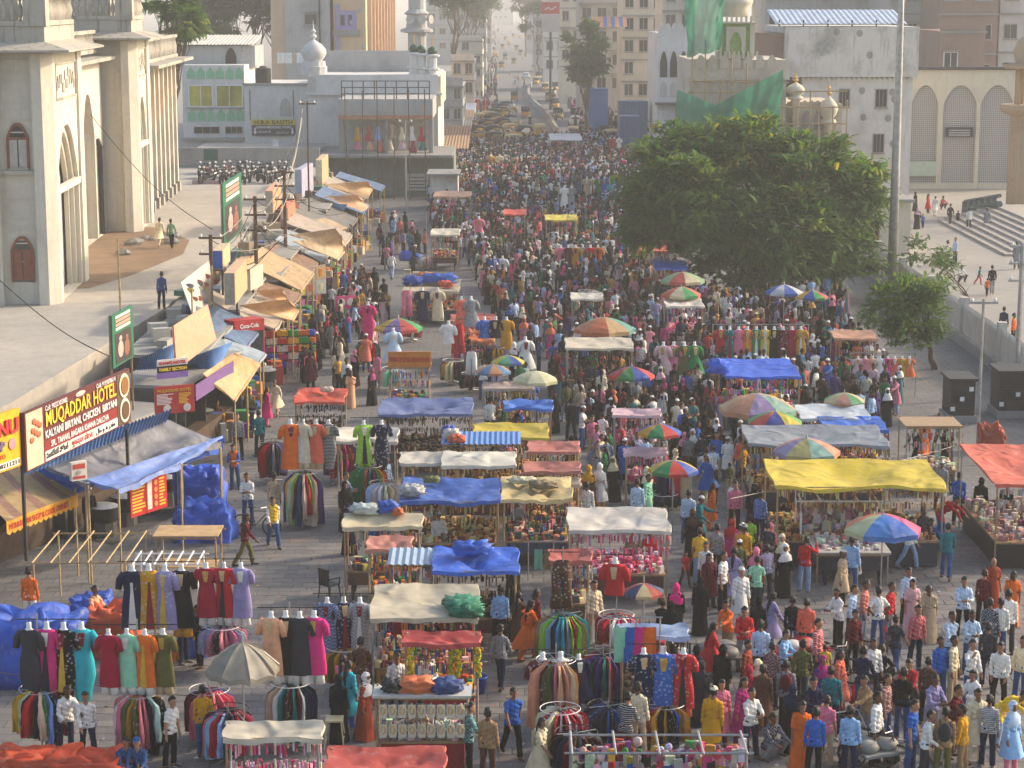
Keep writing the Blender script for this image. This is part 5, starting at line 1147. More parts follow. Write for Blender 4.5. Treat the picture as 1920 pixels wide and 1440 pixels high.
text('\u0c2e\u0c41\u0c15\u0c26\u0c4d\u0c26\u0c30\u0c4d \u0c39\u0c4b\u0c1f\u0c32\u0c4d',H*.13,BLK,sg,(L*.165,-.04,H*.08),SRX,width=L*.2);text('\u092e\u0941\u0915\u0926\u094d\u0926\u0930 \u0939\u094b\u091f\u0932',H*.13,RPAINT,sg,(L*.395,-.04,H*.08),SRX,width=L*.2);text('\ufedd\ufe8e\ufee3 \u0648 \u06be \ufead\u062f\ufed8\ufee3',H*.13,BLK,sg,(L*.63,-.04,H*.08),SRX,width=L*.19)
for u in(0,L-.08):m=MB();m.box(u,u+.08,.1,.18,-2.5,H);m.build('support',IRON,sg)
landmark(-12.5,60,'restaurant sign')
# pan shop
ps,L,H=board('pan_shop_sign','bright yellow pan shop sign with red raised letters at picture edge','sign',(-70,800,912,52.5),(41,880,55.0))
panel(ps,'backing',0,L,0,H,'e3a70e',0,.12)
m=text('MUNNU',H*.34,RPAINT,ps,(L*.04,-.02,H*.62),SRX,width=L*.9,bold=.02,depth=.04);m.name='raised_lettering'
text('PAN SHOP',H*.22,flat('mauve_letter',(.16,.11,.20)),ps,(L*.02,-.02,H*.37),SRX,width=L*.68,bold=.015,depth=.04)
disc(ps,'pink_badge',L*.84,H*.43,H*.1,'d98a94',.02);text('AUTO',H*.11,RPAINT,ps,(L*.5,-.02,H*.22),SRX,width=L*.22);panel(ps,'number_strip',L*.45,L*.97,.05,H*.15,'dcd8cc',.01,.008);text('9908211211',H*.1,BLK,ps,(L*.47,-.02,H*.06),SRX,width=L*.48)
v0,v1=G(12,978,2.55),G(146,926,2.55);b0,b1=G(-60,890,3.4),G(55,858,3.4)
an=thing('pan_shop_awning','striped tan awning with scalloped yellow valance lettered for a pan shop','awning',tuple(v0),w=True)
n=9
for k in range(n):
 P=[b0.lerp(b1,k/n),b0.lerp(b1,(k+1)/n),v0.lerp(v1,(k+1)/n),v0.lerp(v1,k/n)];m=MB();m.grid(lambda u,w:P[0].lerp(P[1],u).lerp(P[3].lerp(P[2],u),w)-Vector((0,0,.08*math.sin(math.pi*w))),2,6);m.build('stripe',TARP,an,smooth=True,color=hexc(['a98b62','8f6a58','a9905f'][k%3]))
d=(v1-v0);L=d.length;dn=d.normalized();m=MB()
m.grid(lambda u,w:v0+d*u+Vector((0,0,-.34*w-(.08*abs(math.sin(u*14*math.pi))if w>.9 else 0))),56,2);m.build('valance',TARP,an,color=hexc('d79a1e'))
ang=math.atan2(d.y,d.x);tx=text('MUNNU PAN SHOP & COOL DRINKS',.26,RPAINT,an,(.12-0,0,0),(R(90),0,ang),width=L*.82);off=Vector((dn.x*.1,dn.y*.1,-.28))+Vector((math.sin(ang),-math.cos(ang),0))*.02;tx.location=off
# shop shells (dark interiors behind the front line)
SOOT_SHADE=flat('soot_and_shade',(.075,.07,.066),.9,.4,1.5);SHADED_WOOD=flat('shaded_wood',(.07,.045,.03),.7,.3,4)  # shop walls and counters darkened, so the awnings' shade sits in their colour
def shopbox(label,a,b,depth,h,floor_col,z=0.0):
 """a, b: front corners on the ground (left, right)"""
 a,b=Vector(a),Vector(b);d=(b-a).normalized();nrm=Vector((-d.y,d.x,0));t=thing('market_shop',label,'shop',tuple(a),w=True,group='shops along the courtyard wall')
 if nrm.x>0:nrm=-nrm
 def slab(nm,pts,mat):m=MB();n_=len(pts)//2;m.add(pts,[tuple(range(n_)),tuple(range(2*n_-1,n_-1,-1))]+[(i,(i+1)%n_,(i+1)%n_+n_,i+n_)for i in range(n_)]);m.build(nm,mat,t)
 up=Vector((0,0,h))
 slab('back_wall',[a+nrm*depth,b+nrm*depth,b+nrm*depth+up,a+nrm*depth+up]+[p+nrm*.15 for p in(a+nrm*depth,b+nrm*depth,b+nrm*depth+up,a+nrm*depth+up)],SOOT_SHADE)
 for q in(a,b):slab('side_wall',[q,q+nrm*depth,q+nrm*depth+up,q+up]+[p+d*(.12 if q==a else-.12)for p in(q,q+nrm*depth,q+nrm*depth+up,q+up)],SOOT_SHADE)
 slab('roof_slab',[a+up,b+up,b+nrm*depth+up,a+nrm*depth+up]+[p+Vector((0,0,.12))for p in(a+up,b+up,b+nrm*depth+up,a+nrm*depth+up)],CONC)
 rn=random.Random(int(a.y*7));L=(b-a).length
 for k in range(3):
  m=MB();zz=.8+k*.65
  for q in range(int(L/.22)):p=a+d*(q*.22+.15)+nrm*(depth-.35);hh=rn.uniform(.15,.45);m.box(p.x-.08,p.x+.08,p.y-.1,p.y+.1,zz,zz+hh,col=rn.choice([hexc(c)for c in('b03a2e','d4a02a','3a6aa0','4f8a4a','c8bfae','8c4a6a','d2d0c8')]))
  m.build('shelf_goods',VCOL,t,kind='stuff')
 m=MB();c0=a+d*.3-nrm*-.3;c1=b-d*.3-nrm*-.3
 slab('counter',[c0,c1,c1+nrm*.6,c0+nrm*.6]+[p+Vector((0,0,.9))for p in(c0,c1,c1+nrm*.6,c0+nrm*.6)],SHADED_WOOD);return t
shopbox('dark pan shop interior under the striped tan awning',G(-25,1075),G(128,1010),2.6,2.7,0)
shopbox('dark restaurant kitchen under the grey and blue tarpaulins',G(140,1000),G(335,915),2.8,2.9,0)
# the rest of the shop row, built against the courtyard wall
sr=random.Random(61);SH=['tea and snack','steel utensil','plastic ware','bakery','stationery','shoe','perfume','toy','spice','cloth','bag','juice','mobile','tailor'];ry=79.0
for k,w in enumerate(SH):
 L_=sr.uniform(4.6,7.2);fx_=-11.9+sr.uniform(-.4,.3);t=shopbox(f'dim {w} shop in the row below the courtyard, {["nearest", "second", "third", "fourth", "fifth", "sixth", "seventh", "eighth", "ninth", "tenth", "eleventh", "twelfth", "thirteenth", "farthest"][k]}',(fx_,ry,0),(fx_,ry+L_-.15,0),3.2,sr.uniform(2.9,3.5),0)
 z0_=sr.uniform(2.5,2.9);z1_=z0_+sr.uniform(.5,.9);x1_=fx_+sr.uniform(.8,2.0);c_=sr.choice(['a08a68','b3966a','7f8288','5c7392','a89a88','8a6a50','6f6a62','94a0a8'])
 tarp_mesh('front_canopy',[(fx_-1.6,ry+L_,z1_+.5),(fx_-1.6,ry,z1_+.5),(x1_,ry,z0_),(x1_,ry+L_,z0_)],.12,.07,k,20,10,.14,t,hexc(c_))
 for q in range(sr.randint(3,6)):
  bx,by,bz=fx_-sr.uniform(1.6,2.9),ry+sr.uniform(.4,L_-.5),3.66;s1,s2=sr.uniform(.2,.6),sr.uniform(.15,.5);m=MB();m.box(bx-s1,bx+s1,by-s2,by+s2,bz,bz+sr.uniform(.2,.7),rot=sr.uniform(-.6,.6));m.build('roof_clutter',PAINT,t,color=hexc(sr.choice(['8a7a64','4a5a78','9a9488','5a4a3c','7a3a30','a8a49a','3a6a5a'])))
 for q in range(2):m=MB();by=ry+L_*(.05+.9*q);m.tube([(x1_-.05,by,0),(x1_-.05,by,z0_)],.04,5);m.build('post',BAMBOO,t)
 g=MB()
 for q in range(60):bx,by=fx_+sr.uniform(.0,x1_-fx_),ry+sr.uniform(.2,L_-.3);s1=sr.uniform(.08,.25);g.box(bx-s1,bx+s1,by-s1,by+s1,.0,sr.uniform(.2,1.0),col=hexc(sr.choice(['b03a34','d0a040','3a5a98','4a8a50','c8c0b0','8a4a78','2a2a30','d07a3a','7a6a58','9aa0a4'])),rot=sr.uniform(0,1.5))
 g.build('front_goods',VCOL,t,kind='stuff');ry+=L_+.1
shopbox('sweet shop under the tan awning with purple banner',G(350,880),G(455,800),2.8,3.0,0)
# blue tin roof strip and tarpaulins over the restaurant
tr_=thing('tin_roof_strip','narrow blue corrugated tin roof under the restaurant sign','roof',tuple(G(48,905,3.9)),w=True);q0,q1,q2,q3=G(40,862,4.3),G(322,768,4.3),G(310,792,3.75),G(40,895,3.75);n=80;m=MB()
m.grid(lambda u,v:q0.lerp(q1,u).lerp(q3.lerp(q2,u),v)+Vector((0,0,.05 if int(round(u*n))%2 else-.02)),n,2);m.build('sheet',BLUETIN,tr_)
def tarp4(label,pts,col,seed,sag=.15,wr=.06,name='tarpaulin',hem=.18,mat=None,lm=None,nu=18,nv=10,poles=False):
 P4=[G(*p)for p in pts];t=thing(name,label,'tarpaulin',tuple(P4[3]),w=True);tarp_mesh('sheet',P4,sag,wr,seed,nu,nv,hem,t,hexc(col),mat)
 for k,p in enumerate(P4 if poles else P4[2:]):m=MB();m.tube([(p.x,p.y,0),(p.x,p.y,p.z)],.035,5);m.build('pole',BAMBOO,t)
 if lm:c=(P4[2]+P4[3])/2;landmark(c.x,c.y,lm)
 return t
tarp4('big dusty grey tarpaulin with blue edges over the restaurant kitchen',[(62,858,3.7),(300,782,3.9),(412,828,3.0),(160,905,3.05)],'6f7078',1,.3,.12,lm='grey restaurant tarpaulin',nu=26,nv=14)
tarp4('bright blue tarpaulin strip along the grey tarpaulin\'s near edge',[(42,868,3.3),(62,862,3.4),(165,910,3.0),(140,912,2.75)],'2a55b5',2,.1,.12)
tarp4('pale blue tarpaulin flap hanging below the grey one',[(160,898,3.12),(416,816,3.16),(338,868,2.92),(222,917,2.88)],'6c86c2',3,.1,.05)
tarp4('small blue tarpaulin corner at the right end of the flap',[(345,822,3.1),(418,818,3.1),(414,838,2.75),(340,860,2.7)],'2f62cc',4,.08,.1)
kf=MB();kf.add([G(130,1005)+Vector((0,0,.03)),G(335,905)+Vector((0,0,.03)),G(420,925)+Vector((0,0,.03)),G(215,1022)+Vector((0,0,.03))],[(0,1,2,3)]);structure(kf.build('kitchen_shade_sheet',SOOT_SHADE))  # dark sheet that paints the shade under the restaurant tarpaulins onto the ground
def pot(px,py,r,label):
 t=thing('cooking_pot',label,'pot',tuple(G(px,py)),group='cooking pots of the restaurant');m=MB();m.lathe([(r*.8,.5),(r,.62),(r,.95),(r*1.08,.98),(r*.95,1.0)],16);m.build('vessel',IRON,t,smooth=True);m=MB();m.lathe([(r*1.02,1.0),(r*.6,1.07),(.04,1.1)],14);m.build('lid',STEEL,t);m=MB();m.lathe([(r*.9,0),(r*.9,.5)],10);m.build('stove',SOOT_SHADE,t)
for q,(px,py,r)in enumerate(((195,1005,.5),(235,985,.45),(275,962,.5),(310,948,.4),(345,930,.5),(495,735,.55),(380,815,.45))):pot(px,py,r,f'{["widest soot-black", "second black", "third black", "small black", "end black", "wide lidded", "small lidded"][q]} cooking pot {"on the restaurant stove row" if q < 5 else "before the snack shops"}')
mb_,L,H=board('menu_banner','red and yellow hanging menu banner below the pale blue flap','banner',(246,905,972,61.5),(314,952,63.0));panel(mb_,'cloth',0,L,0,H,'b81f1c',0,.02);lines(mb_,L*.04,L*.42,.1,H-.1,9,YPAINT,seed=1);panel(mb_,'white_strip',L*.46,L*.58,.1,H-.08,'d8d0c4',.006,.005)
for k in range(4):disc(mb_,'dish_print',L*.68,H*(.2+.2*k),H*.075,'cf8a4a',.01)
lines(mb_,L*.78,L*.95,.1,H-.1,9,YPAINT,seed=2)
ws,L,H=board('canteen_sign','small white and red box sign on the grey restaurant tarpaulin','sign',(135,868,903,57.5),(164,900,57.8));m=MB();m.box(0,L,0,.14,0,H);m.build('case',PAINT,ws,color=hexc('d2cdc4'));panel(ws,'red_heading',.04,L-.06,H*.62,H-.06,'b8433c',.01,.006);panel(ws,'red_footer',.04,L-.06,.05,H*.25,'b8433c',.01,.006);disc(ws,'motif',L*.45,H*.44,H*.12,'a8988a',.01)
rb,L,H=board('red_price_board','small red menu price board on a post beside the tan awning','sign',(291,726,778,66),(366,776,66.6));panel(rb,'plate',0,L,0,H,'b53a34',0,.06);lines(rb,L*.05,L*.5,.3,H-.25,8,WPAINT,.012,3);lines(rb,L*.6,L*.92,.3,H-.25,8,YPAINT,.012,4);text('MUQADDAR HOTEL',.14,YPAINT,rb,(L*.06,-.012,H-.2),SRX,width=L*.85)
for u in(.3,.8):disc(rb,'plate_print',L*u,.17,.13,'cfc9bf',.01)
m=MB();m.tube([(L/2,.1,-3.3),(L/2,.1,H)],.05,6);m.build('post',IRON,rb)
sb2,L,H=board('family_section_board','small stacked white black and purple hotel board above the red price board','sign',(296,676,712,68),(353,711,68.6));
for k,(c,tx_,mt)in enumerate((('7b5aa0','',WPAINT),('1a1a1c','FAMILY SECTION',YPAINT),('d6d2c8',"SHAM'S HOTEL",RPAINT))):panel(sb2,'plate',0,L,H*k/3+.005,H*(k+1)/3,c,0,.06);tx_ and text(tx_,H*.22,mt,sb2,(L*.05,-.012,H*(k/3+.08)),SRX,width=L*.9,bold=.005)
# hoarding and roofs farther up the row
def quadboard(name,label,cat,pts,col,th=.08):
 P4=[PD(*p)for p in pts];t=thing(name,label,cat,tuple(P4[0]),w=True);nrm=(P4[1]-P4[0]).cross(P4[3]-P4[0]).normalized()*th;m=MB();m.add(P4+[p+nrm for p in P4],[(0,1,2,3),(7,6,5,4),(0,4,5,1),(1,5,6,2),(2,6,7,3),(3,7,4,0)]);m.build('face',PAINT,t,color=hexc(col));return t,P4
t,P4=quadboard('hoarding','large leaning orange pink hoarding sheet above blue tin roof','hoarding',[(328,695,70),(402,638,77),(386,572,79),(322,612,72)],'d78a68');
rn=random.Random(2)
for k in range(5):a=P4[0].lerp(P4[1],.1+.05*k).lerp(P4[3].lerp(P4[2],.1+.05*k),.2+.14*k);b=P4[0].lerp(P4[1],.7+.04*k).lerp(P4[3].lerp(P4[2],.7+.04*k),.25+.14*k);o=Vector((.06,-.06,0));m=MB();m.tube([a+o,b+o],.05,4);m.build('faded_lettering',YPAINT if k>2 else SALMON,t)
tr_=thing('tin_roof','blue corrugated tin roof below the orange hoarding','roof',tuple(G(300,695,3.6)),w=True)
for a4 in([(262,672,4.2),(340,640,4.2),(335,690,3.4),(255,695,3.4)],[(352,672,3.9),(435,642,3.9),(405,694,3.1),(345,690,3.1)]):
 P4=[G(*p)for p in a4];m=MB();n=40;m.grid(lambda u,v:P4[0].lerp(P4[1],u).lerp(P4[3].lerp(P4[2],u),v)+Vector((0,0,.04 if int(round(u*n))%2 else-.02)),n,2);m.build('sheet',BLUETIN,tr_)
def awning(label,pts,col,seed,lm=None,hem=.12):return tarp4(label,pts,col,seed,.05,.025,'shop_awning',hem,lm=lm,nu=12,nv=6)
awning('tan canvas awning with fringed edge over purple banner',[(380,700,3.7),(440,660,3.9),(487,680,2.7),(440,750,2.5)],'c49a6c',11,'tan fringed awning')
awning('second tan awning above the red drinks cooler',[(450,572,3.6),(540,560,3.8),(560,580,2.8),(548,600,2.6)],'c99f74',12)
awning('small tan awning beside the poster wall',[(480,545,3.6),(528,540,3.7),(537,556,2.9),(530,566,2.8)],'c8a075',13)
awning('wide cream awning over the tea stall',[(548,452,3.7),(640,440,3.9),(645,470,2.8),(632,486,2.6)],'c8ab85',14,'cream tea stall awning')
awning('grey cream awning just behind the tea stall',[(545,440,3.9),(630,428,4.1),(646,452,3.1),(640,462,3.0)],'b79d7c',15)
awning('long tan awning near the white booth',[(606,345,4.0),(690,340,4.1),(698,352,3.3),(688,372,3.0)],'c8a578',16)
awning('lower tan awning sloping over grey tin',[(600,368,3.8),(670,365,3.9),(690,385,3.0),(676,396,2.9)],'c79b73',17)
awning('flat blue tin sheet roof beneath the tan awnings',[(596,384,3.4),(650,382,3.5),(642,398,2.9),(590,398,2.8)],'5c82ad',18)
awning('worn brown cardboard roof sheet over a packed stall',[(550,420,3.5),(610,408,3.6),(648,425,2.9),(600,440,2.8)],'9a8264',19)
pb,L,H=board('purple_banner','purple shop banner under the tan fringed awning','banner',(368,722,752,72),(440,748,77));panel(pb,'cloth',0,L,0,H,'6e4f86',0,.03)
# posters, boxes
def poster(label,l,r,fig,seed):
 t,L,H=board('election_poster',label,'poster',l,r);panel(t,'board',0,L,0,H,'1c6b4c',0,.06);panel(t,'dark_field',L*.12,L*.88,H*.04,H*.62,'3a3436',.012,.01)
 for k,c in enumerate(('d9d4cc','cf8f80','cf8f80','d9d4cc')):panel(t,'caption_strip',L*.15,L*.85,H*(.9-k*.075),H*(.95-k*.075),c,.014,.01)
 for k in range(2):m=MB();u=L*(.35+.3*k);m.ball((u,-.02,H*(.30-.03*k)),(L*.13,.012,H*.16),10,6);m.ball((u,-.024,H*(.50-.04*k)),(L*.07,.012,H*.055),10,6);m.build('figure_print',PAINT,t,color=hexc('c9a39a' if k==0 else '8a5a4a'))
 for u in(0.0,L-.05):m=MB();m.box(u,u+.05,.06,.12,-2.0,H);m.build('leg',WOOD,t)
poster('upright green framed poster beside the restaurant sign',(213,592,692,68),(252,682,70.5),2,1)
poster('tall green framed poster at the courtyard edge beside rusty poles',(420,345,462,100),(455,440,107),2,2)
def box_sign(label,l,r,col,side='2f58a8'):
 t,L,H=board('box_sign',label,'sign',l,r,group='box signs along the shop roofs');m=MB();m.box(0,L,0,.45,0,H);m.build('case',PAINT,t,color=hexc(col));panel(t,'front_panel',.05,L-.05,.05,H-.05,col,.012,.01)
 m=MB();m.box(-.014,-.002,.02,.43,.02,H-.02);m.build('side_panel',PAINT,t,color=hexc(side));m=MB();m.tube([(L/2,.2,-1.6),(L/2,.2,0)],.05,5);m.build('support',IRON,t)
box_sign('blue sided cream box sign near the rusty pole',(418,470,505,92),(432,500,95),'c8b08a');box_sign('tall tan box sign behind the cooler',(441,512,572,88),(464,556,93),'c9a47e','8f8a80');box_sign('cream box sign on the rusty pole',(470,505,545,95),(494,542,97),'cfc3a8','b5ae9c');box_sign('orange faced box sign up the row',(512,358,400,122),(528,392,128),'d79a70','a09a90')
box_sign('white box sign with orange letters up the row',(540,390,425,124),(554,414,130),'cf7a58','c8c4bc');box_sign('tall cream sign above the long tan awning',(604,300,352,150),(616,340,156),'cbb083','cfc8b8');box_sign('pale lavender sign beside the thin pole',(566,318,372,140),(588,366,146),'aaa8bc','8aa0c0');box_sign('leaning tan panel beside the blue tin',(455,500,548,98),(470,540,102),'bf9a6c','a88a60')
tb,L,H=board('tea_board','white tea board with black lettering under the shop poles','sign',(484,460,482,118),(521,481,120));panel(tb,'plate',0,L,0,H,'d2cdc2',0,.06);text('ASSAM\nTEA',.3,BLK,tb,(.1,-.012,H*.6),SRX,width=L*.6)
tb,L,H=board('tea_stall_board','yellow green tea board low on the poster wall','sign',(540,541,556,111),(572,556,112));panel(tb,'plate',0,L,0,H,'b8b04a',0,.06);text('ASSAM TEA',.24,BLK,tb,(.05,-.012,H*.4),SRX,width=L*.9)
pw_,L,H=board('poster_wall','wall of juice and dessert posters under the tea stall awning','poster wall',(510,505,560,112),(612,562,114));panel(pw_,'backing',0,L,0,H,'b8b0a4',0,.08)
for k in range(5):
 for j in range(2):panel(pw_,'poster',L*(k+.06)/5,L*(k+.94)/5,H*(j+.05)/2,H*(j+.95)/2,['c9b8a4','d0a878','c8c2b4','c79a8a','b8c0b0'][(k+j*2)%5],.012,.01);m=MB();m.lathe([(.12,0),(.16,.4)],10,(L*(k+.5)/5,-.01,H*(j+.25)/2),sy=.12);m.build('glass_print',PAINT,pw_,color=hexc(['cf8a2a','e0b060','6a4a3a','c8603a','d8c8a0'][(k+j)%5]))
pk_,L,H=board('pink_poster','bright pink poster with four white plates beside the poster wall','poster',(630,556,600,108),(668,598,108.5));panel(pk_,'sheet',0,L,0,H,'d2447f',0,.05)
for k in range(4):disc(pk_,'plate_print',L*(.28+.45*(k%2)),H*(.27+.46*(k//2)),H*.17,'d8d2c8',.012)
# red drinks cooler, snack racks and fruit
ck,L,H=board('drinks_cooler','red drinks cooler with white script lettering behind snack racks','cooler',(441,603,672,88),(497,672,89));m=MB();m.box(0,L,0,.8,0,H);m.build('cabinet',PAINT,ck,color=hexc('a81c22'));text('Coca-Cola',.26,WPAINT,ck,(L*.18,-.012,H-.34),SRX,width=L*.62,bold=.004);m=MB();m.box(.08,L-.08,-.03,-.004,.15,H-.5);m.build('glass_door',GLASS,ck);panel(ck,'door_rail',L/2-.03,L/2+.03,.15,H-.5,'a81c22',.05,.02)
rk=thing('snack_rack','wire racks full of bright snack packets in front of the red cooler','rack',tuple(G(515,712)),w=True);p0,p1=G(440,708),G(592,700);dd=(p1-p0);rn=random.Random(6)
for k in range(5):z=.35+k*.36;m=MB();a,b=p0+Vector((0,0,z)),p1+Vector((0,0,z));m.tube([a,b],.03,4);m.build('shelf',IRON,rk)
g=MB()
for k in range(5):
 for q in range(30):p=p0+dd*((q+.5)/30)+Vector((0,-.05,.39+k*.36));c=hexc(['d43a2a','e8b020','3a9a3a','d06a20','3a5ac0','c83a7a','e0d8c8'][(k+(q//4))%7]);g.box(p.x-.06,p.x+.06,p.y-.08,p.y+.1,p.z,p.z+rn.uniform(.2,.28),col=c)
g.build('snack_packet',VCOL,rk,kind='stuff')
for k in range(4):p=p0.lerp(p1,k/3);m=MB();m.tube([(p.x,p.y+.1,0),(p.x,p.y+.1,2.0)],.03,5);m.build('upright',RPAINT,rk)
def crate(px,py,col,label,fruit,z=0.0):
 p=G(px,py,z);t=thing('fruit_crate',label,'crate',tuple(p),group='fruit crates of the juice shop');w=.55
 for nm,b in(('base',(-w,w,-.3,.3,0,.05)),('side',(-w,-w+.04,-.3,.3,.052,.4)),('side',(w-.04,w,-.3,.3,.052,.4)),('front',(-w+.042,w-.042,-.3,-.26,.052,.4)),('back',(-w+.042,w-.042,.26,.3,.052,.4))):m=MB();m.box(*b);m.build(nm,PAINT,t,color=hexc(col))
 m=MB();rn=random.Random(px)
 for q in range(26):m.ball((rn.uniform(-w+.12,w-.12),rn.uniform(-.2,.2),.38+rn.uniform(0,.14)),.09,7,5,col=tuple(min(1,c*rn.uniform(.7,1.2))for c in hexc(fruit)))
 m.build('fruit',VCOL,t,kind='stuff')
for px,py,c,lbl,f in((505,640,'5aa04a','green crate of mangoes','c89a2a'),(540,640,'3a3a3a','black crate of dark melons','2a3a26'),(570,640,'4a4a4a','dark crate of pale cabbages','b8c890'),(560,585,'a03a34','red crate of juice fruit under the posters','c86a3a'),(585,585,'5aa04a','lime green crate of limes','8ab04a'),(600,585,'3f5fc0','blue crate beside the lime crate','c8a86a'),(662,510,'b02a22','big red vegetable crate','6a8a3a'),(690,508,'b02a22','red crate of carrots','d07a30')):crate(px,py+18,c,lbl,f)
# silver plastic sheet on the courtyard edge
t,P4=quadboard('plastic_sheet','torn silver plastic poster sheet leaning at the courtyard edge','sheet',[(360,590,84),(398,570,90),(392,488,92),(338,530,86)],'b9b3a6',.03)
rn=random.Random(12)
for k in range(14):u,v=rn.random()*.7+.1,rn.random()*.7+.1;p=P4[0].lerp(P4[1],u).lerp(P4[3].lerp(P4[2],u),v)+Vector((.08,-.08,0));m=MB();m.ball(p,(.22,.03,.12),6,4);m.build('torn_print',PAINT,t,color=hexc(rn.choice(['c9a84a','b86a5a','d8d4c8','7a7a80'])))
for u in(0,1):q=P4[0].lerp(P4[1],u);m=MB();m.tube([(q.x,q.y+.1,0),(q.x,q.y+.1,P4[3].z if u==0 else P4[2].z)],.04,5);m.build('prop',BAMBOO,t)
# ================================================================== stalls, umbrellas, racks
GOODS={'bangle':['a8783a','c8a060','8a5a34','d8c090','6a4030'],'pink':['d88aa0','e0b0b8','c84a7a','d8d0d0','b03a5a'],'silver':['b8b4b0','d0ccc4','8a8886','c8b8a0','9a6a6a'],'mix':['b03a34','d0a040','3a5a98','4a8a50','c8c0b0','8a4a78','2a2a30','d07a3a'],
'dark':['2a2426','4a3a34','6a5040','1c1c20','7a6a58'],'fabric':['7a2a38','2a3a6a','b8883a','3a6a50','c87a70','4a4a52','d0c0a8'],'toys':['e0b020','d83a3a','3aa050','3a70c8','d86aa0','e8e0d0']}
srn=random.Random(17)
WHEEL=MB();nW=20
for r0,r1,w in((.30,.34,.025),):
 vs=[];fs=[]
 for k in range(nW):
  a=2*math.pi*k/nW
  for r_,y in((r0,-w),(r1,-w),(r1,w),(r0,w)):vs.append((r_*math.cos(a),y,r_*math.sin(a)))
 for k in range(nW):
  j=(k+1)%nW
  for q in range(4):fs.append((k*4+q,k*4+(q+1)%4,j*4+(q+1)%4,j*4+q))
 WHEEL.add(vs,fs)
for k in range(8):a=math.pi*k/8*2;WHEEL.tube([(0,0,0),(.31*math.cos(a),0,.31*math.sin(a))],.008,3,False)
WHEEL.lathe([(.04,-.05),(.04,.05)],6);wheel_me=WHEEL.mesh('wheel');wheel_me.materials.append(RUBBER)
STALLS=[]
def crumple(vs,r,seed,p=(0,0,0),flat=.5,st=1.3):
 out=[]
 for x,y,z in vs:
  u,v,w=x/r[0],y/r[1],z/r[2];k=1-st*(.16*abs(math.sin(5.1*u+3.3*w+seed))**5+.15*abs(math.sin(7.7*v-4.9*u+2*seed))**6+.13*abs(math.sin(9.1*w+5.3*v+seed))**4-.10*rnz(u*2+seed,v*2+w))
  q=max(abs(u),abs(v),abs(w),.3);s=k*(1+.35*(1/max(.6,q)-1));out.append((p[0]+x*s,p[1]+y*s,p[2]+max(-r[2]*flat,z*s)))
 return out
def bundle(parent,p,r,col,seed,name='cloth_bundle'):
 rn=random.Random(seed);m=MB();m.ball((0,0,0),r,26,14)
 m.v=crumple(m.v,r,seed,p)
 return m.build(name,TARP,parent,smooth=True,color=hexc(col))
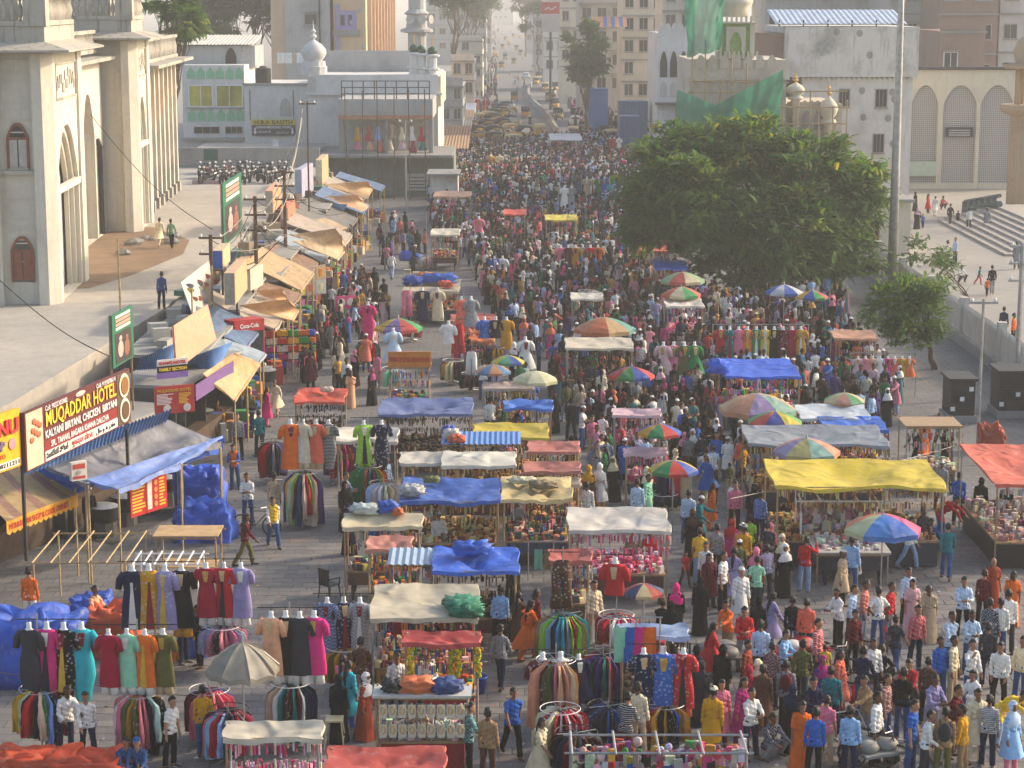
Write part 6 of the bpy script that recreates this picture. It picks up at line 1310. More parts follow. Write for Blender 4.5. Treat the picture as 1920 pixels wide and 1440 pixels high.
def stall(x0,x1,yt,yb,col,label,lm=None,z=2.15,goods='mix',table=.85,seed=None,sag=.12,wr=.06,hang=True,hem=.11,bundles=(),legs=True,wheels=True,slope=.12,skirt=None,flat_top=False,name='market_stall',tin=None):
 """x0..x1 and yt..yb: where the canopy's top surface lies in the photograph; z its height"""
 seed=seed if seed is not None else int(x0*3+yt);bl,br,fr,fl=G(x0,yt,z+slope),G(x1,yt,z+slope),G(x1,yb,z),G(x0,yb,z)
 X0,X1=(bl.x+fl.x)/2,(br.x+fr.x)/2;w=X1-X0;Y0,Y1=fl.y,bl.y;cx=(X0+X1)/2;base=(cx,Y0+.1,0)
 t=thing(name,label,'stall',base,group='market stalls',w=True);rn=random.Random(seed)
 P4=[Vector((X0,Y1,z+slope)),Vector((X1,Y1,z+slope)),Vector((X1,Y0,z)),Vector((X0,Y0,z))]
 if tin:
  n=max(10,int(w/.09));m=MB();m.grid(lambda u,v:P4[0].lerp(P4[1],u).lerp(P4[3].lerp(P4[2],u),v)+Vector((0,0,.04 if int(round(u*n))%2 else 0)),n,2);m.build('tin_roof',PAINT,t,color=hexc(col))
 elif flat_top:m=MB();m.box(X0,X1,Y0,Y1,z,z+.06);m.build('top_board',PAINT,t,color=hexc(col))
 else:tarp_mesh('canopy',P4,sag,wr,seed,max(10,int(w*6)),10,hem,t,hexc(col))
 for a in(X0+.08,X1-.08):
  for b in(Y0+.12,Y1-.08):m=MB();m.tube([(a,b,0),(a,b,z+(slope if b>(Y0+Y1)/2 else 0)-.02)],.028,5);m.build('pole',srn.choice([BAMBOO,STEEL,WOOD]),t)
 for b in(Y0+.14,Y1-.1):m=MB();m.tube([(X0+.05,b,z-.06),(X1-.05,b,z-.06)],.022,5);m.build('cross_bar',BAMBOO,t)
 if table:
  m=MB();m.box(X0+.12,X1-.12,Y0+.18,max(Y0+.9,Y1-.15),table-.06,table);m.build('table_top',WOOD,t)
  m=MB();m.box(X0+.16,X1-.16,Y0+.2,max(Y0+.86,Y1-.2),.42 if wheels else.05,table-.062);m.build('cart_body',PAINT,t,color=hexc(skirt or rn.choice(['5a2a2a','3a3a44','6a4a34','2a3a5a','7a6a54'])))
  if wheels:
   for a in(X0+.3,X1-.3):
    for b in(Y0+.12,Y1-.1):o=link('wheel',wheel_me,None,t);o.location=(a-base[0],b-base[1],.35);o.rotation_euler=(0,0,R(90))
  g=MB();pal=[hexc(c)for c in GOODS[goods]]
  for q in range(int(w*60*min(2.2,max(1,(Y1-Y0)/1.3)))):
   a=rn.uniform(X0+.2,X1-.2);b=rn.uniform(Y0+.25,max(Y0+.8,Y1-.25));s=rn.uniform(.03,.085);h=rn.uniform(.03,.16)*(1+1.2*(b-Y0)/max(.5,Y1-Y0));g.box(a-s,a+s,b-s*.8,b+s*.8,table+.002,table+h,col=tuple(min(1,c*rn.uniform(.7,1.2))for c in rn.choice(pal)),rot=rn.uniform(0,1.5),bottom=False)
  g.build('goods',VCOL,t,kind='stuff')
 if hang:
  g=MB();pal=[hexc(c)for c in GOODS[goods]]
  for zz in((z-.12,z-.5)if hang is True else(z-.12,)):
   for q in range(int(w/.055)):
    a=X0+.1+q*.055+rn.uniform(-.02,.02);h=rn.uniform(.06,.38);c=tuple(min(1,v*rn.uniform(.7,1.25))for v in rn.choice(pal));b=Y0+.17+rn.uniform(-.04,.06);g.box(a-.018,a+.018,b-.02,b+.02,zz-h,zz-rn.uniform(.02,.12),col=c,rot=rn.uniform(-.5,.5),bottom=False)
  g.build('hanging_goods',VCOL,t,kind='stuff')
 for k,(u,v,r,c)in enumerate(bundles):bundle(t,(X0+(X1-X0)*u,Y0+(Y1-Y0)*v,z+r[2]*.5+slope*v),r,c,seed+k)
 STALLS.append((X0,X1,Y0,max(Y1,Y0+.9)))
 if lm:landmark(cx,(Y0+Y1)/2,lm)
 return t
B_=[(.45,.5,(.5,.35,.22),'cf6d3c'),(.75,.5,(.45,.35,.2),'2c467f')]
stall(420,605,1350,1384,'bdb5a2','cream cloth topped hair accessory stall at the bottom beside dirty umbrella','cream accessory stall',2.0,'pink')
stall(612,835,1398,1445,'b04a40','red tarpaulin stall at the bottom edge in front of jewellery stall','bottom red tarpaulin stall',2.1,'mix',sag=.18)
stall(700,884,1278,1310,'b3b3ae','white topped necklace stall carrying orange and navy bundles','necklace stall',1.9,'silver',bundles=[(.2,.5,(.3,.3,.2),'26282c')]+B_,skirt='8a1f1c',flat_top=True,wheels=False)
stall(755,901,1182,1206,'a83c38','small red canopy kiosk hung with yellow flower garlands','red garland kiosk',2.2,'mix',skirt='9c2420',sag=.08)
stall(698,896,1094,1158,'b3aa93','pale grey tarpaulin stall with green sheet bunched at its corner','pale grey tarpaulin stall',2.2,'fabric',bundles=[(.86,.35,(.55,.7,.12),'147052'),(.9,.05,(.5,.3,.2),'147052')],skirt='a8814a')
stall(728,815,1028,1060,'8ea3b8','blue striped tin topped slipper stall beside the bright blue tarpaulin','striped slipper stall',2.1,'toys',tin=True)
stall(812,972,1024,1070,'2c5fc4','bright blue crumpled tarpaulin stall in the middle of the near row','bright blue tarpaulin stall',2.2,'dark',sag=.2,wr=.12,bundles=[(.45,.7,(.6,.4,.25),'2f64cc')])
stall(688,772,1003,1030,'b87a68','salmon tarpaulin cart with bicycle wheel behind the slipper stall','salmon tarpaulin cart',2.1,'mix')
stall(643,792,962,988,'c2b696','cream tarpaulin cart with colourful cloth bundles on its roof','cream tarpaulin cart',2.2,'fabric',bundles=[(.25,1.0,(.5,.3,.22),'b9c4c2'),(.55,1.1,(.35,.3,.25),'2f5fc4'),(.68,.9,(.2,.2,.14),'cf6a3a')])
stall(752,938,895,940,'3159a8','blue tarpaulin stall with white and olive sacks on one corner','blue tarpaulin stall with sacks',2.2,'bangle',sag=.16,wr=.1,bundles=[(.12,.3,(.45,.4,.22),'b8bab8'),(.3,.8,(.28,.25,.14),'6f7340')])
stall(940,1072,893,936,'c3ae78','yellowish tarpaulin stall with brown sacks and scarves below','yellowish scarf stall',2.2,'fabric',wr=.12,bundles=[(.6,.5,(.5,.35,.16),'8a7a5a'),(.3,.7,(.5,.3,.14),'cfc8a8')])
stall(1064,1252,950,994,'bdb8ae','wide white tarpaulin stall hung with balloons and toys','wide white tarpaulin stall',2.2,'pink',sag=.2)
stall(828,966,846,872,'c6c3b6','white tarpaulin stall with a small peak','peaked white stall',2.15,'bangle',sag=-.1)
stall(750,832,846,868,'b9b4a8','low white cloth stall beside the peaked one',None,2.1,'bangle')
stall(990,1086,826,846,'b06a5c','upper salmon tarpaulin stall of a pair','upper salmon stall',2.15,'bangle')
stall(982,1088,864,884,'a8675a','lower salmon tarpaulin stall of a pair','lower salmon stall',2.15,'bangle')
stall(985,1088,894,908,'a99a84','drab crumpled tarpaulin stall below the salmon pair',None,2.1,'bangle')
stall(888,1028,792,820,'b9a52e','yellow tarpaulin bangle stall behind the blue tin roof','small yellow tarpaulin stall',2.2,'bangle',sag=.15)
stall(828,976,810,834,'4a78b8','blue corrugated roof stall with white and orange bundles','blue corrugated stall',2.15,'bangle',tin=True,bundles=[(.12,.5,(.35,.3,.25),'c9c6c2'),(.2,.2,(.35,.3,.2),'cf5a36'),(.08,.9,(.25,.3,.2),'2450b8')])
stall(712,886,745,776,'5b6a98','long dusty blue tarpaulin over a handbag frame stall','long dusty blue stall',2.3,'dark',sag=.2,wr=.1)
stall(945,1036,748,764,'3a6cc0','bangle rack stall with blue plastic folded on top','blue topped bangle rack',2.1,'bangle',wr=.12)
stall(905,1000,715,728,'a89a94','bangle stall under the pale umbrella',None,2.0,'bangle')
stall(632,746,800,824,'c4bdb0','sagging white sheet stall beside green mannequin dresses','sagging white sheet',2.1,'fabric',sag=.35,table=0)
stall(555,648,727,752,'c14a2c','orange red tarpaulin stall at the left of the lane','orange red tarpaulin stall',2.2,'dark',wr=.1,bundles=[(.6,.7,(.3,.2,.14),'cdbfae')])
stall(1442,1755,860,912,'c9b12a','largest bright yellow tarpaulin stall of jewellery right of centre','big yellow tarpaulin',2.6,'bangle',sag=.3,wr=.09,wheels=False,hem=.12)
stall(1396,1655,796,832,'7f868f','wide grey tarpaulin stall just behind the yellow one','grey tarpaulin stall',2.5,'bangle',sag=.25)
stall(1495,1626,757,784,'b3bcc4','silver white tarpaulin stall between umbrellas','silver tarpaulin stall',2.3,'mix')
stall(1540,1658,780,806,'2d62c0','blue tarpaulin stall beside the silver one','blue tarpaulin behind grey one',2.2,'mix')
stall(1832,2010,832,908,'c4583c','large orange tarpaulin stall at the right picture edge','orange tarpaulin stall',2.7,'silver',sag=.2,skirt='141416',wheels=False)
stall(1352,1492,672,706,'2458c8','vivid blue tarpaulin stall of soft toys below the row of dresses','vivid blue toy stall',2.2,'toys',bundles=[(-.08,.2,(.5,.5,.4),'2a5fd0')])
stall(1060,1186,632,652,'c2b8a2','cream tarpaulin jewellery stall under the orange umbrella','cream jewellery stall',2.3,'dark')
stall(758,862,522,545,'b8a890','stall heaped with blue and orange folded tarpaulins','stall heaped with tarpaulins',1.9,'mix',bundles=[(.15,.5,(.6,.5,.35),'2450b0'),(.6,.7,(1.2,.5,.35),'2f62c0'),(.75,.3,(.5,.4,.25),'d0562c'),(.35,.9,(.6,.4,.3),'c87a34')])
stall(845,930,588,602,'b3584a','salmon red topped clothes stall behind mannequins',None,2.0,'fabric')
stall(880,928,612,640,'b8622c','heap of rust orange cloth on a low stall',None,1.3,'fabric',wr=.12,table=.6)
stall(1022,1082,402,412,'c8b83a','small far yellow topped stall in the crowd','far yellow stall',2.2,'mix')
stall(944,986,392,402,'c84a34','small far red topped stall in the crowd','far red stall',2.2,'mix')
stall(814,884,358,368,'c89a7a','far white and orange snack cart left of the crowd','far snack cart',2.2,'silver')
stall(808,862,428,440,'c2bca8','lit snack cart with black signboard left of the crowd','lit snack cart',2.3,'mix')
stall(1195,1292,456,470,'c0502e','far orange topped stall under the big tree','far orange stall',2.3,'silver')
stall(1226,1286,488,503,'2a5fc8','small blue tarpaulin stall under the tree edge','small blue stall under tree',2.3,'mix')
stall(1176,1215,446,454,'5a8ac8','pale blue topped stall at the tree edge',None,2.3,'mix')
stall(1246,1316,556,574,'cfc8bc','white topped handbag stall under two umbrellas','white handbag stall',2.2,'pink')
stall(1160,1290,1168,1192,'8fa4c4','pale blue tarpaulin stall with bright scarves across its front','pale blue scarf stall',2.2,'dark')
stall(1030,1108,1028,1052,'a8564c','brick pink tarpaulin stall beside hanging kurtas','brick pink stall',2.1,'fabric')
stall(1148,1238,765,778,'c8a8b0','pink hair band rack stall in the dense crowd','pink hair band stall',1.9,'pink')
stall(1170,1250,838,850,'c2a0a8','second pink trinket stall under the rainbow umbrella','pink trinket stall',1.9,'pink')
stall(1560,1640,618,634,'b8886a','brownish tarpaulin stall before the small tree','brownish stall',2.2,'mix')
stall(1070,1130,548,560,'c0bcb0','striped cloth topped stall in the crowd',None,2.0,'fabric')
stall(1030,1090,250,262,'b8b8bc','far stall with pale banner at the head of the market','far banner stall',2.4,'mix')
stall(1520,1660,1000,1040,'a8a49c','silver jewellery tray table under the blue and pink umbrella','silver jewellery tray',.95,'silver',table=.9,hang=False,flat_top=True,legs=False)
# wooden kiosk, snack cart with sign
kk=stall(1690,1796,778,802,'9a7a50','weathered wooden kiosk with plywood roof near the plaza wall','wooden kiosk',2.4,'silver',flat_top=True,skirt='8a7860')
sc2=stall(728,808,676,690,'b88a54','tea cart with orange lettered signboard in the left lane','lettered tea cart',2.2,'mix',flat_top=True)
q=G(728,690,2.2);w=G(808,690,2.2).x-q.x;cs=thing('tea_cart_sign','orange lettered signboard above the tea cart','sign',(q.x,q.y-.08,2.27));panel(cs,'plate',0,w,0,.62,'c87a28',0,.06);text('PRINCE CHAI BHANDAR',.28,RPAINT,cs,(.05,-.012,.2),SRX,width=w-.1,bold=.006)
# ------------------------------------------------------------------ umbrellas
RAIN=['c23a3a','d8a52a','2f8a4a','2f4fa8'];PAST=['c98a6a','c8b488','7fa89a','9a8fb0']
def umbrella(px,py,rpx,cols,label,z=2.45,hgt=.42,ripple=0.0,lm=None,closed=False):
 p=G(px,py+rpx*.18,z);zc=p.y*CP+(CAM_H-z)*SP;r=rpx*zc/FPX;t=thing('parasol',label,'umbrella',(p.x,p.y,0),srn.uniform(0,1),'parasols over the stalls')
 m=MB();m.tube([(0,0,0),(0,0,z+hgt)],.022,6);m.build('pole',STEEL,t);n=8;h=hgt*r/1.1
 if closed:r=.16;h=1.3
 for k in range(n):
  a0,a1=2*math.pi*k/n,2*math.pi*(k+1)/n;m=MB()
  def fn(u,v,a0=a0,a1=a1):
   a=a0+(a1-a0)*u;rr_=r*math.cos(math.pi/n)/math.cos((u-.5)*2*math.pi/n)if not closed else r;rr_=rr_*v;edge=.06*r*math.sin(math.pi*u)*v*v
   return(rr_*math.cos(a),rr_*math.sin(a),z+h*(1-v**1.7)+edge*.3-ripple*v*abs(math.sin(u*math.pi*1.5)))
  m.grid(fn,4,7)
  if not closed:m.grid(lambda u,v:tuple(Vector(fn(u,1))+Vector((0,0,-.13*v*r))),4,1)
  m.build('panel',UMB,t,smooth=True,color=hexc(cols[k%len(cols)]))
  if not closed:m=MB();m.tube([Vector(fn(0,.05))-Vector((0,0,.02)),Vector(fn(0,.6))-Vector((0,0,.03)),Vector(fn(0,1))-Vector((0,0,.02))],.008,4);m.build('rib',STEEL,t)
 m=MB();m.lathe([(.03,0),(.02,.1),(.001,.14)],6,(0,0,z+h));m.build('finial',STEEL,t)
 if lm:landmark(p.x,p.y,lm)
umbrella(747,606,46,['7a6aa8','b84a44','3f9a55','cfae3a'],'purple red green and yellow umbrella beside the mannequin in denim',lm='multicolour umbrella')
umbrella(1133,606,58,['c8714a','c8a878','5f9a90','c9805a'],'wide orange and teal umbrella above the cream stall',lm='orange and teal umbrella')
umbrella(925,690,34,['5a86b0','c08a60'],'small blue and orange striped umbrella')
umbrella(952,672,32,['3f5aa0','c8b83a','4f9a70'],'blue yellow and green umbrella tucked behind the cream one')
umbrella(1003,704,44,['c9c8a0','d0cfae'],'plain pale cream yellow umbrella in the middle',lm='pale cream umbrella')
umbrella(1184,696,44,['c23a34','3f8a4a','3450a8'],'red green and blue umbrella in the dense crowd',lm='red green blue umbrella')
umbrella(1237,803,42,['d0a02a','2f8a58','c23f3a','3558b0'],'bright rainbow umbrella over the hair band rack',lm='upper rainbow umbrella')
umbrella(1262,872,48,['2f8a50','c0382f','3a5ab0','d2b03a'],'bright rainbow umbrella just above the scarf rack',lm='lower rainbow umbrella')
umbrella(1420,752,74,['c99070','9a88b0','7fa898','c8a078'],'largest faded pastel umbrella with orange and lilac panels',lm='largest pastel umbrella')
umbrella(1453,782,54,['c85a44','3a4a98','cfc03a','4fa04a'],'vivid red blue and yellow umbrella against the pastel one')
umbrella(1583,744,40,['5f9f70','c8b88a','c08a7a'],'small pastel green umbrella behind the silver tarpaulin')
umbrella(1512,834,64,['9a90b4','b8b074','80a8a0','d08a6a'],'faded pastel umbrella directly behind the yellow tarpaulin')
umbrella(1655,978,74,['3f6fc0','c0487a','c8744a','b8c49a','4a86d0'],'big blue and pink umbrella in front of the yellow tarpaulin',2.3,lm='blue and pink umbrella')
umbrella(1207,1102,40,['b04a44','39466a','c8b488'],'small red navy and cream umbrella beside the red mannequin dress',2.2,lm='small red and navy umbrella')
umbrella(455,1238,70,['9a9486','8f8a7c','a09888'],'dirty greyish white umbrella among the garment racks',2.3,.75,.1,lm='dirty white umbrella')
umbrella(1280,518,42,['c8c09a','8fae8a','c05a50'],'pale green and red umbrella, upper of two by the tree')
umbrella(1277,545,38,['3f9a5a','c8604a','d0c8a8'],'green red and cream umbrella, lower of two by the tree',lm='green and red umbrella')
umbrella(1470,541,36,['c8ccd0','3f62b0'],'blue and white umbrella under the big tree',lm='blue and white umbrella')
umbrella(1523,551,30,['d8a82a','3558a8','3f9a4a','c8403a'],'small rainbow umbrella beside the blue and white one')
umbrella(1587,585,12,['6a5aa0','c87a3a','3f8a8a'],'closed striped umbrella standing near the railing',1.2,1.0,closed=True)
# ================================================================== garment racks and mannequin forms
ORD=['first','second','third','fourth','fifth','sixth','seventh','eighth','ninth','tenth']
FORM_W=WHITE
def dress_mesh(kind):
 m=MB();n=18
 pr={'kurta':[(.085,0),(.17,-.04),(.195,-.10),(.185,-.22),(.155,-.40),(.175,-.55),(.20,-.75),(.215,-1.0),(.225,-1.22)],
 'frock':[(.085,0),(.16,-.04),(.18,-.10),(.17,-.22),(.14,-.38),(.22,-.6),(.30,-.85),(.34,-1.0)],
 'top':[(.085,0),(.17,-.04),(.195,-.10),(.185,-.22),(.165,-.40),(.19,-.6),(.20,-.68)],
 'gown':[(.085,0),(.16,-.04),(.18,-.10),(.17,-.22),(.14,-.40),(.19,-.6),(.21,-.9),(.15,-1.2),(.12,-1.42)],
 'trousers':[(.15,0),(.17,-.1),(.19,-.25)],'scarf':[]}[kind]
 vs=[];fs=[]
 for i,(r,z)in enumerate(pr):
  f=max(0,-z-.5)*.16
  for k in range(n):a=2*math.pi*k/n;w=1+f*math.cos(6*a+i*.2);vs.append((r*w*math.cos(a),r*.62*w*math.sin(a),z))
 for i in range(len(pr)-1):
  for k in range(n):j=(k+1)%n;fs.append((i*n+k,i*n+j,(i+1)*n+j,(i+1)*n+k))
 m.add(vs,fs)
 if kind=='scarf':
  for s in(0,1):m.grid(lambda u,v:(-.24+.48*u,.03*math.sin(9*u+2*v)-.06*s,-1.42*v*(1-.06*math.sin(3*u)*s)),10,6)
 elif kind=='trousers':
  for s in(-1,1):m.tube([(s*.09,0,-.2),(s*.10,0,-.6),(s*.12,0,-1.05)],[.1,.09,.11],8)
 else:
  for s in(-1,1):m.tube([(s*.14,0,-.06),(s*.22,-.01,-.18),(s*.25,-.02,-.38)],[.075,.07,.06],8)
 return m.mesh('dress_'+kind,smooth=True)
DM={k:dress_mesh(k)for k in('kurta','frock','top','gown','trousers','scarf')}
bm_=MB();bm_.lathe([(.001,.14),(.055,.135),(.05,.06),(.06,.02),(.13,-.035),(.16,-.10),(.10,-.2)],12,sy=.65);BUST=bm_.mesh('bust_form',smooth=True);BUST.materials.append(WHITE)
lg=MB()
for s in(-1,1):lg.tube([(s*.09,0,-.95),(s*.10,0,-1.2),(s*.11,0,-1.42)],[.085,.09,.11],8)
LEGS=lg.mesh('trousers_hem',smooth=True)
def dress_form(x,y,z,col,pat='plain',kind='kurta',sc=1.0,under=None,label='',rz=0.0,group='mannequin dresses on the bars',front=None):
 t=thing('dress_form',label,'dress',(x,y,z),rz,group)
 if kind not in('trousers','scarf'):o=link('bust',BUST,None,t);o.scale=(sc,sc,sc)
 o=link({'trousers':'trousers','scarf':'cloth'}.get(kind,'dress'),pm2(DM[kind],CL[pat]),None,t,CX.get(col)or hexc(col));o.scale=(sc*1.14,sc,sc)
 if under:o=link('trousers',pm2(LEGS,CL['plain']),None,t,CX.get(under)or hexc(under));o.scale=(sc,sc,sc)
 if kind not in('trousers','scarf'):
  q=DR.random();o=link('embroidery',EMB,None,t,DR.choice([hexc('b8923a'),hexc('d8d0c0'),hexc('7a1f2c'),hexc('c8a878')]))if q<.6 else None
  if o:o.scale=(sc*1.14,sc,sc)
  if kind in('kurta','gown')and DR.random()<.45:o=link('front_panel',FPN,None,t,DR.choice([hexc('d6d2c8'),hexc('8a2a34'),hexc('2a2a30'),hexc('c9a23a')]));o.scale=(sc,sc,sc)
 m=MB();m.tube([(0,0,.13*sc),(0,0,.13*sc+.12)],.01,4);m.build('hook',IRON,t);return t
DR=random.Random(19)
def strip(pr,w,amp):
 m=MB();n=len(pr)-1
 def f(u,v):
  i=min(n-1,int(v*n));k=v*n-i;r=pr[i][0]*(1-k)+pr[i+1][0]*k;z=pr[i][1]*(1-k)+pr[i+1][1]*k;a=R(-90)+(u-.5)*w*(1+amp*v);return(r*1.05*math.cos(a),r*.66*math.sin(a)-.004,z)
 m.grid(f,4,12);return m
EMB=strip([(.12,-.03),(.19,-.08),(.185,-.22),(.17,-.32)],.8,-.5).mesh('embroidery',smooth=True);EMB.materials.append(CL['print']);FPN=strip([(.185,-.22),(.155,-.40),(.175,-.55),(.205,-.75),(.22,-1.0),(.235,-1.2)],.28,1.6).mesh('front_panel',smooth=True);FPN.materials.append(CL['plain'])
PM2={}
def pm2(me,mat):
 k=(me.name,mat.name)
 if k not in PM2:c=me.copy();c.materials.clear();c.materials.append(mat);PM2[k]=c
 return PM2[k]
CX={k:hexc(v)for k,v in CN.items()}
gm=MB();n=5
def gf(u,v):
 z=-v;w=(.10+.30*min(1,v*5))*(1-.0*v);return(.13+w*(u),.04*math.sin(u*13+v*2)*(.4+v)+.02*math.sin(v*9),z)
gm.grid(gf,8,6);gm.grid(lambda u,v:(gf(u,v)[0],-gf(u,v)[1]*.8+.06*(1-abs(2*u-1))+.02,gf(u,v)[2]),8,6);GARM=gm.mesh('garment',smooth=True)
GM={p:pm2(GARM,CL[p])for p in CL}
IND=[0]
RING=MB()
for k in range(24):pass
def ring_mb(r,z,rt=.014,n=20):m=MB();m.tube([(r*math.cos(2*math.pi*k/n),r*math.sin(2*math.pi*k/n),z)for k in range(n+1)],rt,4,False);return m
def rack(px,by,ry,gy,pal,desc,n=22,tower=(),tx=None,ty=None,r=.47,solo=True,pats=('plain','plain','print'),white=True,lm=None):
 b=G(px,by);D=b.y;zr=PD(px,ry,D).z;zb=PD(px,gy,D).z;L=max(.35,zr-zb);rn=random.Random(int(px+by))
 ht=zr+.1
 if tower:ht=PD(px,ty[0],D).z+.12
 t=thing('garment_rack',f'round chrome garment rack {desc}','rack',tuple(b),group='round garment racks')
 m=MB();m.tube([(0,0,0),(0,0,ht+(.25 if tower else.05))],.02,6);m.build('pole',STEEL,t)
 for k in range(4):a=R(45+90*k);m=MB();m.tube([(0,0,.12),(.45*math.cos(a),.45*math.sin(a),.03)],.018,5);m.build('foot',STEEL,t)
 ring_mb(r,zr,.011).build('ring',WHITE if white and rn.random()<.45 else STEEL if white else IRON,t)
 for k in range(4):a=R(20+90*k);m=MB();m.tube([(0,0,zr-.02),(r*math.cos(a),r*math.sin(a),zr)],.01,4);m.build('spoke',STEEL,t)
 sx=r/.42;allg=MB()if not solo else None
 for k in range(n):
  a=2*math.pi*k/n+rn.uniform(-.06,.06);c=rn.choice(pal);l=L*rn.uniform(.78,1.06);pt=rn.choice(pats)
  if solo:
   o=link('garment',GM[pt],None,None,tuple(min(1,v*rn.uniform(.85,1.12))for v in CX[c]));o.location=b+Vector((0,0,zr-.03));o.rotation_euler[2]=a;o.scale=(sx*rn.uniform(.85,1.15),sx*rn.uniform(.75,1.25),l);o.rotation_euler[0]=rn.uniform(-.09,.09);o.rotation_euler[1]=rn.uniform(-.05,.08)
   tag(o,f'{c} {PATS[pt]}garment at {["right", "back", "left", "front"][int(((a + .785) % 6.2832) / 1.5708) % 4]} of the rack {desc}','garment',f'garments on the rack {desc}');IND[0]+=1
  else:
   ca,sa=math.cos(a),math.sin(a);cc=tuple(min(1,v*rn.uniform(.8,1.15))for v in CX[c]);allg.add([((x*ca-y*sa)*sx,(x*sa+y*ca)*sx,zr-.03+z*l)for x,y,z in gm.v],gm.f,cc)
 if not solo:allg.build('hung_garment',VCOL,t,kind='stuff',smooth=True)
 if tower:
  xa,xb=PD(tx[0],ty[0],D).x,PD(tx[1],ty[0],D).x;zt=PD(px,ty[0],D).z;zl=PD(px,ty[1],D).z;m=MB();m.tube([(xa-b.x-.15,0,zt+.24),(xb-b.x+.15,0,zt+.24)],.014,5);m.build('cross_bar',IRON,t);nt_=len(tower)
  for k,d in enumerate(tower):
   col,pat,kind,under=(list(d)+['plain','kurta',None])[:4]if len(d)<4 else d
   hh={'kurta':1.22,'frock':1.0,'top':.68,'gown':1.42,'trousers':1.05,'scarf':1.42}[kind];s=1.12*(zt-zl)/(hh+(.2 if under else 0));s=min(max(s,.7),1.25)
   x=xa+(xb-xa)*(k+.5)/nt_;dress_form(x,D+.04*(k%2),zt,col,pat,kind,s,under,f'{col} {PATS[pat]}{ {"kurta": "kurta", "frock": "frock", "top": "top", "gown": "gown", "trousers": "trousers", "scarf": "scarf"}[kind]} {ORD[k] + " " if nt_ > 1 else ""}on the bar of the rack {desc}',rn.uniform(-.35,.35))
 STALLS.append((b.x-r,b.x+r,b.y-r,b.y+r))
 if lm:landmark(b.x,b.y,lm)
PATS={'plain':'','print':'printed ','check':'checked ','stripe':'striped '}
MIX1=['maroon','navy','mustard','teal','cream','red','charcoal','olive','lavender','rust'];PASTEL=['pale pink','cream','mint','sky blue','white','peach','lavender'];DK=['black','charcoal','navy','maroon','grey','brown'];REDS=['red','crimson','pink','white','hot pink','coral']
rack(80,1412,1290,1385,['green','cream','charcoal','mustard','sky blue','navy','red'],'at bottom left under bright gowns',tower=[('charcoal','plain','gown',None),('hot pink','plain','gown',None),('black','print','gown',None),('turquoise','plain','gown',None)],tx=(38,168),ty=(1180,1300),lm='rack of four bright gowns')
rack(265,1418,1298,1400,['mustard','black','lime green','olive','navy','pink','white'],'under the white edged kurtas',tower=[('crimson','plain','kurta','white'),('mint','plain','kurta','white'),('orange','plain','kurta','white'),('olive','plain','kurta','beige')],tx=(186,322),ty=(1190,1290),lm='rack of white edged kurtas')
rack(420,1262,1172,1225,['lavender','navy','pink','charcoal','white','magenta'],'below the pink red and mauve kurtas',n=20,tower=[('crimson','plain','kurta','white'),('red','plain','kurta','white'),('lavender','plain','kurta','white')],tx=(370,468),ty=(1065,1160),pats=('print',),lm='rack of crimson and red kurtas')
rack(293,1262,1195,1240,['orange','coral','mustard'],'behind the navy and mustard kurtas',n=12,solo=False,tower=[('navy','plain','kurta',None),('mustard','print','kurta',None),('lavender','print','kurta',None),('black','plain','kurta','mustard')],tx=(232,355),ty=(1070,1180))
rack(548,1402,1278,1385,['teal','navy','lavender','white','maroon','purple','beige'],'under the peach and black kurtas',tower=[('peach','plain','kurta','white'),('black','plain','kurta','white'),('charcoal','plain','kurta','white'),('hot pink','plain','kurta','white')],tx=(495,602),ty=(1158,1268),lm='rack of peach and black kurtas')
rack(648,1300,1212,1275,['olive','mustard','turquoise','pale pink','lavender','pink'],'beside the checked dresses',n=18,tower=[('denim blue','check','kurta',None),('navy','print','kurta',None),('grey','check','kurta',None)],tx=(598,690),ty=(1130,1212),lm='rack of checked dresses')
rack(570,988,884,975,['denim blue','yellow','maroon','grey','cream','red','lime green','rust','purple'],'of long dresses in the open lane',n=26,tower=[('orange','plain','kurta',None),('cream','plain','kurta','cream'),('coral','plain','kurta','beige'),('black','stripe','gown',None)],tx=(532,628),ty=(795,870),r=.5,lm='rack of long dresses')
rack(692,968,872,945,['lime green','magenta','teal','mustard','white','rust','green'],'under the lime and navy printed dresses',n=22,tower=[('lime green','print','kurta','lime green'),('navy','print','gown',None)],tx=(665,732),ty=(796,872),lm='rack of lime and navy dresses')
rack(512,905,828,888,['charcoal','navy','red','lavender','grey','maroon'],'of dark kurtas behind the long dresses',n=18,white=False)
rack(640,905,830,890,['magenta','purple','rust','red','maroon'],'of purple cloth between two tall racks',n=16,white=False)
rack(1055,1258,1150,1240,['grey','black','sky blue','lime green','red','navy','tan','turquoise'],'of leggings in the middle',n=26,tower=[('brown','print','trousers',None)],tx=(1030,1076),ty=(1052,1130),r=.5,white=False,lm='rack of leggings')
rack(1155,1225,1152,1205,REDS,'of red and pink tops',n=20,tower=[('red','plain','top',None)],tx=(1130,1176),ty=(1056,1120),lm='rack of red tops')
rack(1042,1376,1236,1360,['peach','turquoise','maroon','olive','mint','cream','pink'],'of long pastel kurtas under the maroon top',n=22,tower=[('maroon','print','top',None),('white','check','top',None),('navy','plain','frock',None)],tx=(1000,1102),ty=(1236,1300),lm='rack of long pastel kurtas')
rack(1050,1432,1328,1400,['white','red','pale pink','crimson','cream'],'of white floral tops near the bottom',n=24,r=.46,pats=('print',),lm='rack of white floral tops')
rack(1140,1405,1322,1390,['navy','denim blue','blue','charcoal'],'of navy denim near the bottom',n=22,r=.48,white=False)
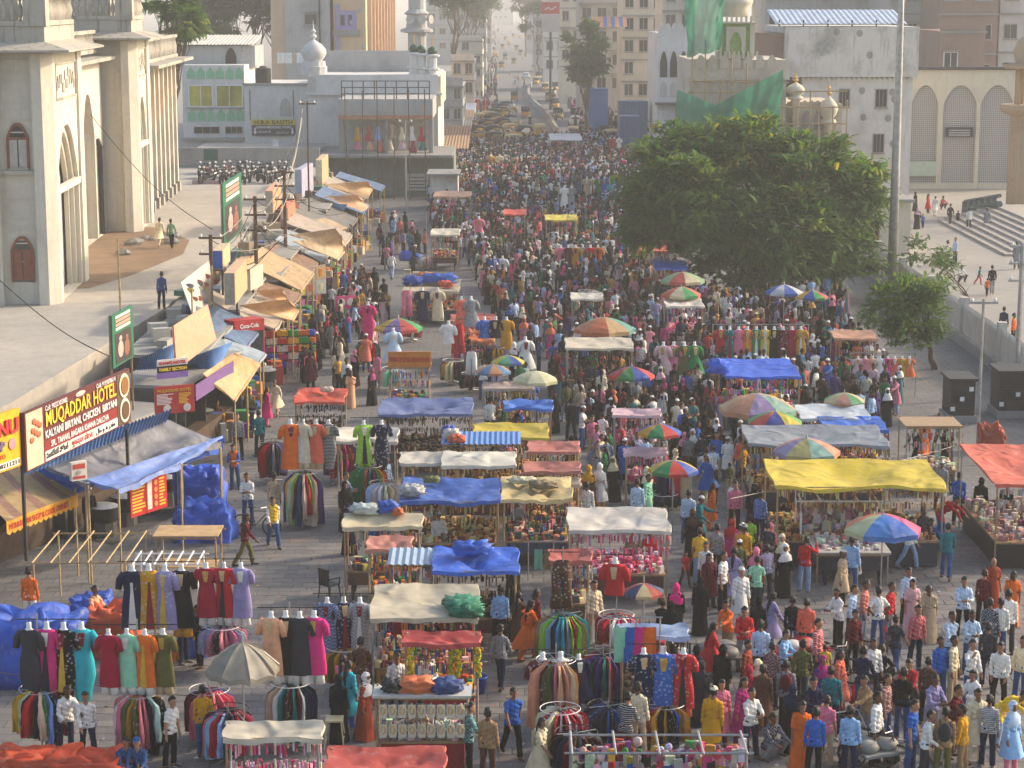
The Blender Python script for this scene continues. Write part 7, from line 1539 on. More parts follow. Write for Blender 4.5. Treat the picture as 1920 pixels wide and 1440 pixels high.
rack(1245,1398,1318,1388,['navy','blue','teal','mustard','red','black'],'under the three printed long shirts',n=20,tower=[('navy','print','kurta','grey'),('blue','print','kurta',None),('red','print','kurta','coral')],tx=(1188,1300),ty=(1226,1330),lm='rack of three printed long shirts')
rack(1080,1470,1372,1440,DK,'of dark trousers at the bottom edge',n=18,solo=False,white=False)
rack(430,1428,1330,1410,['red','maroon','sky blue','grey','navy','pink'],'of children\'s clothes beside the dirty umbrella',n=20,solo=False,white=False)
rack(395,1390,1292,1370,['pink','magenta','maroon','blue'],'of magenta cloth behind the dirty umbrella',n=16,solo=False)
rack(795,1252,1160,1230,DK,'in the shade of the pale grey tarpaulin',n=14,solo=False)
rack(1130,1330,1225,1310,['black','charcoal','maroon','purple','red','teal'],'with a black wheel top in the middle',n=20,solo=False,white=False,r=.5)
rack(720,985,905,950,['white','pale blue','cream'],'of white shirts beside the cream cart',n=14,solo=False)
# farther racks: joined garments
FR=[(690,690,640,680,MIX1,'below the long fuchsia dress',[('hot pink','plain','gown',None)],(676,704),(572,640)),(737,735,690,722,PASTEL,'below the denim top and white skirt',[('pale blue','plain','frock','white')],(722,752),(622,690)),(770,640,605,630,REDS,'beside the heaped tarpaulins',[('pink','print','trousers',None),('navy','plain','kurta',None),('cream','plain','kurta',None)],(748,835),(545,600)),
(870,690,650,680,REDS,'of red tops behind the striped umbrella',[('coral','print','kurta',None),('grey','print','frock',None)],(856,892),(562,620)),(850,720,675,710,MIX1,'under a white cardigan form',[('white','plain','top',None),('red','plain','trousers',None)],(832,868),(608,660)),(885,735,700,725,DK,'below white trousers',[('white','plain','trousers',None)],(870,898),(660,705)),(985,735,690,722,DK,'below the white ruffled form',[('white','plain','frock',None)],(970,1000),(638,690)),(930,690,650,680,MIX1,'of mixed tops by the blue umbrella',[('blue','print','top',None),('black','plain','top',None),('mustard','plain','kurta',None)],(898,960),(600,650)),
(1275,745,700,730,PASTEL,'under four pink and green dresses',[('pale pink','print','frock',None),('pink','plain','frock',None),('olive','plain','frock',None),('green','plain','frock',None)],(1234,1312),(648,700)),(1100,600,545,585,MIX1,'of striped shirts in the crowd',[],None,None),(1145,590,545,580,['grey','black','white','red','navy'],'of dark shirts in the crowd',[],None,None),(1245,955,925,945,['grey','black','navy'],'under the hanging scarves',[('navy','plain','scarf',None),('sky blue','plain','scarf',None),('red','plain','scarf',None),('maroon','plain','scarf',None),('beige','plain','scarf',None)],(1238,1290),(884,940)),
(1100,520,500,515,MIX1,'under the orange dresses in the crowd',[('pink','print','top',None),('maroon','plain','kurta',None),('mustard','plain','kurta',None),('grey','plain','kurta',None),('red','plain','kurta',None),('orange','plain','kurta',None)],(1044,1128),(464,508)),(930,540,505,530,MIX1,'of hanging tops by the blue bag',[('blue','plain','top',None),('white','plain','top',None)],(920,950),(485,520)),(800,505,480,500,PASTEL,'beside the lit snack cart',[('pink','plain','top',None)],(890,905),(410,440)),
(1050,420,395,415,MIX1,'of striped dresses far in the crowd',[('white','stripe','kurta',None),('grey','print','kurta',None)],(1052,1078),(352,400)),(1090,390,365,385,MIX1,'below far beige and white forms',[('beige','plain','kurta',None),('white','print','gown',None),('green','plain','kurta',None),('blue','plain','kurta',None),('turquoise','print','kurta',None)],(1095,1150),(335,368)),(1040,360,340,355,REDS,'below far red and white forms',[('red','plain','kurta',None),('white','plain','kurta',None),('brown','plain','kurta',None)],(1032,1062),(316,345)),(920,330,312,326,MIX1,'below the far mustard form',[('mustard','plain','gown',None),('cream','plain','kurta',None)],(912,945),(292,325)),(1150,300,285,296,REDS,'below far crimson forms',[('crimson','plain','kurta',None),('red','plain','kurta',None),('white','plain','kurta',None)],(1140,1165),(260,282)),(1170,330,312,326,MIX1,'below far pink and blue forms',[('hot pink','plain','kurta',None),('navy','plain','trousers',None),('sky blue','plain','kurta',None)],(1160,1200),(300,326)),(865,225,215,222,REDS,'below two hazy red dresses',[('red','plain','kurta',None),('crimson','plain','kurta',None)],(888,918),(186,206))]
for px,by,ry,gy,pal,desc,tw,tx,ty in FR:rack(px,by,ry,gy,pal,desc,n=14,tower=tw,tx=tx,ty=ty,solo=False)
# long row of bright dresses and the row of children's frocks
def dress_row(x0,x1,yt,yb,by,cols,desc,kind='kurta',pats=('plain','print')):
 b=G((x0+x1)/2,by);D=b.y;zt=PD(x0,yt,D).z;zl=PD(x0,yb,D).z;xa,xb=PD(x0,yt,D).x,PD(x1,yt,D).x;n=len(cols);hh={'kurta':1.22,'frock':1.0,'gown':1.42,'scarf':1.42}[kind];s=(zt-zl)/hh
 t=thing('dress_bar',f'tall metal frame with hanging bar {desc}','frame',tuple(b));m=MB();m.tube([(xa-b.x-.2,0,zt+.24),(xb-b.x+.2,0,zt+.24)],.02,5);m.build('bar',STEEL,t)
 for u in(xa-b.x-.15,0,xb-b.x+.15):m=MB();m.tube([(u,.05,0),(u,.05,zt+.24)],.02,5);m.build('post',STEEL,t)
 for k,c in enumerate(cols):dress_form(xa+(xb-xa)*(k+.5)/n,D,zt,c,pats[k%len(pats)],kind,s,None,f'{c} {PATS[pats[k % len(pats)]]}dress {ORD[k]} along the bar {desc}',0.0)
 landmark(b.x,b.y,'bar '+desc)
dress_row(1343,1510,618,682,715,['red','teal','pink','orange','green','yellow','black','maroon','crimson','mustard'],'of bright gowns','gown')
dress_row(1602,1712,672,706,745,['pale pink','pink','peach','white','hot pink','coral','mustard','orange'],'of little girls\' frocks','frock')
dress_row(1156,1226,1176,1242,1374,['mint','blue','hot pink','orange'],'of plain bright scarves','scarf',('plain',))
dress_row(1000,1075,1030,1068,1090,['mint','tan','pink','orange'],'of pastel scarves by the brick pink stall','scarf',('plain',))
print('garments',IND[0])
# ------------------------------------------------------------------ loose market things
def buck(px,py,col,label):
 t=thing('bucket',label,'bucket',tuple(G(px,py)));m=MB();m.lathe([(.16,0),(.22,.42),(.24,.43),(.235,.46),(.20,.44),(.15,.03)],16);m.build('body',PAINT,t,smooth=True,color=hexc(col));m=MB();m.tube([(.235*math.cos(R(a)),-.04-.0*a,.44+.1*math.sin(R(a))*-1)for a in range(0,181,30)],.01,4);m.build('handle',STEEL,t)
buck(897,1300,'1d46b8','tall blue plastic bucket beside the red garland kiosk');buck(692,1275,'d0a018','yellow bucket behind the jewellery stall');buck(715,1278,'b88a58','tan bucket next to the yellow bucket')
def chair(px,py,col,label,rz=0.0,z=0.0):
 t=thing('plastic_chair',label,'chair',tuple(G(px,py,z)),rz)
 m=MB();m.box(-.22,.22,-.22,.22,.42,.45);m.build('seat',PAINT,t,color=hexc(col))
 for k in range(4):m=MB();m.box(-.2+.11*k,-.12+.11*k,.2,.225,.452,.86);m.build('back_slat',PAINT,t,color=hexc(col))
 m=MB();m.box(-.22,.24,.195,.23,.862,.92);m.build('top_rail',PAINT,t,color=hexc(col))
 for sx in(-1,1):
  for sy in(-1,1):m=MB();m.tube([(sx*.19,sy*.19,.42),(sx*.23,sy*.23,0)],[.025,.02],5);m.build('leg',PAINT,t,color=hexc(col))
  m=MB();m.tube([(sx*.22,.2,.64),(sx*.24,-.18,.64),(sx*.22,-.19,.45)],.02,5);m.build('armrest',PAINT,t,color=hexc(col))
chair(618,1122,'17181a','black plastic armchair standing alone on the paving',2.4);chair(548,716,'8a8c8c','grey metal-look chair beside the snack rack',3.1);chair(516,283,'c9ccd0','white plastic chair on the lean-to roof',0,PD(516,283,178).z);chair(655,475,'c4c8cc','white plastic chair at the juice shop',1.0);chair(690,470,'c4c8cc','second white plastic chair at the juice shop',2.0)
def stool(px,py,label,col='b8b090',h=.72,w=.2):
 t=thing('stool',label,'stool',tuple(G(px,py)));m=MB();m.box(-w,w,-w,w,h-.04,h);m.build('seat',PAINT,t,color=hexc(col))
 for sx in(-1,1):
  for sy in(-1,1):m=MB();m.tube([(sx*(w-.03),sy*(w-.03),h-.04),(sx*(w+.03),sy*(w+.03),0)],.018,5);m.build('leg',PAINT,t,color=hexc(col))
 for s in(-1,1):m=MB();m.tube([(s*w,-w,.22),(s*w,w,.22)],.014,4);m.build('rung',PAINT,t,color=hexc(col))
stool(628,1402,'tall pale metal stool beside the white veiled woman');stool(764,520,'wooden trestle stool under blue bundle','b8ac8c',.5);stool(780,525,'second wooden trestle stool beside it','b8ac8c',.5)
o=MB();o.ball((0,0,0),(.75,.5,.55),16,8);o.v=[(x*(1+.15*math.sin(5*y)),y,max(-.2,z+.08*math.sin(9*x+4*y)))for x,y,z in o.v]
ob=o.build('blue_bundle',TARP,smooth=True,color=hexc('2d62cc'));ob.location=G(770,505)+Vector((0,0,.75));tag(ob,'big blue wrapped bundle resting on two trestle stools','bundle')
# plain timber and pipe frames of empty stalls
def frame(px0,px1,yt,yb,z,label,mat,nx=3,top=None,goods=None,table=None):
 bl,fr_,fl=G(px0,yt,z),G(px1,yb,z),G(px0,yb,z);br=G(px1,yt,z);X0,X1,Y0,Y1=fl.x,fr_.x,fl.y,bl.y;t=thing('stall_frame',label,'frame',((X0+X1)/2,Y0,0),group='bare stall frames',w=True)
 for a in(X0,X1):
  for b in(Y0,Y1):m=MB();m.tube([(a,b,0),(a,b,z)],.03,5);m.build('post',mat,t)
 for a in[X0+(X1-X0)*k/nx for k in range(nx+1)]:m=MB();m.tube([(a,Y0-.15,z+.03),(a,Y1+.15,z+.03)],.026,5);m.build('rafter',mat,t)
 for b in(Y0,Y1):m=MB();m.tube([(X0-.15,b,z),(X1+.15,b,z)],.028,5);m.build('beam',mat,t)
 if top:m=MB();m.box(X0-.08,X1+.08,Y0-.08,Y1+.08,z+.06,z+.10);m.build('top_board',PLY,t)
 if table:m=MB();m.box(X0+.05,X1-.05,Y0+.05,Y1-.05,table,table+.04);m.build('shelf_board',PLY,t)
 STALLS.append((X0,X1,Y0,Y1));return t
frame(62,235,1000,1055,1.9,"bare bamboo stall frame in front of the restaurant",BAMBOO,5)
frame(292,404,992,1010,1.8,'new plywood topped timber stall beside blue bundles',WOOD,2,True,table=.9);frame(250,370,1038,1058,1.5,'white painted slatted frame near the mustard kurtas',WPAINT,6);frame(1072,1400,1378,1412,1.9,'white pipe frame over toys at the bottom edge',STEEL,4,table=.8)
frame(1503,1645,922,940,2.0,'white pipe frame hung with trinket cards in front of yellow tarpaulin',WPAINT,4,table=.8)
for x0,x1,z_,p in((1075,1398,.82,'pink'),(1505,1640,1.2,'silver')):
 a,b=G(x0,1400 if p=='pink' else 935,1.9 if p=='pink' else 2.0),G(x1,1400 if p=='pink' else 935,1.9 if p=='pink' else 2.0);g=MB();rn=random.Random(x0)
 for q in range(330):x=rn.uniform(a.x,b.x);y=a.y+rn.uniform(-.1,.5);s=rn.uniform(.05,.11);p_=rn.choice([p,'silver','mix']if p=='pink' else[p]);(g.ball if q%3 else(lambda c,r_,n_,m_,col:g.box(c[0]-r_[0],c[0]+r_[0],c[1]-.04,c[1]+.04,c[2]-.16,c[2]+.12,col=col,rot=rn.uniform(-.4,.4))))((x,y,rn.uniform(1.05,1.85)if p=='pink' else rn.uniform(.9,1.8)),(s,s*.7,s*1.1),6,4,col=tuple(c*rn.uniform(.6,1.1)for c in hexc(rn.choice(GOODS[p_]))))
 o=g.build('trinkets',VCOL,kind='stuff');tag(o,f'loose {"pink soft toys and bags" if p == "pink" else "silver trinket cards"} on the white pipe frame','goods');o['kind']='stuff'
def heap(px,py,r,col,label,z=0.0,seed=1):
 m=MB();q_=lambda v:math.copysign(abs(v)**.45,v);m.ball((0,0,0),1.0,40,26);m.v=[(r[0]*q_(x)*(1+.05*math.sin(6*y+5*z_+seed)),r[1]*q_(y)*(1+.05*math.sin(7*x+seed)),max(0,r[2]*q_(z_)*(.9+.07*math.sin(5*x+3*y+seed)+.05*math.sin(11*x-9*y))))for x,y,z_ in m.v]
 m.v=crumple(m.v,r,seed,flat=0,st=.8)
 o=m.build('tarp_heap',TARP,smooth=True,color=hexc(col));o.location=G(px,py,z);tag(o,label,'bundle','heaps under tarpaulin');STALLS.append((o.location.x-r[0],o.location.x+r[0],o.location.y-r[1],o.location.y+r[1]))
heap(40,1265,(1.7,1.3,1.9),'2553b8','large crumpled blue tarpaulin heap behind the four bright gowns',seed=2);heap(178,1175,(.7,.6,1.0),'2a58bc','smaller blue tarpaulin heap beside standing man');heap(212,1225,(.8,.7,1.5),'d0562c','tall orange tarpaulin wrapped load behind kurtas',seed=4);heap(365,1225,(.5,.5,1.3),'3a5fb4','blue wrapped bundle behind the black kurta',seed=5)
heap(375,960,(.9,.7,1.7),'2454c0','tall blue tarpaulin wrapped cart beside orange vest',seed=6);heap(385,1010,(1.0,.8,1.35),'2a5ac4','low blue tarpaulin wrapped cart in front of it',seed=7);heap(1858,845,(.55,.45,1.15),'b0431f','orange wrapped load standing on blue sheet near plaza wall',seed=8);heap(60,1462,(1.1,.7,.8),'d0502a','orange tarpaulin mound at the bottom left corner',seed=9);heap(160,1468,(1.0,.7,.8),'c8492a','second orange mound beside the blue crate',seed=10)
# black transformer boxes at the plaza wall
for px0,px1,D,z1,lb_ in((1786,1832,83,1.75,'black metal panel covered with torn posters by the plaza railing'),(1878,1960,84,1.9,'dark louvred electricity kiosk at the plaza corner')):
 xa,xb=X(px0,D),X(px1,D);t=thing('electricity_kiosk',lb_,'kiosk',((xa+xb)/2,D,0),w=True);m=MB();m.box(xa,xb,D,D+1.6,.3,z1);m.build('cabinet',IRON,t);m=MB();m.box(xa-.1,xb+.1,D-.1,D+1.7,0,.3);m.build('plinth',CONC,t);m=MB();m.box(xa-.1,xb+.1,D-.15,D+1.7,z1,z1+.1);m.build('roof',IRON,t)
 for k in range(9):m=MB();m.box(xa+.15,xb-.15,D-.04,D-.004,z1-1.2+k*.12,z1-1.14+k*.12);m.build('louvre',IRON,t)
 for k in range(3):m=MB();u=xa+(xb-xa)*((k*.37)%.8);m.box(u,u+.18,D-.06,D-.045,.5+(k*.41)%.9,.68+(k*.41)%.9);m.build('torn_poster',WPAINT,t)
fb=thing('flex_banner','pale lavender flex banner on the far stall at the market head','banner',tuple(G(1096,272,0)));D=fb.location.y;panel(fb,'cloth',X(1079,D)-fb.location.x,X(1113,D)-fb.location.x,Z(268,D),Z(249,D),'c4c2d2',0,.05);panel(fb,'picture',X(1082,D)-fb.location.x,X(1095,D)-fb.location.x,Z(266,D),Z(252,D),'7f8a78',.012,.01)
for s in(1080,1112):m=MB();m.tube([(X(s,D)-fb.location.x,.1,0),(X(s,D)-fb.location.x,.1,Z(249,D))],.06,5);m.build('post',IRON,fb)
# flower garlands on the red kiosk
for k,px in enumerate((770,845,858,896)):
 p=G(px,1210,2.1);m=MB();rn=random.Random(k)
 for q in range(34):m.ball((rn.uniform(-.06,.06),rn.uniform(-.05,.05),-q*.022),.045,6,4,col=tuple(c*rn.uniform(.7,1.2)for c in hexc(rn.choice(['b8a818','c8b020','8a9a18']))))
 t=thing('flower_garland',f'yellow green flower garland {ORD[k]} from the left on the red kiosk','garland',tuple(p-Vector((0,.12,0))),group='garlands on the red kiosk');m.build('flowers',VCOL,t,kind='stuff');c=MB();c.tube([(0,0,.05),(0,0,-.75)],.008,4);c.build('string',WIREP,t)
 # necklaces on busts in the jewellery stall front
p0,p1=G(708,1316,1.9),G(872,1316,1.9)
jb=MB();jb.grid(lambda u,v:(-.09+.18*u*(1-.0*v),.0,-.28*v),1,1);jb.prism([(-.04,0),(.04,0),(.1,-.12),(.07,-.3),(-.07,-.3),(-.1,-.12)],lambda u,d,w:(u,d,w),-.03,0);JB=jb.mesh('bust_card')
nk=MB();nk.tube([(.05*math.sin(a),-.035,-.1-.09*math.cos(a)*-1-.02)for a in[x*math.pi/6 for x in range(-6,7)]],.012,4);NK=nk.mesh('necklace')
for j in range(2):
 for k in range(9):
  x=p0.x+(p1.x-p0.x)*(k+.5)/9;t=thing('necklace_bust',f'{"upper" if j == 0 else "lower"} row {ORD[k]} necklace bust in the necklace stall front','necklace',(x,p0.y+.1,1.8-.45*j),group='necklaces on white busts');link('card',JB,None,t).data.materials.append(CRM2)if not JB.materials else link('card',JB,None,t);(NK.materials or NK.materials.append(GOLD));link('necklace',NK,None,t)
  # ================================================================== vehicles
def ring(m,c,r,w,col=None,axis='x',n=14):
 for a,b,ww in((r,r*.78,w),):
  vs=[];fs=[]
  for k in range(n):
   t=2*math.pi*k/n
   for rr_,q in((b,-ww),(a,-ww),(a,ww),(b,ww)):vs.append((c[0]+q,c[1]+rr_*math.cos(t),c[2]+rr_*math.sin(t)))
  for k in range(n):
   for q in range(4):j=(k+1)%n;fs.append((k*4+q,k*4+(q+1)%4,j*4+(q+1)%4,j*4+q))
  m.add(vs,fs,col)
def wheel_part(t,c,r,w,n=14,rm=None):m=MB();ring(m,c,r,w,n=n);o=m.build('wheel',RUBBER,t);h=MB();h.lathe([(r*.78,-.5*w),(r*.78,.5*w)],10);h.v=[(c[0]+z,c[1]+x,c[2]+y)for x,y,z in h.v];h.build('rim',rm or STEEL,o)
def body_loft(secs,n=10):
 m=MB();vs=[];fs=[]
 for y,w,z0,z1 in secs:
  for k in range(n):a=2*math.pi*(k+.5)/n;cx,cz=math.cos(a),math.sin(a);s=lambda v:math.copysign(abs(v)**.45,v);vs.append((w*s(cx),y,(z0+z1)/2+(z1-z0)/2*s(cz)))
 for i in range(len(secs)-1):
  for k in range(n):j=(k+1)%n;fs.append((i*n+k,i*n+j,(i+1)*n+j,(i+1)*n+k))
 fs+=[tuple(range(n))[::-1],tuple((len(secs)-1)*n+k for k in range(n))];m.add(vs,fs);return m
def make_auto(hood,body):
 t=thing('auto_rickshaw','proto','auto rickshaw');body_loft([(-1.3,.25,.35,.75),(-1.1,.42,.3,1.0),(-.7,.6,.3,1.02),(-.2,.64,.28,.75),(.3,.66,.28,.8),(1.0,.66,.3,1.05),(1.25,.6,.4,1.0)]).build('body',PAINT,t,color=hexc(body),smooth=True)
 body_loft([(-.75,.55,1.5,1.6),(-.6,.6,1.45,1.72),(.2,.66,1.5,1.82),(.9,.66,1.0,1.8),(1.22,.6,1.0,1.6)]).build('hood',PAINT,t,color=hexc(hood),smooth=True)
 m=MB();m.add([(-.55,-.98,1.02),(.55,-.98,1.02),(.5,-.72,1.52),(-.5,-.72,1.52)],[(0,1,2,3)]);m.build('windscreen',GLASS,t)
 for s in(-1,1):m=MB();m.tube([(s*.55,-.98,1.0),(s*.52,-.72,1.55)],.03,5);m.build('pillar',IRON,t);m=MB();m.ball((s*.3,-1.2,.8),.09,8,5);m.build('headlight',WHITE,t);wheel_part(t,(s*.55,.85,.2),.2,.06)
 wheel_part(t,(0,-1.15,.2),.2,.06);m=MB();m.box(-.55,.55,.3,.75,.55,.95);m.build('rear_seat',RUBBER,t);return remember(t)
def make_car(col):
 t=thing('parked_car','proto','car');body_loft([(-2.0,.6,.3,.6),(-1.9,.76,.25,.75),(-1.0,.82,.22,.92),(.9,.83,.22,.95),(1.8,.8,.25,.95),(1.95,.66,.35,.85)]).build('body',PAINT,t,color=hexc(col),smooth=True)
 body_loft([(-.95,.66,.9,.95),(-.35,.64,.9,1.42),(.7,.64,.9,1.48),(1.5,.66,.9,1.2),(1.75,.66,.9,.95)]).build('roof',PAINT,t,color=hexc(col),smooth=True)
 m=MB();m.add([(-.62,-.97,.97),(.62,-.97,.97),(.55,-.40,1.40),(-.55,-.40,1.40)],[(0,1,2,3)]);m.build('windscreen',GLASS,t);m=MB();m.add([(-.55,1.5,1.28),(-.58,1.76,1.0),(.58,1.76,1.0),(.55,1.5,1.28)],[(0,1,2,3)]);m.build('rear_window',GLASS,t)
 for s in(-1,1):
  m=MB();m.add([(s*.675,-.75,1.0),(s*.675,1.4,1.0),(s*.66,.9,1.36),(s*.66,-.3,1.36)],[(0,1,2,3)]);m.build('side_window',GLASS,t);m=MB();m.ball((s*.58,-1.93,.62),(.16,.06,.09),8,5);m.build('headlight',WHITE,t)
  for y in(-1.25,1.25):wheel_part(t,(s*.76,y,.3),.3,.1)
 return remember(t)
def make_bike(col):
 t=thing('parked_motorcycle','proto','motorcycle')
 for y in(-.62,.62):wheel_part(t,(0,y,.3),.3,.05,12,IRON)
 m=MB();m.tube([(0,-.62,.3),(0,-.42,.75),(0,-.35,1.0)],.03,5);m.build('fork',STEEL,t);m=MB();m.tube([(-.34,-.28,1.05),(0,-.36,1.0),(.34,-.28,1.05)],.018,5);m.build('handlebar',IRON,t)
 m=MB();m.ball((0,-.15,.82),(.15,.3,.13),10,6);m.build('fuel_tank',PAINT,t,color=hexc(col),smooth=True);m=MB();m.ball((0,.35,.80),(.14,.42,.08),10,6);m.build('seat',RUBBER,t,smooth=True);m=MB();m.box(-.12,.12,-.2,.25,.28,.62);m.build('engine',IRON,t);m=MB();m.ball((0,-.48,.92),.1,8,5);m.build('headlamp',WHITE,t);m=MB();m.tube([(.14,0,.3),(.16,.6,.35),(.16,.9,.42)],.045,6);m.build('exhaust',STEEL,t);m=MB();m.ball((0,.75,.62),(.07,.25,.05),8,4);m.build('rear_mudguard',PAINT,t,color=hexc(col));return remember(t)
AUTOS=[make_auto('26241f','b98a2a'),make_auto('b8a878','b98a2a'),make_auto('14140f','8a7a3a')];CARS=[make_car('c4c8ca'),make_car('3a3c40'),make_car('a8b0b4')];BIKES=[make_bike('0c0c10'),make_bike('6a1216'),make_bike('18223a'),make_bike('5a5c60')]
FIRSTV=set()
def place(proto,loc,rz,label,group):
 if proto.name not in FIRSTV:FIRSTV.add(proto.name);o=proto;o.location=loc;o.rotation_euler[2]=rz
 else:o=copy_tree(proto,loc,rz)
 o.name=proto.name.split('.')[0];tag(o,label,o['category'],group);return o
vr=random.Random(3)
AP=[(985,222,180),(965,190,180),(880,215,90),(1046,225,0),(1040,205,0),(1012,258,180),(985,262,120),(960,258,90),(930,262,90),(900,262,80),(945,246,90),(915,248,90),(885,250,95),(870,262,85),(960,240,95),(930,236,90),(900,236,90),(880,240,90),(1075,264,0),(1095,262,60),(1125,250,90),(1140,262,90),(1150,270,80),(1030,183,0),(1022,172,0),(1005,160,0),(1010,150,0),(930,275,90),(965,280,95),(940,128,180),(963,120,180),(925,98,180)]
AP+=[(918+9*(k%5),232-5*k,88)for k in range(5)]+[(1030+6*k,190-9*k,0)for k in range(6)]+[(1018,140,0),(1014,128,0),(1000,100,0),(992,84,0),(948,76,180),(934,60,180),(960,48,180),(975,72,0),(942,92,180),(955,85,180),(968,94,180),(930,108,180),(948,112,175),(976,104,0),(962,70,180)]
for i,(px,py,f)in enumerate(AP):
 near='in the packed rank beside the crowd' if px<990 and py>230 else 'on the left carriageway' if px<990 else 'right of the divider'
 place(AUTOS[[0,0,1,1,2][vr.randint(0,4)]],G(px,py),R(f+vr.uniform(-12,12)),f'yellow auto rickshaw {near}, {ORD[i % 10]} counted from the {"crowd" if i < 10 else "divider" if i < 20 else "far end" if i < 30 else "haze" if i < 40 else "billboard" if i < 50 else "rank"}','auto rickshaws on the far road')
CP_=[(1078,236,0,0,'white car beside the packed market crowd'),(986,148,0,0,'white car just left of the divider top'),(1003,125,0,2,'pale car in the hazy line right of the road'),(1008,108,0,1,'dark car in the hazy line right of the road'),(942,64,180,2,'tiny pale car far up the hazy road'),(958,63,180,0,'second tiny car far up the hazy road'),(935,46,180,0,'faint car near the road end'),(1025,152,20,2,'silver car parked among rickshaws')]
for px,py,f,k,lb_ in CP_:place(CARS[k],G(px,py),R(f+180),lb_,'cars on the far road')
for i in range(34):
 row=i//12;px=372+(i%12)*15+vr.uniform(-4,4)+row*5;py=325+row*9+vr.uniform(-2,2);b=vr.randrange(4);place(BIKES[b],G(px,py,YZ),R(vr.uniform(-35,35)),f'{["black", "red", "navy", "grey"][b]} motorcycle in the {["back", "middle", "front"][row]} parking row, {(ORD + ["eleventh", "twelfth"])[i % 12]} from the palace','motorcycles parked by the court')
for i,(px,py)in enumerate(((925,150),(955,142),(915,112),(980,112),(948,100),(1000,90),(935,82))):place(BIKES[i%4],G(px,py),R(vr.choice([0,180])),f'distant motorcycle on the hazy road, {ORD[i]} from the market','motorcycles on the far road')
# barrier banner before the motorcycles, bicycle and pushcarts
bb_,L_,H_=board('barrier_banner','pink edged banner frame standing before the parked motorcycles','banner',(361,338,362,156),(411,362,156));panel(bb_,'frame',0,L_,0,H_,'a8929a',0,.06);panel(bb_,'picture',L_*.12,L_*.72,H_*.15,H_*.7,'4a4a48',.012,.01);panel(bb_,'crest',L_*.78,L_*.92,H_*.25,H_*.7,'5a2a44',.012,.01)
def bicycle(px,py,rz,label):
 t=thing('bicycle',label,'bicycle',tuple(G(px,py)),rz)
 for y in(-.52,.52):o=link('wheel',wheel_me,None,t);o.location=(0,y,.35);o.rotation_euler[2]=R(90)
 for a,b in(((0,-.52,.35),(0,-.35,.95)),((0,-.38,.82),(0,.05,.35)),((0,.05,.35),(0,.52,.35)),((0,-.37,.85),(0,.15,.82)),((0,.05,.35),(0,.18,.92)),((0,.15,.82),(0,.52,.35))):m=MB();m.tube([a,b],.016,5);m.build('frame_tube',IRON,t)
 m=MB();m.ball((0,.2,.95),(.07,.13,.03),8,4);m.build('saddle',RUBBER,t);m=MB();m.tube([(-.25,-.25,1.0),(0,-.36,.98),(.25,-.25,1.0)],.014,5);m.build('handlebar',STEEL,t)
bicycle(482,1005,1.3,'black bicycle half hidden behind the man in maroon');bicycle(1560,1275,.9,'cargo bicycle among people beside the red cart');bicycle(1640,1445,1.2,'bicycle with grey sack at the bottom right')
def pushcart(px,py,rz,col,label,load=None):
 t=thing('hand_cart',label,'cart',tuple(G(px,py)),rz);m=MB();m.box(-.5,.5,-.7,.7,.5,.56);m.build('deck',PAINT,t,color=hexc(col))
 for s in(-1,1):wheel_part(t,(s*.56,0,.36),.36,.03);m=MB();m.tube([(s*.42,.7,.55),(s*.42,1.15,.95)],.02,5);m.build('shaft',STEEL,t)
 m=MB();m.tube([(-.42,1.15,.95),(.42,1.15,.95)],.02,5);m.build('push_bar',STEEL,t);m=MB();m.tube([(0,-.6,.5),(0,-.65,0)],.02,5);m.build('prop_leg',IRON,t)
 for k in range(4):bundle_=MB();bundle_.ball((-.25+.17*k,-.3+.25*(k%3),.64),(.28,.3,.16),10,6);bundle_.build('load',TARP,t,color=hexc((load or['c8c4c0','b83a30','d0ccc8','a83028'])[k]),smooth=True)
pushcart(1500,1255,2.2,'a8242a','red hand cart with white cloth bundles');pushcart(1340,1262,1.6,'6a6460','grey hand cart with a metal drum and sacks',['8a8680','9a948c','7a7670','8f8a84']);pushcart(1628,1440,.4,'8a8a86','grey sack trolley pushed at the bottom right',['8f8e88','97958f','8a8983','908f88'])
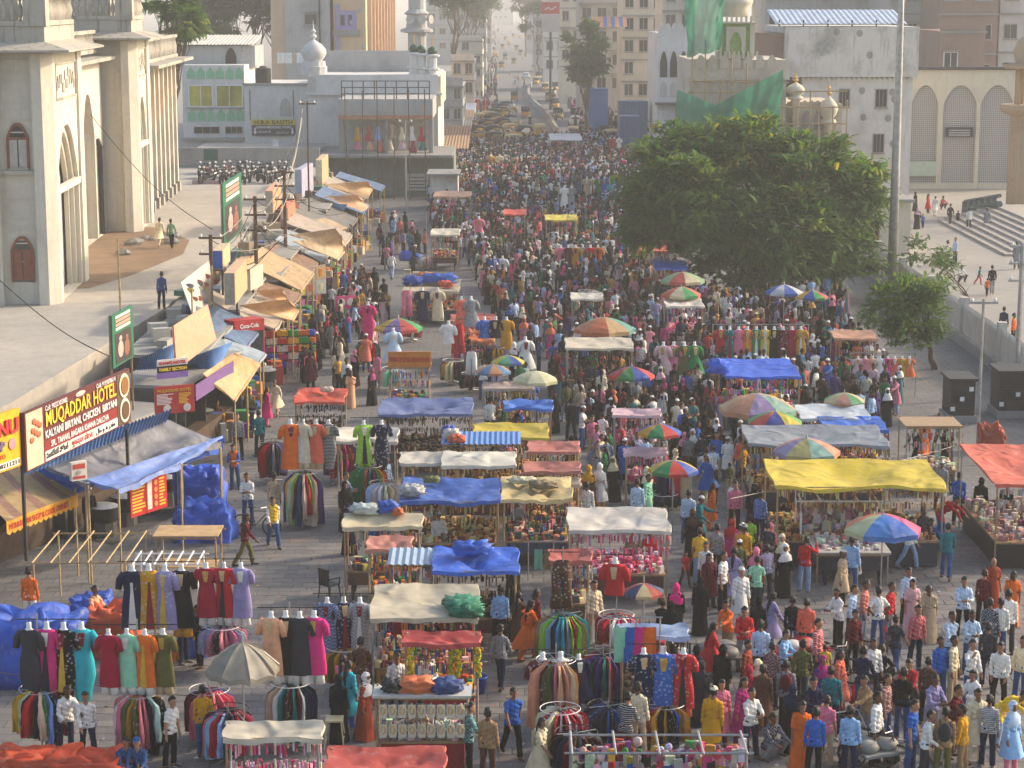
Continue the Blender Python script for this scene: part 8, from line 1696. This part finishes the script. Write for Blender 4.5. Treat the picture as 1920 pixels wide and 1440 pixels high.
# ================================================================== who stands where
OPEN='''448 862 10 grey black m standing|487 857 -150 teal charcoal m standing|442 918 0 blue denim-blue m phone - vest:orange|466 985 0 white denim-blue m phone|514 1027 20 white denim-blue m walking - vest:yellow|460 1062 100 maroon olive m walking|512 985 160 beige cream m standing|168 1425 20 white navy m walking|122 1418 30 white navy m reaching|318 1440 60 white black t standing|385 1420 180 mustard denim-blue m standing|60 1182 175 orange white m standing|180 1215 60 peach black m phone|345 1245 70 sky-blue navy m phone|375 1252 -60 charcoal black m standing|232 1462 30 denim-blue navy m crouching|262 1462 0 denim-blue denim-blue m crouching cap:blue|825 1058 0 white white k standing cap:white|582 724 10 pink navy m walking|657 764 15 peach tan s walking|540 700 60 grey black m reaching|500 800 120 hot-pink pink w standing|470 800 30 olive black w standing|520 780 -20 cream beige w walking|935 1218 172 sky-blue black m standing|966 1206 165 black black m standing|991 1238 120 orange orange w walking - dupatta:orange|976 1226 150 brown black w standing|1003 1222 110 maroon black w standing|742 1248 10 red red s standing|683 1388 70 rust rust b standing veil:white|636 1392 160 black black b standing headscarf:black - |655 1368 140 turquoise blue w standing|645 1352 150 pink navy w standing|742 1350 20 white navy m resting|806 1352 0 white grey m phone|779 1452 165 beige brown m reaching|882 1458 100 teal black m phone check|915 1470 160 tan brown m standing|1015 1470 60 cream yellow s walking|1113 1208 30 cream beige m standing|1096 1162 170 grey white m standing check|1186 1100 175 olive charcoal m standing check|1215 1098 0 red navy m standing|1266 1203 170 black black b standing headscarf:hot-pink|1238 1198 150 black black m crouching cap:olive|1312 1190 160 black black b standing headscarf:black|1330 1282 100 red pale-pink w walking|1362 1240 -40 orange tan m reaching|1394 1258 0 red grey m phone|1418 1232 150 black black b standing headscarf:black|1440 1218 120 lavender lavender w walking|1506 1112 165 red faded-denim m waving|1576 1140 60 beige black k standing cap:white|1596 1118 160 sky-blue denim-blue m standing|1614 1207 70 coral faded-denim m standing check|1645 1218 200 white denim-blue t hands-on-hips|1662 1208 60 red grey m standing - carrier_bag:red|1707 1192 10 pale-pink pale-pink s standing print|1699 1174 20 pale-blue black m standing|1741 1202 -10 beige tan s walking|1860 1152 15 rust rust s standing bald|1895 1174 10 orange orange s resting|1804 1200 0 pale-blue black m phone|1818 1262 10 pale-blue denim-blue m phone|1857 1246 150 navy black m standing check|1872 1238 165 white denim-blue m standing|1887 1228 170 white charcoal m standing|1870 1332 -20 white black m resting|1909 1322 -40 cream denim-blue m standing|1818 1327 30 white denim-blue m waving|1785 1320 60 cream beige m standing|1760 1322 30 blue denim-blue m standing|1872 1398 60 yellow faded-denim m bending|1822 1386 -60 white white k phone|1680 1270 140 charcoal denim-blue t walking|1713 1258 20 red navy m standing check|1706 1312 -30 red black m crouching|1668 1336 160 charcoal black m crouching|1705 1456 60 blue denim-blue t standing|1732 1470 80 white charcoal m reaching|1763 1468 170 tan olive m standing - backpack:charcoal|1803 1462 -120 mustard tan m standing|1826 1432 10 cream cream k standing|1497 1450 10 orange orange s standing|1548 1438 150 pink beige t standing|1520 1402 20 navy denim-blue m phone|1580 1432 30 white black m crouching|1592 1462 160 sky-blue navy m standing|1522 1466 170 blue black m standing|1628 1402 -60 tan grey m reaching|1616 1348 150 navy denim-blue m phone|1603 1332 20 red red s crouching|1575 1342 60 coral coral w standing print|1634 1322 20 white navy m standing check|1533 1288 60 red navy m standing stripe|1547 1292 170 yellow black c standing|1594 1264 30 maroon black m standing cap:charcoal|1509 1244 170 coral navy m standing|1487 1239 160 black denim-blue m standing|1570 1217 -60 white black m phone|1592 1214 60 pale-blue navy m standing|1385 1182 20 white white k standing cap:white|1416 1152 165 mint charcoal t walking print|1374 1132 150 lavender grey w walking|1390 1095 170 mustard black m standing cap:grey|1440 1078 150 pink pink w standing headscarf:pink print|1368 1072 160 hot-pink pink w standing headscarf:red|1467 1105 10 brown brown b standing headscarf:cream|1475 1370 170 grey black m standing - backpack:maroon|1402 1372 150 magenta magenta w standing headscarf:crimson|1420 1366 150 olive mustard w standing headscarf:cream|1428 1378 165 brown brown k standing|1394 1322 60 rust black m standing|1425 1292 170 pale-blue navy m standing|1388 1402 40 magenta maroon w standing|1409 1425 30 white navy m phone|1773 1087 168 teal denim-blue m walking|1795 982 165 blue black m striding|1760 956 170 grey maroon k standing cap:white|1836 987 150 black black b standing headscarf:black|1882 999 160 black faded-denim t standing|1376 1003 10 pink black m standing|1387 904 -150 coral denim-blue m standing|1450 940 150 coral denim-blue m standing|1465 950 60 white charcoal t standing|1330 994 100 orange orange w standing - dupatta:charcoal|1287 1019 165 pale-blue denim-blue m standing|1311 1099 165 yellow faded-denim t standing|1342 1092 150 grey black t standing|1285 1100 20 red brown c walking|1405 1067 160 lime-green black t standing|1424 1022 140 blue navy m standing check|1410 1004 165 black black b standing headscarf:black|1703 1067 60 white faded-denim m walking|1727 1057 30 charcoal brown m standing|1760 1012 60 red blue m bending|1740 1030 20 blue navy m crouching|1355 1150 60 white black t standing|1330 1140 20 maroon navy w standing|1255 1240 160 black black b standing headscarf:black|1350 1330 150 black black b standing headscarf:black|1310 1360 160 charcoal charcoal b standing headscarf:charcoal|1440 1420 30 navy grey m crouching check|1200 1420 150 cream beige m standing print|1170 1440 150 black maroon m phone stripe|700 960 160 white navy t standing|725 945 60 pale-blue navy m standing|1100 1000 170 white black m standing|1195 1000 160 pale-blue denim-blue m standing|1210 985 60 mint white k standing|1125 960 150 white mustard w standing headscarf:white|1105 965 150 brown mustard w standing headscarf:mustard|1840 1180 150 maroon black m standing|1650 1290 150 black black m crouching|1690 1390 150 black denim-blue m standing|1780 1420 60 maroon black m phone|1850 1440 160 grey navy m standing stripe|1895 1450 40 sky-blue pink w standing headscarf:pale-blue'''
def parse_people(s,z=0.0,where=None,grp=None):
 for r in s.split('|'):
  w=r.split();px,py,f=float(w[0]),float(w[1]),float(w[2]);top,bot=w[3].replace('-',' '),w[4].replace('-',' ');st,pose=w[5],w[6].replace('-',' ');head=None;hc=None;ex=[];pat='plain'
  for k in w[7:]:
   if k in('check','print','stripe'):pat=k
   elif k=='bald':head='bald'
   elif k.split(':')[0]in('cap','headscarf','veil'):head,hc=k.split(':');hc=hc.replace('-',' ')
   elif ':' in k:a,b=k.split(':');ex.append((a,b.replace('-',' ')))
  sc=.66 if st=='c' else 1.0;st='t' if st=='c' else st;p=G(px,py,z)
  if st in 'bsw':sc*=.94
  if st in 'ksbw' and pose in('bending','crouching','sitting'):st='m'
  person(p.x,p.y,f,top,bot,st,pose,sc*PRND.uniform(.97,1.04),pat,head,ex,z,hc,where,grp)
parse_people(OPEN)
parse_people('1445 1330 150 maroon navy m standing check|1465 1300 60 sky-blue black m phone|1500 1330 160 olive charcoal m walking|1540 1350 30 purple purple w standing headscarf:magenta|1560 1385 170 teal navy m standing|1640 1370 150 green black m crouching|1660 1400 60 rust denim-blue t standing stripe|1480 1410 150 black black b standing headscarf:navy|1350 1400 20 pink maroon w standing|1330 1430 160 mustard black k standing cap:cream|1735 1360 150 brown black m standing|1745 1400 30 lavender grey m phone|1640 1440 60 white black m standing check|1850 1290 160 charcoal navy m standing|1780 1270 30 pale-blue charcoal m walking|1300 1330 150 navy navy b standing veil:black|1230 1300 60 red black m standing|940 1290 160 grey navy m walking|960 1420 20 blue black t walking')
parse_people('303 580 175 denim-blue charcoal m standing|298 464 170 cream cream k walking|323 466 172 green black t walking stripe',YZ,'on the raised courtyard','people on the courtyard')
parse_people('1816 433 170 white charcoal m walking|1850 434 165 grey black k standing|1781 423 150 black charcoal m walking|1795 421 160 charcoal black c walking|1719 429 150 black black b walking headscarf:pale-pink|1730 428 160 blue navy c walking|1752 406 160 white white k walking cap:white|1716 396 60 black black b standing headscarf:black|1776 500 60 white grey m standing|1790 496 -60 pale-blue navy m standing|1850 556 150 orange navy c walking|1860 552 160 black grey m walking|1906 505 170 grey olive k standing|1834 534 60 teal red c walking|1800 530 20 white navy m crouching|1740 400 60 red maroon w standing|1765 392 30 red navy m crouching|1690 510 60 coral grey c standing|1880 640 150 navy black m standing|1860 648 30 pale-blue navy m crouching|1900 650 60 orange black m standing',0,'on the mosque plaza','people on the mosque plaza')
parse_people('410 812 20 brown brown m sitting|170 1010 30 black black m standing cap:white|215 985 120 rust grey m bending',0,'under the restaurant shade','shop workers')
for o_ in PEOPLE[-3:]:pass
crnd=random.Random(2024)
def inside(px,py,poly):
 r=False;j=len(poly)-1
 for i in range(len(poly)):
  if(poly[i][1]>py)!=(poly[j][1]>py)and px<(poly[j][0]-poly[i][0])*(py-poly[i][1])/(poly[j][1]-poly[i][1])+poly[i][0]:r=not r
  j=i
 return r
ZONES=[([(800,310),(860,285),(1180,262),(1200,330),(1170,400),(1215,460),(1300,560),(1420,600),(1560,640),(1700,760),(1680,800),(1450,880),(1330,960),(1250,980),(1130,960),(1090,800),(1040,740),(1010,700),(960,640),(900,560),(880,500),(810,440)],1.35),([(600,580),(700,540),(730,600),(700,780),(640,770),(560,720)],.75),([(1280,1000),(1460,960),(1480,1120),(1400,1160),(1290,1150)],.6),([(1330,600),(1560,560),(1660,700),(1560,760)],.8),([(860,700),(1130,700),(1130,950),(960,960)],.45),([(1680,790),(1800,860),(1790,950),(1700,920)],.6),([(870,180),(930,120),(935,230),(870,262)],.1),([(1060,190),(1190,200),(1200,268),(1090,268)],.3),([(960,150),(985,140),(1000,262),(940,262)],.012),([(650,440),(800,430),(820,520),(700,530)],.2),([(900,30),(925,30),(935,130),(880,190),(850,190)],.05),([(985,40),(1010,40),(1100,190),(1030,190),(1005,120)],.05),([(640,960),(1000,960),(1050,1440),(560,1440)],.06),([(880,1180),(1000,1180),(1010,1440),(890,1440)],.02),([(1330,1150),(1480,1290),(1480,1420),(1330,1420)],.12),([(1560,1000),(1660,1060),(1640,1120),(1560,1110)],.2)]
taken={}
def free(x,y,d=.42):
 i,j=int(x/.6),int(y/.6)
 for a in(-1,0,1):
  for b in(-1,0,1):
   for q in taken.get((i+a,j+b),()):
    if(q[0]-x)**2+(q[1]-y)**2<d*d:return False
 return True
def take(x,y):taken.setdefault((int(x/.6),int(y/.6)),[]).append((x,y))
for p in PEOPLE:take(p['x'],p['y'])
SPOTS=[]
for poly,dens in ZONES:
 W_=[G(*q)for q in poly];x0,x1=min(w.x for w in W_),max(w.x for w in W_);y0,y1=min(w.y for w in W_),max(w.y for w in W_)
 for k in range(int((x1-x0)*(y1-y0)*dens)):
  x,y=crnd.uniform(x0,x1),crnd.uniform(y0,y1);px,py=to_px((x,y,0))
  if not inside(px,py,poly)or not free(x,y):continue
  if any(a-.22<x<b+.22 and c-.22<y<d+.2 for a,b,c,d in STALLS):continue
  take(x,y);SPOTS.append((x,y,py))
SPOTS.sort(key=lambda s:-s[2])
MEN=['black','black','charcoal','charcoal','navy','grey','white','white','white','white','pale blue','sky blue','grey','charcoal','black','navy','blue','maroon','red','beige','cream','teal','green','mustard','pink','brown','lavender','coral','denim blue','olive'];WOM=['black','charcoal','brown','white','pink','hot pink','red','maroon','mustard','green','teal','purple','cream','orange','blue','brown','magenta','lavender','pale pink'];BOT=['black','charcoal','navy','denim blue','grey','brown','beige','faded denim']
def rand_spec():
 q=crnd.random();f=crnd.choice([0,180,160,200,90,-90,30,-30,150,170,60,-60])+crnd.uniform(-20,20)
 if q<.22:return f,'black','black','b','standing','plain',crnd.choice(['headscarf','veil']),crnd.choice(['black','black','black','navy','brown','cream','white','pink'])
 if q<.40:c=crnd.choice(WOM);return f,c,crnd.choice(WOM),crnd.choice('wws'),crnd.choice(['standing','standing','walking']),crnd.choice(['plain','print']),crnd.choice([None,'headscarf']),crnd.choice(WOM+['white','black'])
 st=crnd.choice('mmmmttk');return f,crnd.choice(MEN),crnd.choice(BOT),st,crnd.choice(['standing','standing','resting','phone','walking','striding','reaching']),crnd.choice(['plain','plain','plain','check','stripe']),'cap' if st=='k' or crnd.random()<.1 else None,'white'
NIND=300-len(PEOPLE)
for x,y,py in SPOTS[:NIND]:
 f,top,bot,st,pose,pat,head,hc=rand_spec();sc=.62 if crnd.random()<.05 and st in 'mt' else crnd.uniform(.94,1.05)*(.94 if st in 'bsw' else 1)
 person(x,y,f,top,bot,st,pose,sc,pat,head,[(crnd.choice(['handbag','backpack','carrier_bag']),crnd.choice(['black','brown','maroon','white','blue','pink']))]if crnd.random()<.25 else(),0,hc)
label_people()
# everyone farther off: one crowd, joined
AV=[];AT=[];AC=[];base=0
for x,y,py in SPOTS[NIND:]:
 k=crnd.choices(range(7),(22,16,16,10,20,10,6))[0];v,tr,cat=LOW[k];a=crnd.uniform(0,6.28)if crnd.random()<.5 else crnd.choice([0,3.14])+crnd.uniform(-.4,.4);s=crnd.uniform(.92,1.06)*(.94 if k>3 else 1)
 ca,sa=math.cos(a),math.sin(a);AV.append(np.stack([(v[:,0]*ca-v[:,1]*sa)*s+x,(v[:,0]*sa+v[:,1]*ca)*s+y,v[:,2]*s],1));AT.append(tr+base);base+=len(v)
 sk=np.array(hexc(crnd.choice(['4a2f22','6e4733','8a5f45'])));top=np.array(CX['black' if k==4 else crnd.choice(WOM if k>4 else MEN)]);bt=np.array(CX[crnd.choice(BOT)]);hr=np.array((.012,.01,.009))if k in(0,1,2,5)else np.array(CX['white' if k==3 else 'black' if k==4 and crnd.random()<.7 else crnd.choice(WOM)])
 cc_=np.stack([sk,top,bt,hr])[cat];AC.append(cc_*.78+.16*cc_.mean(1,keepdims=True))
if AV:
 V,T,C_=np.concatenate(AV),np.concatenate(AT),np.concatenate(AC);me=bpy.data.meshes.new('crowd');me.vertices.add(len(V));me.vertices.foreach_set('co',V.ravel());me.loops.add(len(T)*3);me.loops.foreach_set('vertex_index',T.ravel());me.polygons.add(len(T));me.polygons.foreach_set('loop_start',np.arange(len(T))*3);me.update(calc_edges=True)
 at=me.color_attributes.new('col','FLOAT_COLOR','CORNER');at.data.foreach_set('color',np.repeat(np.concatenate([C_,np.ones((len(C_),1))],1),3,axis=0).ravel());me.shade_smooth()
 cr_=link('crowd',me,VCOL);cr_['kind']='stuff';cr_['label']='dense crowd of shoppers filling the far half of the market street';cr_['category']='crowd'
print('people',len(PEOPLE),'crowd',len(SPOTS)-NIND,'tris',len(T))
flush_text()
# ------------------------------------------------------------------ haze
hz=MB();hz.box(-910,910,-40,3000,-1.2,34);ho=hz.build('haze',None,kind='stuff');hm=bpy.data.materials.new('haze');hm.use_nodes=True;nt=hm.node_tree;nt.nodes.remove(nt.nodes['Principled BSDF'])
pv=N(nt,'ShaderNodeVolumePrincipled');pv.inputs['Color'].default_value=(.96,.95,.92,1);pv.inputs['Density'].default_value=HAZE;pv.inputs['Anisotropy'].default_value=.1;nt.links.new(pv.outputs[0],nt.nodes['Material Output'].inputs['Volume']);ho.data.materials.append(hm)
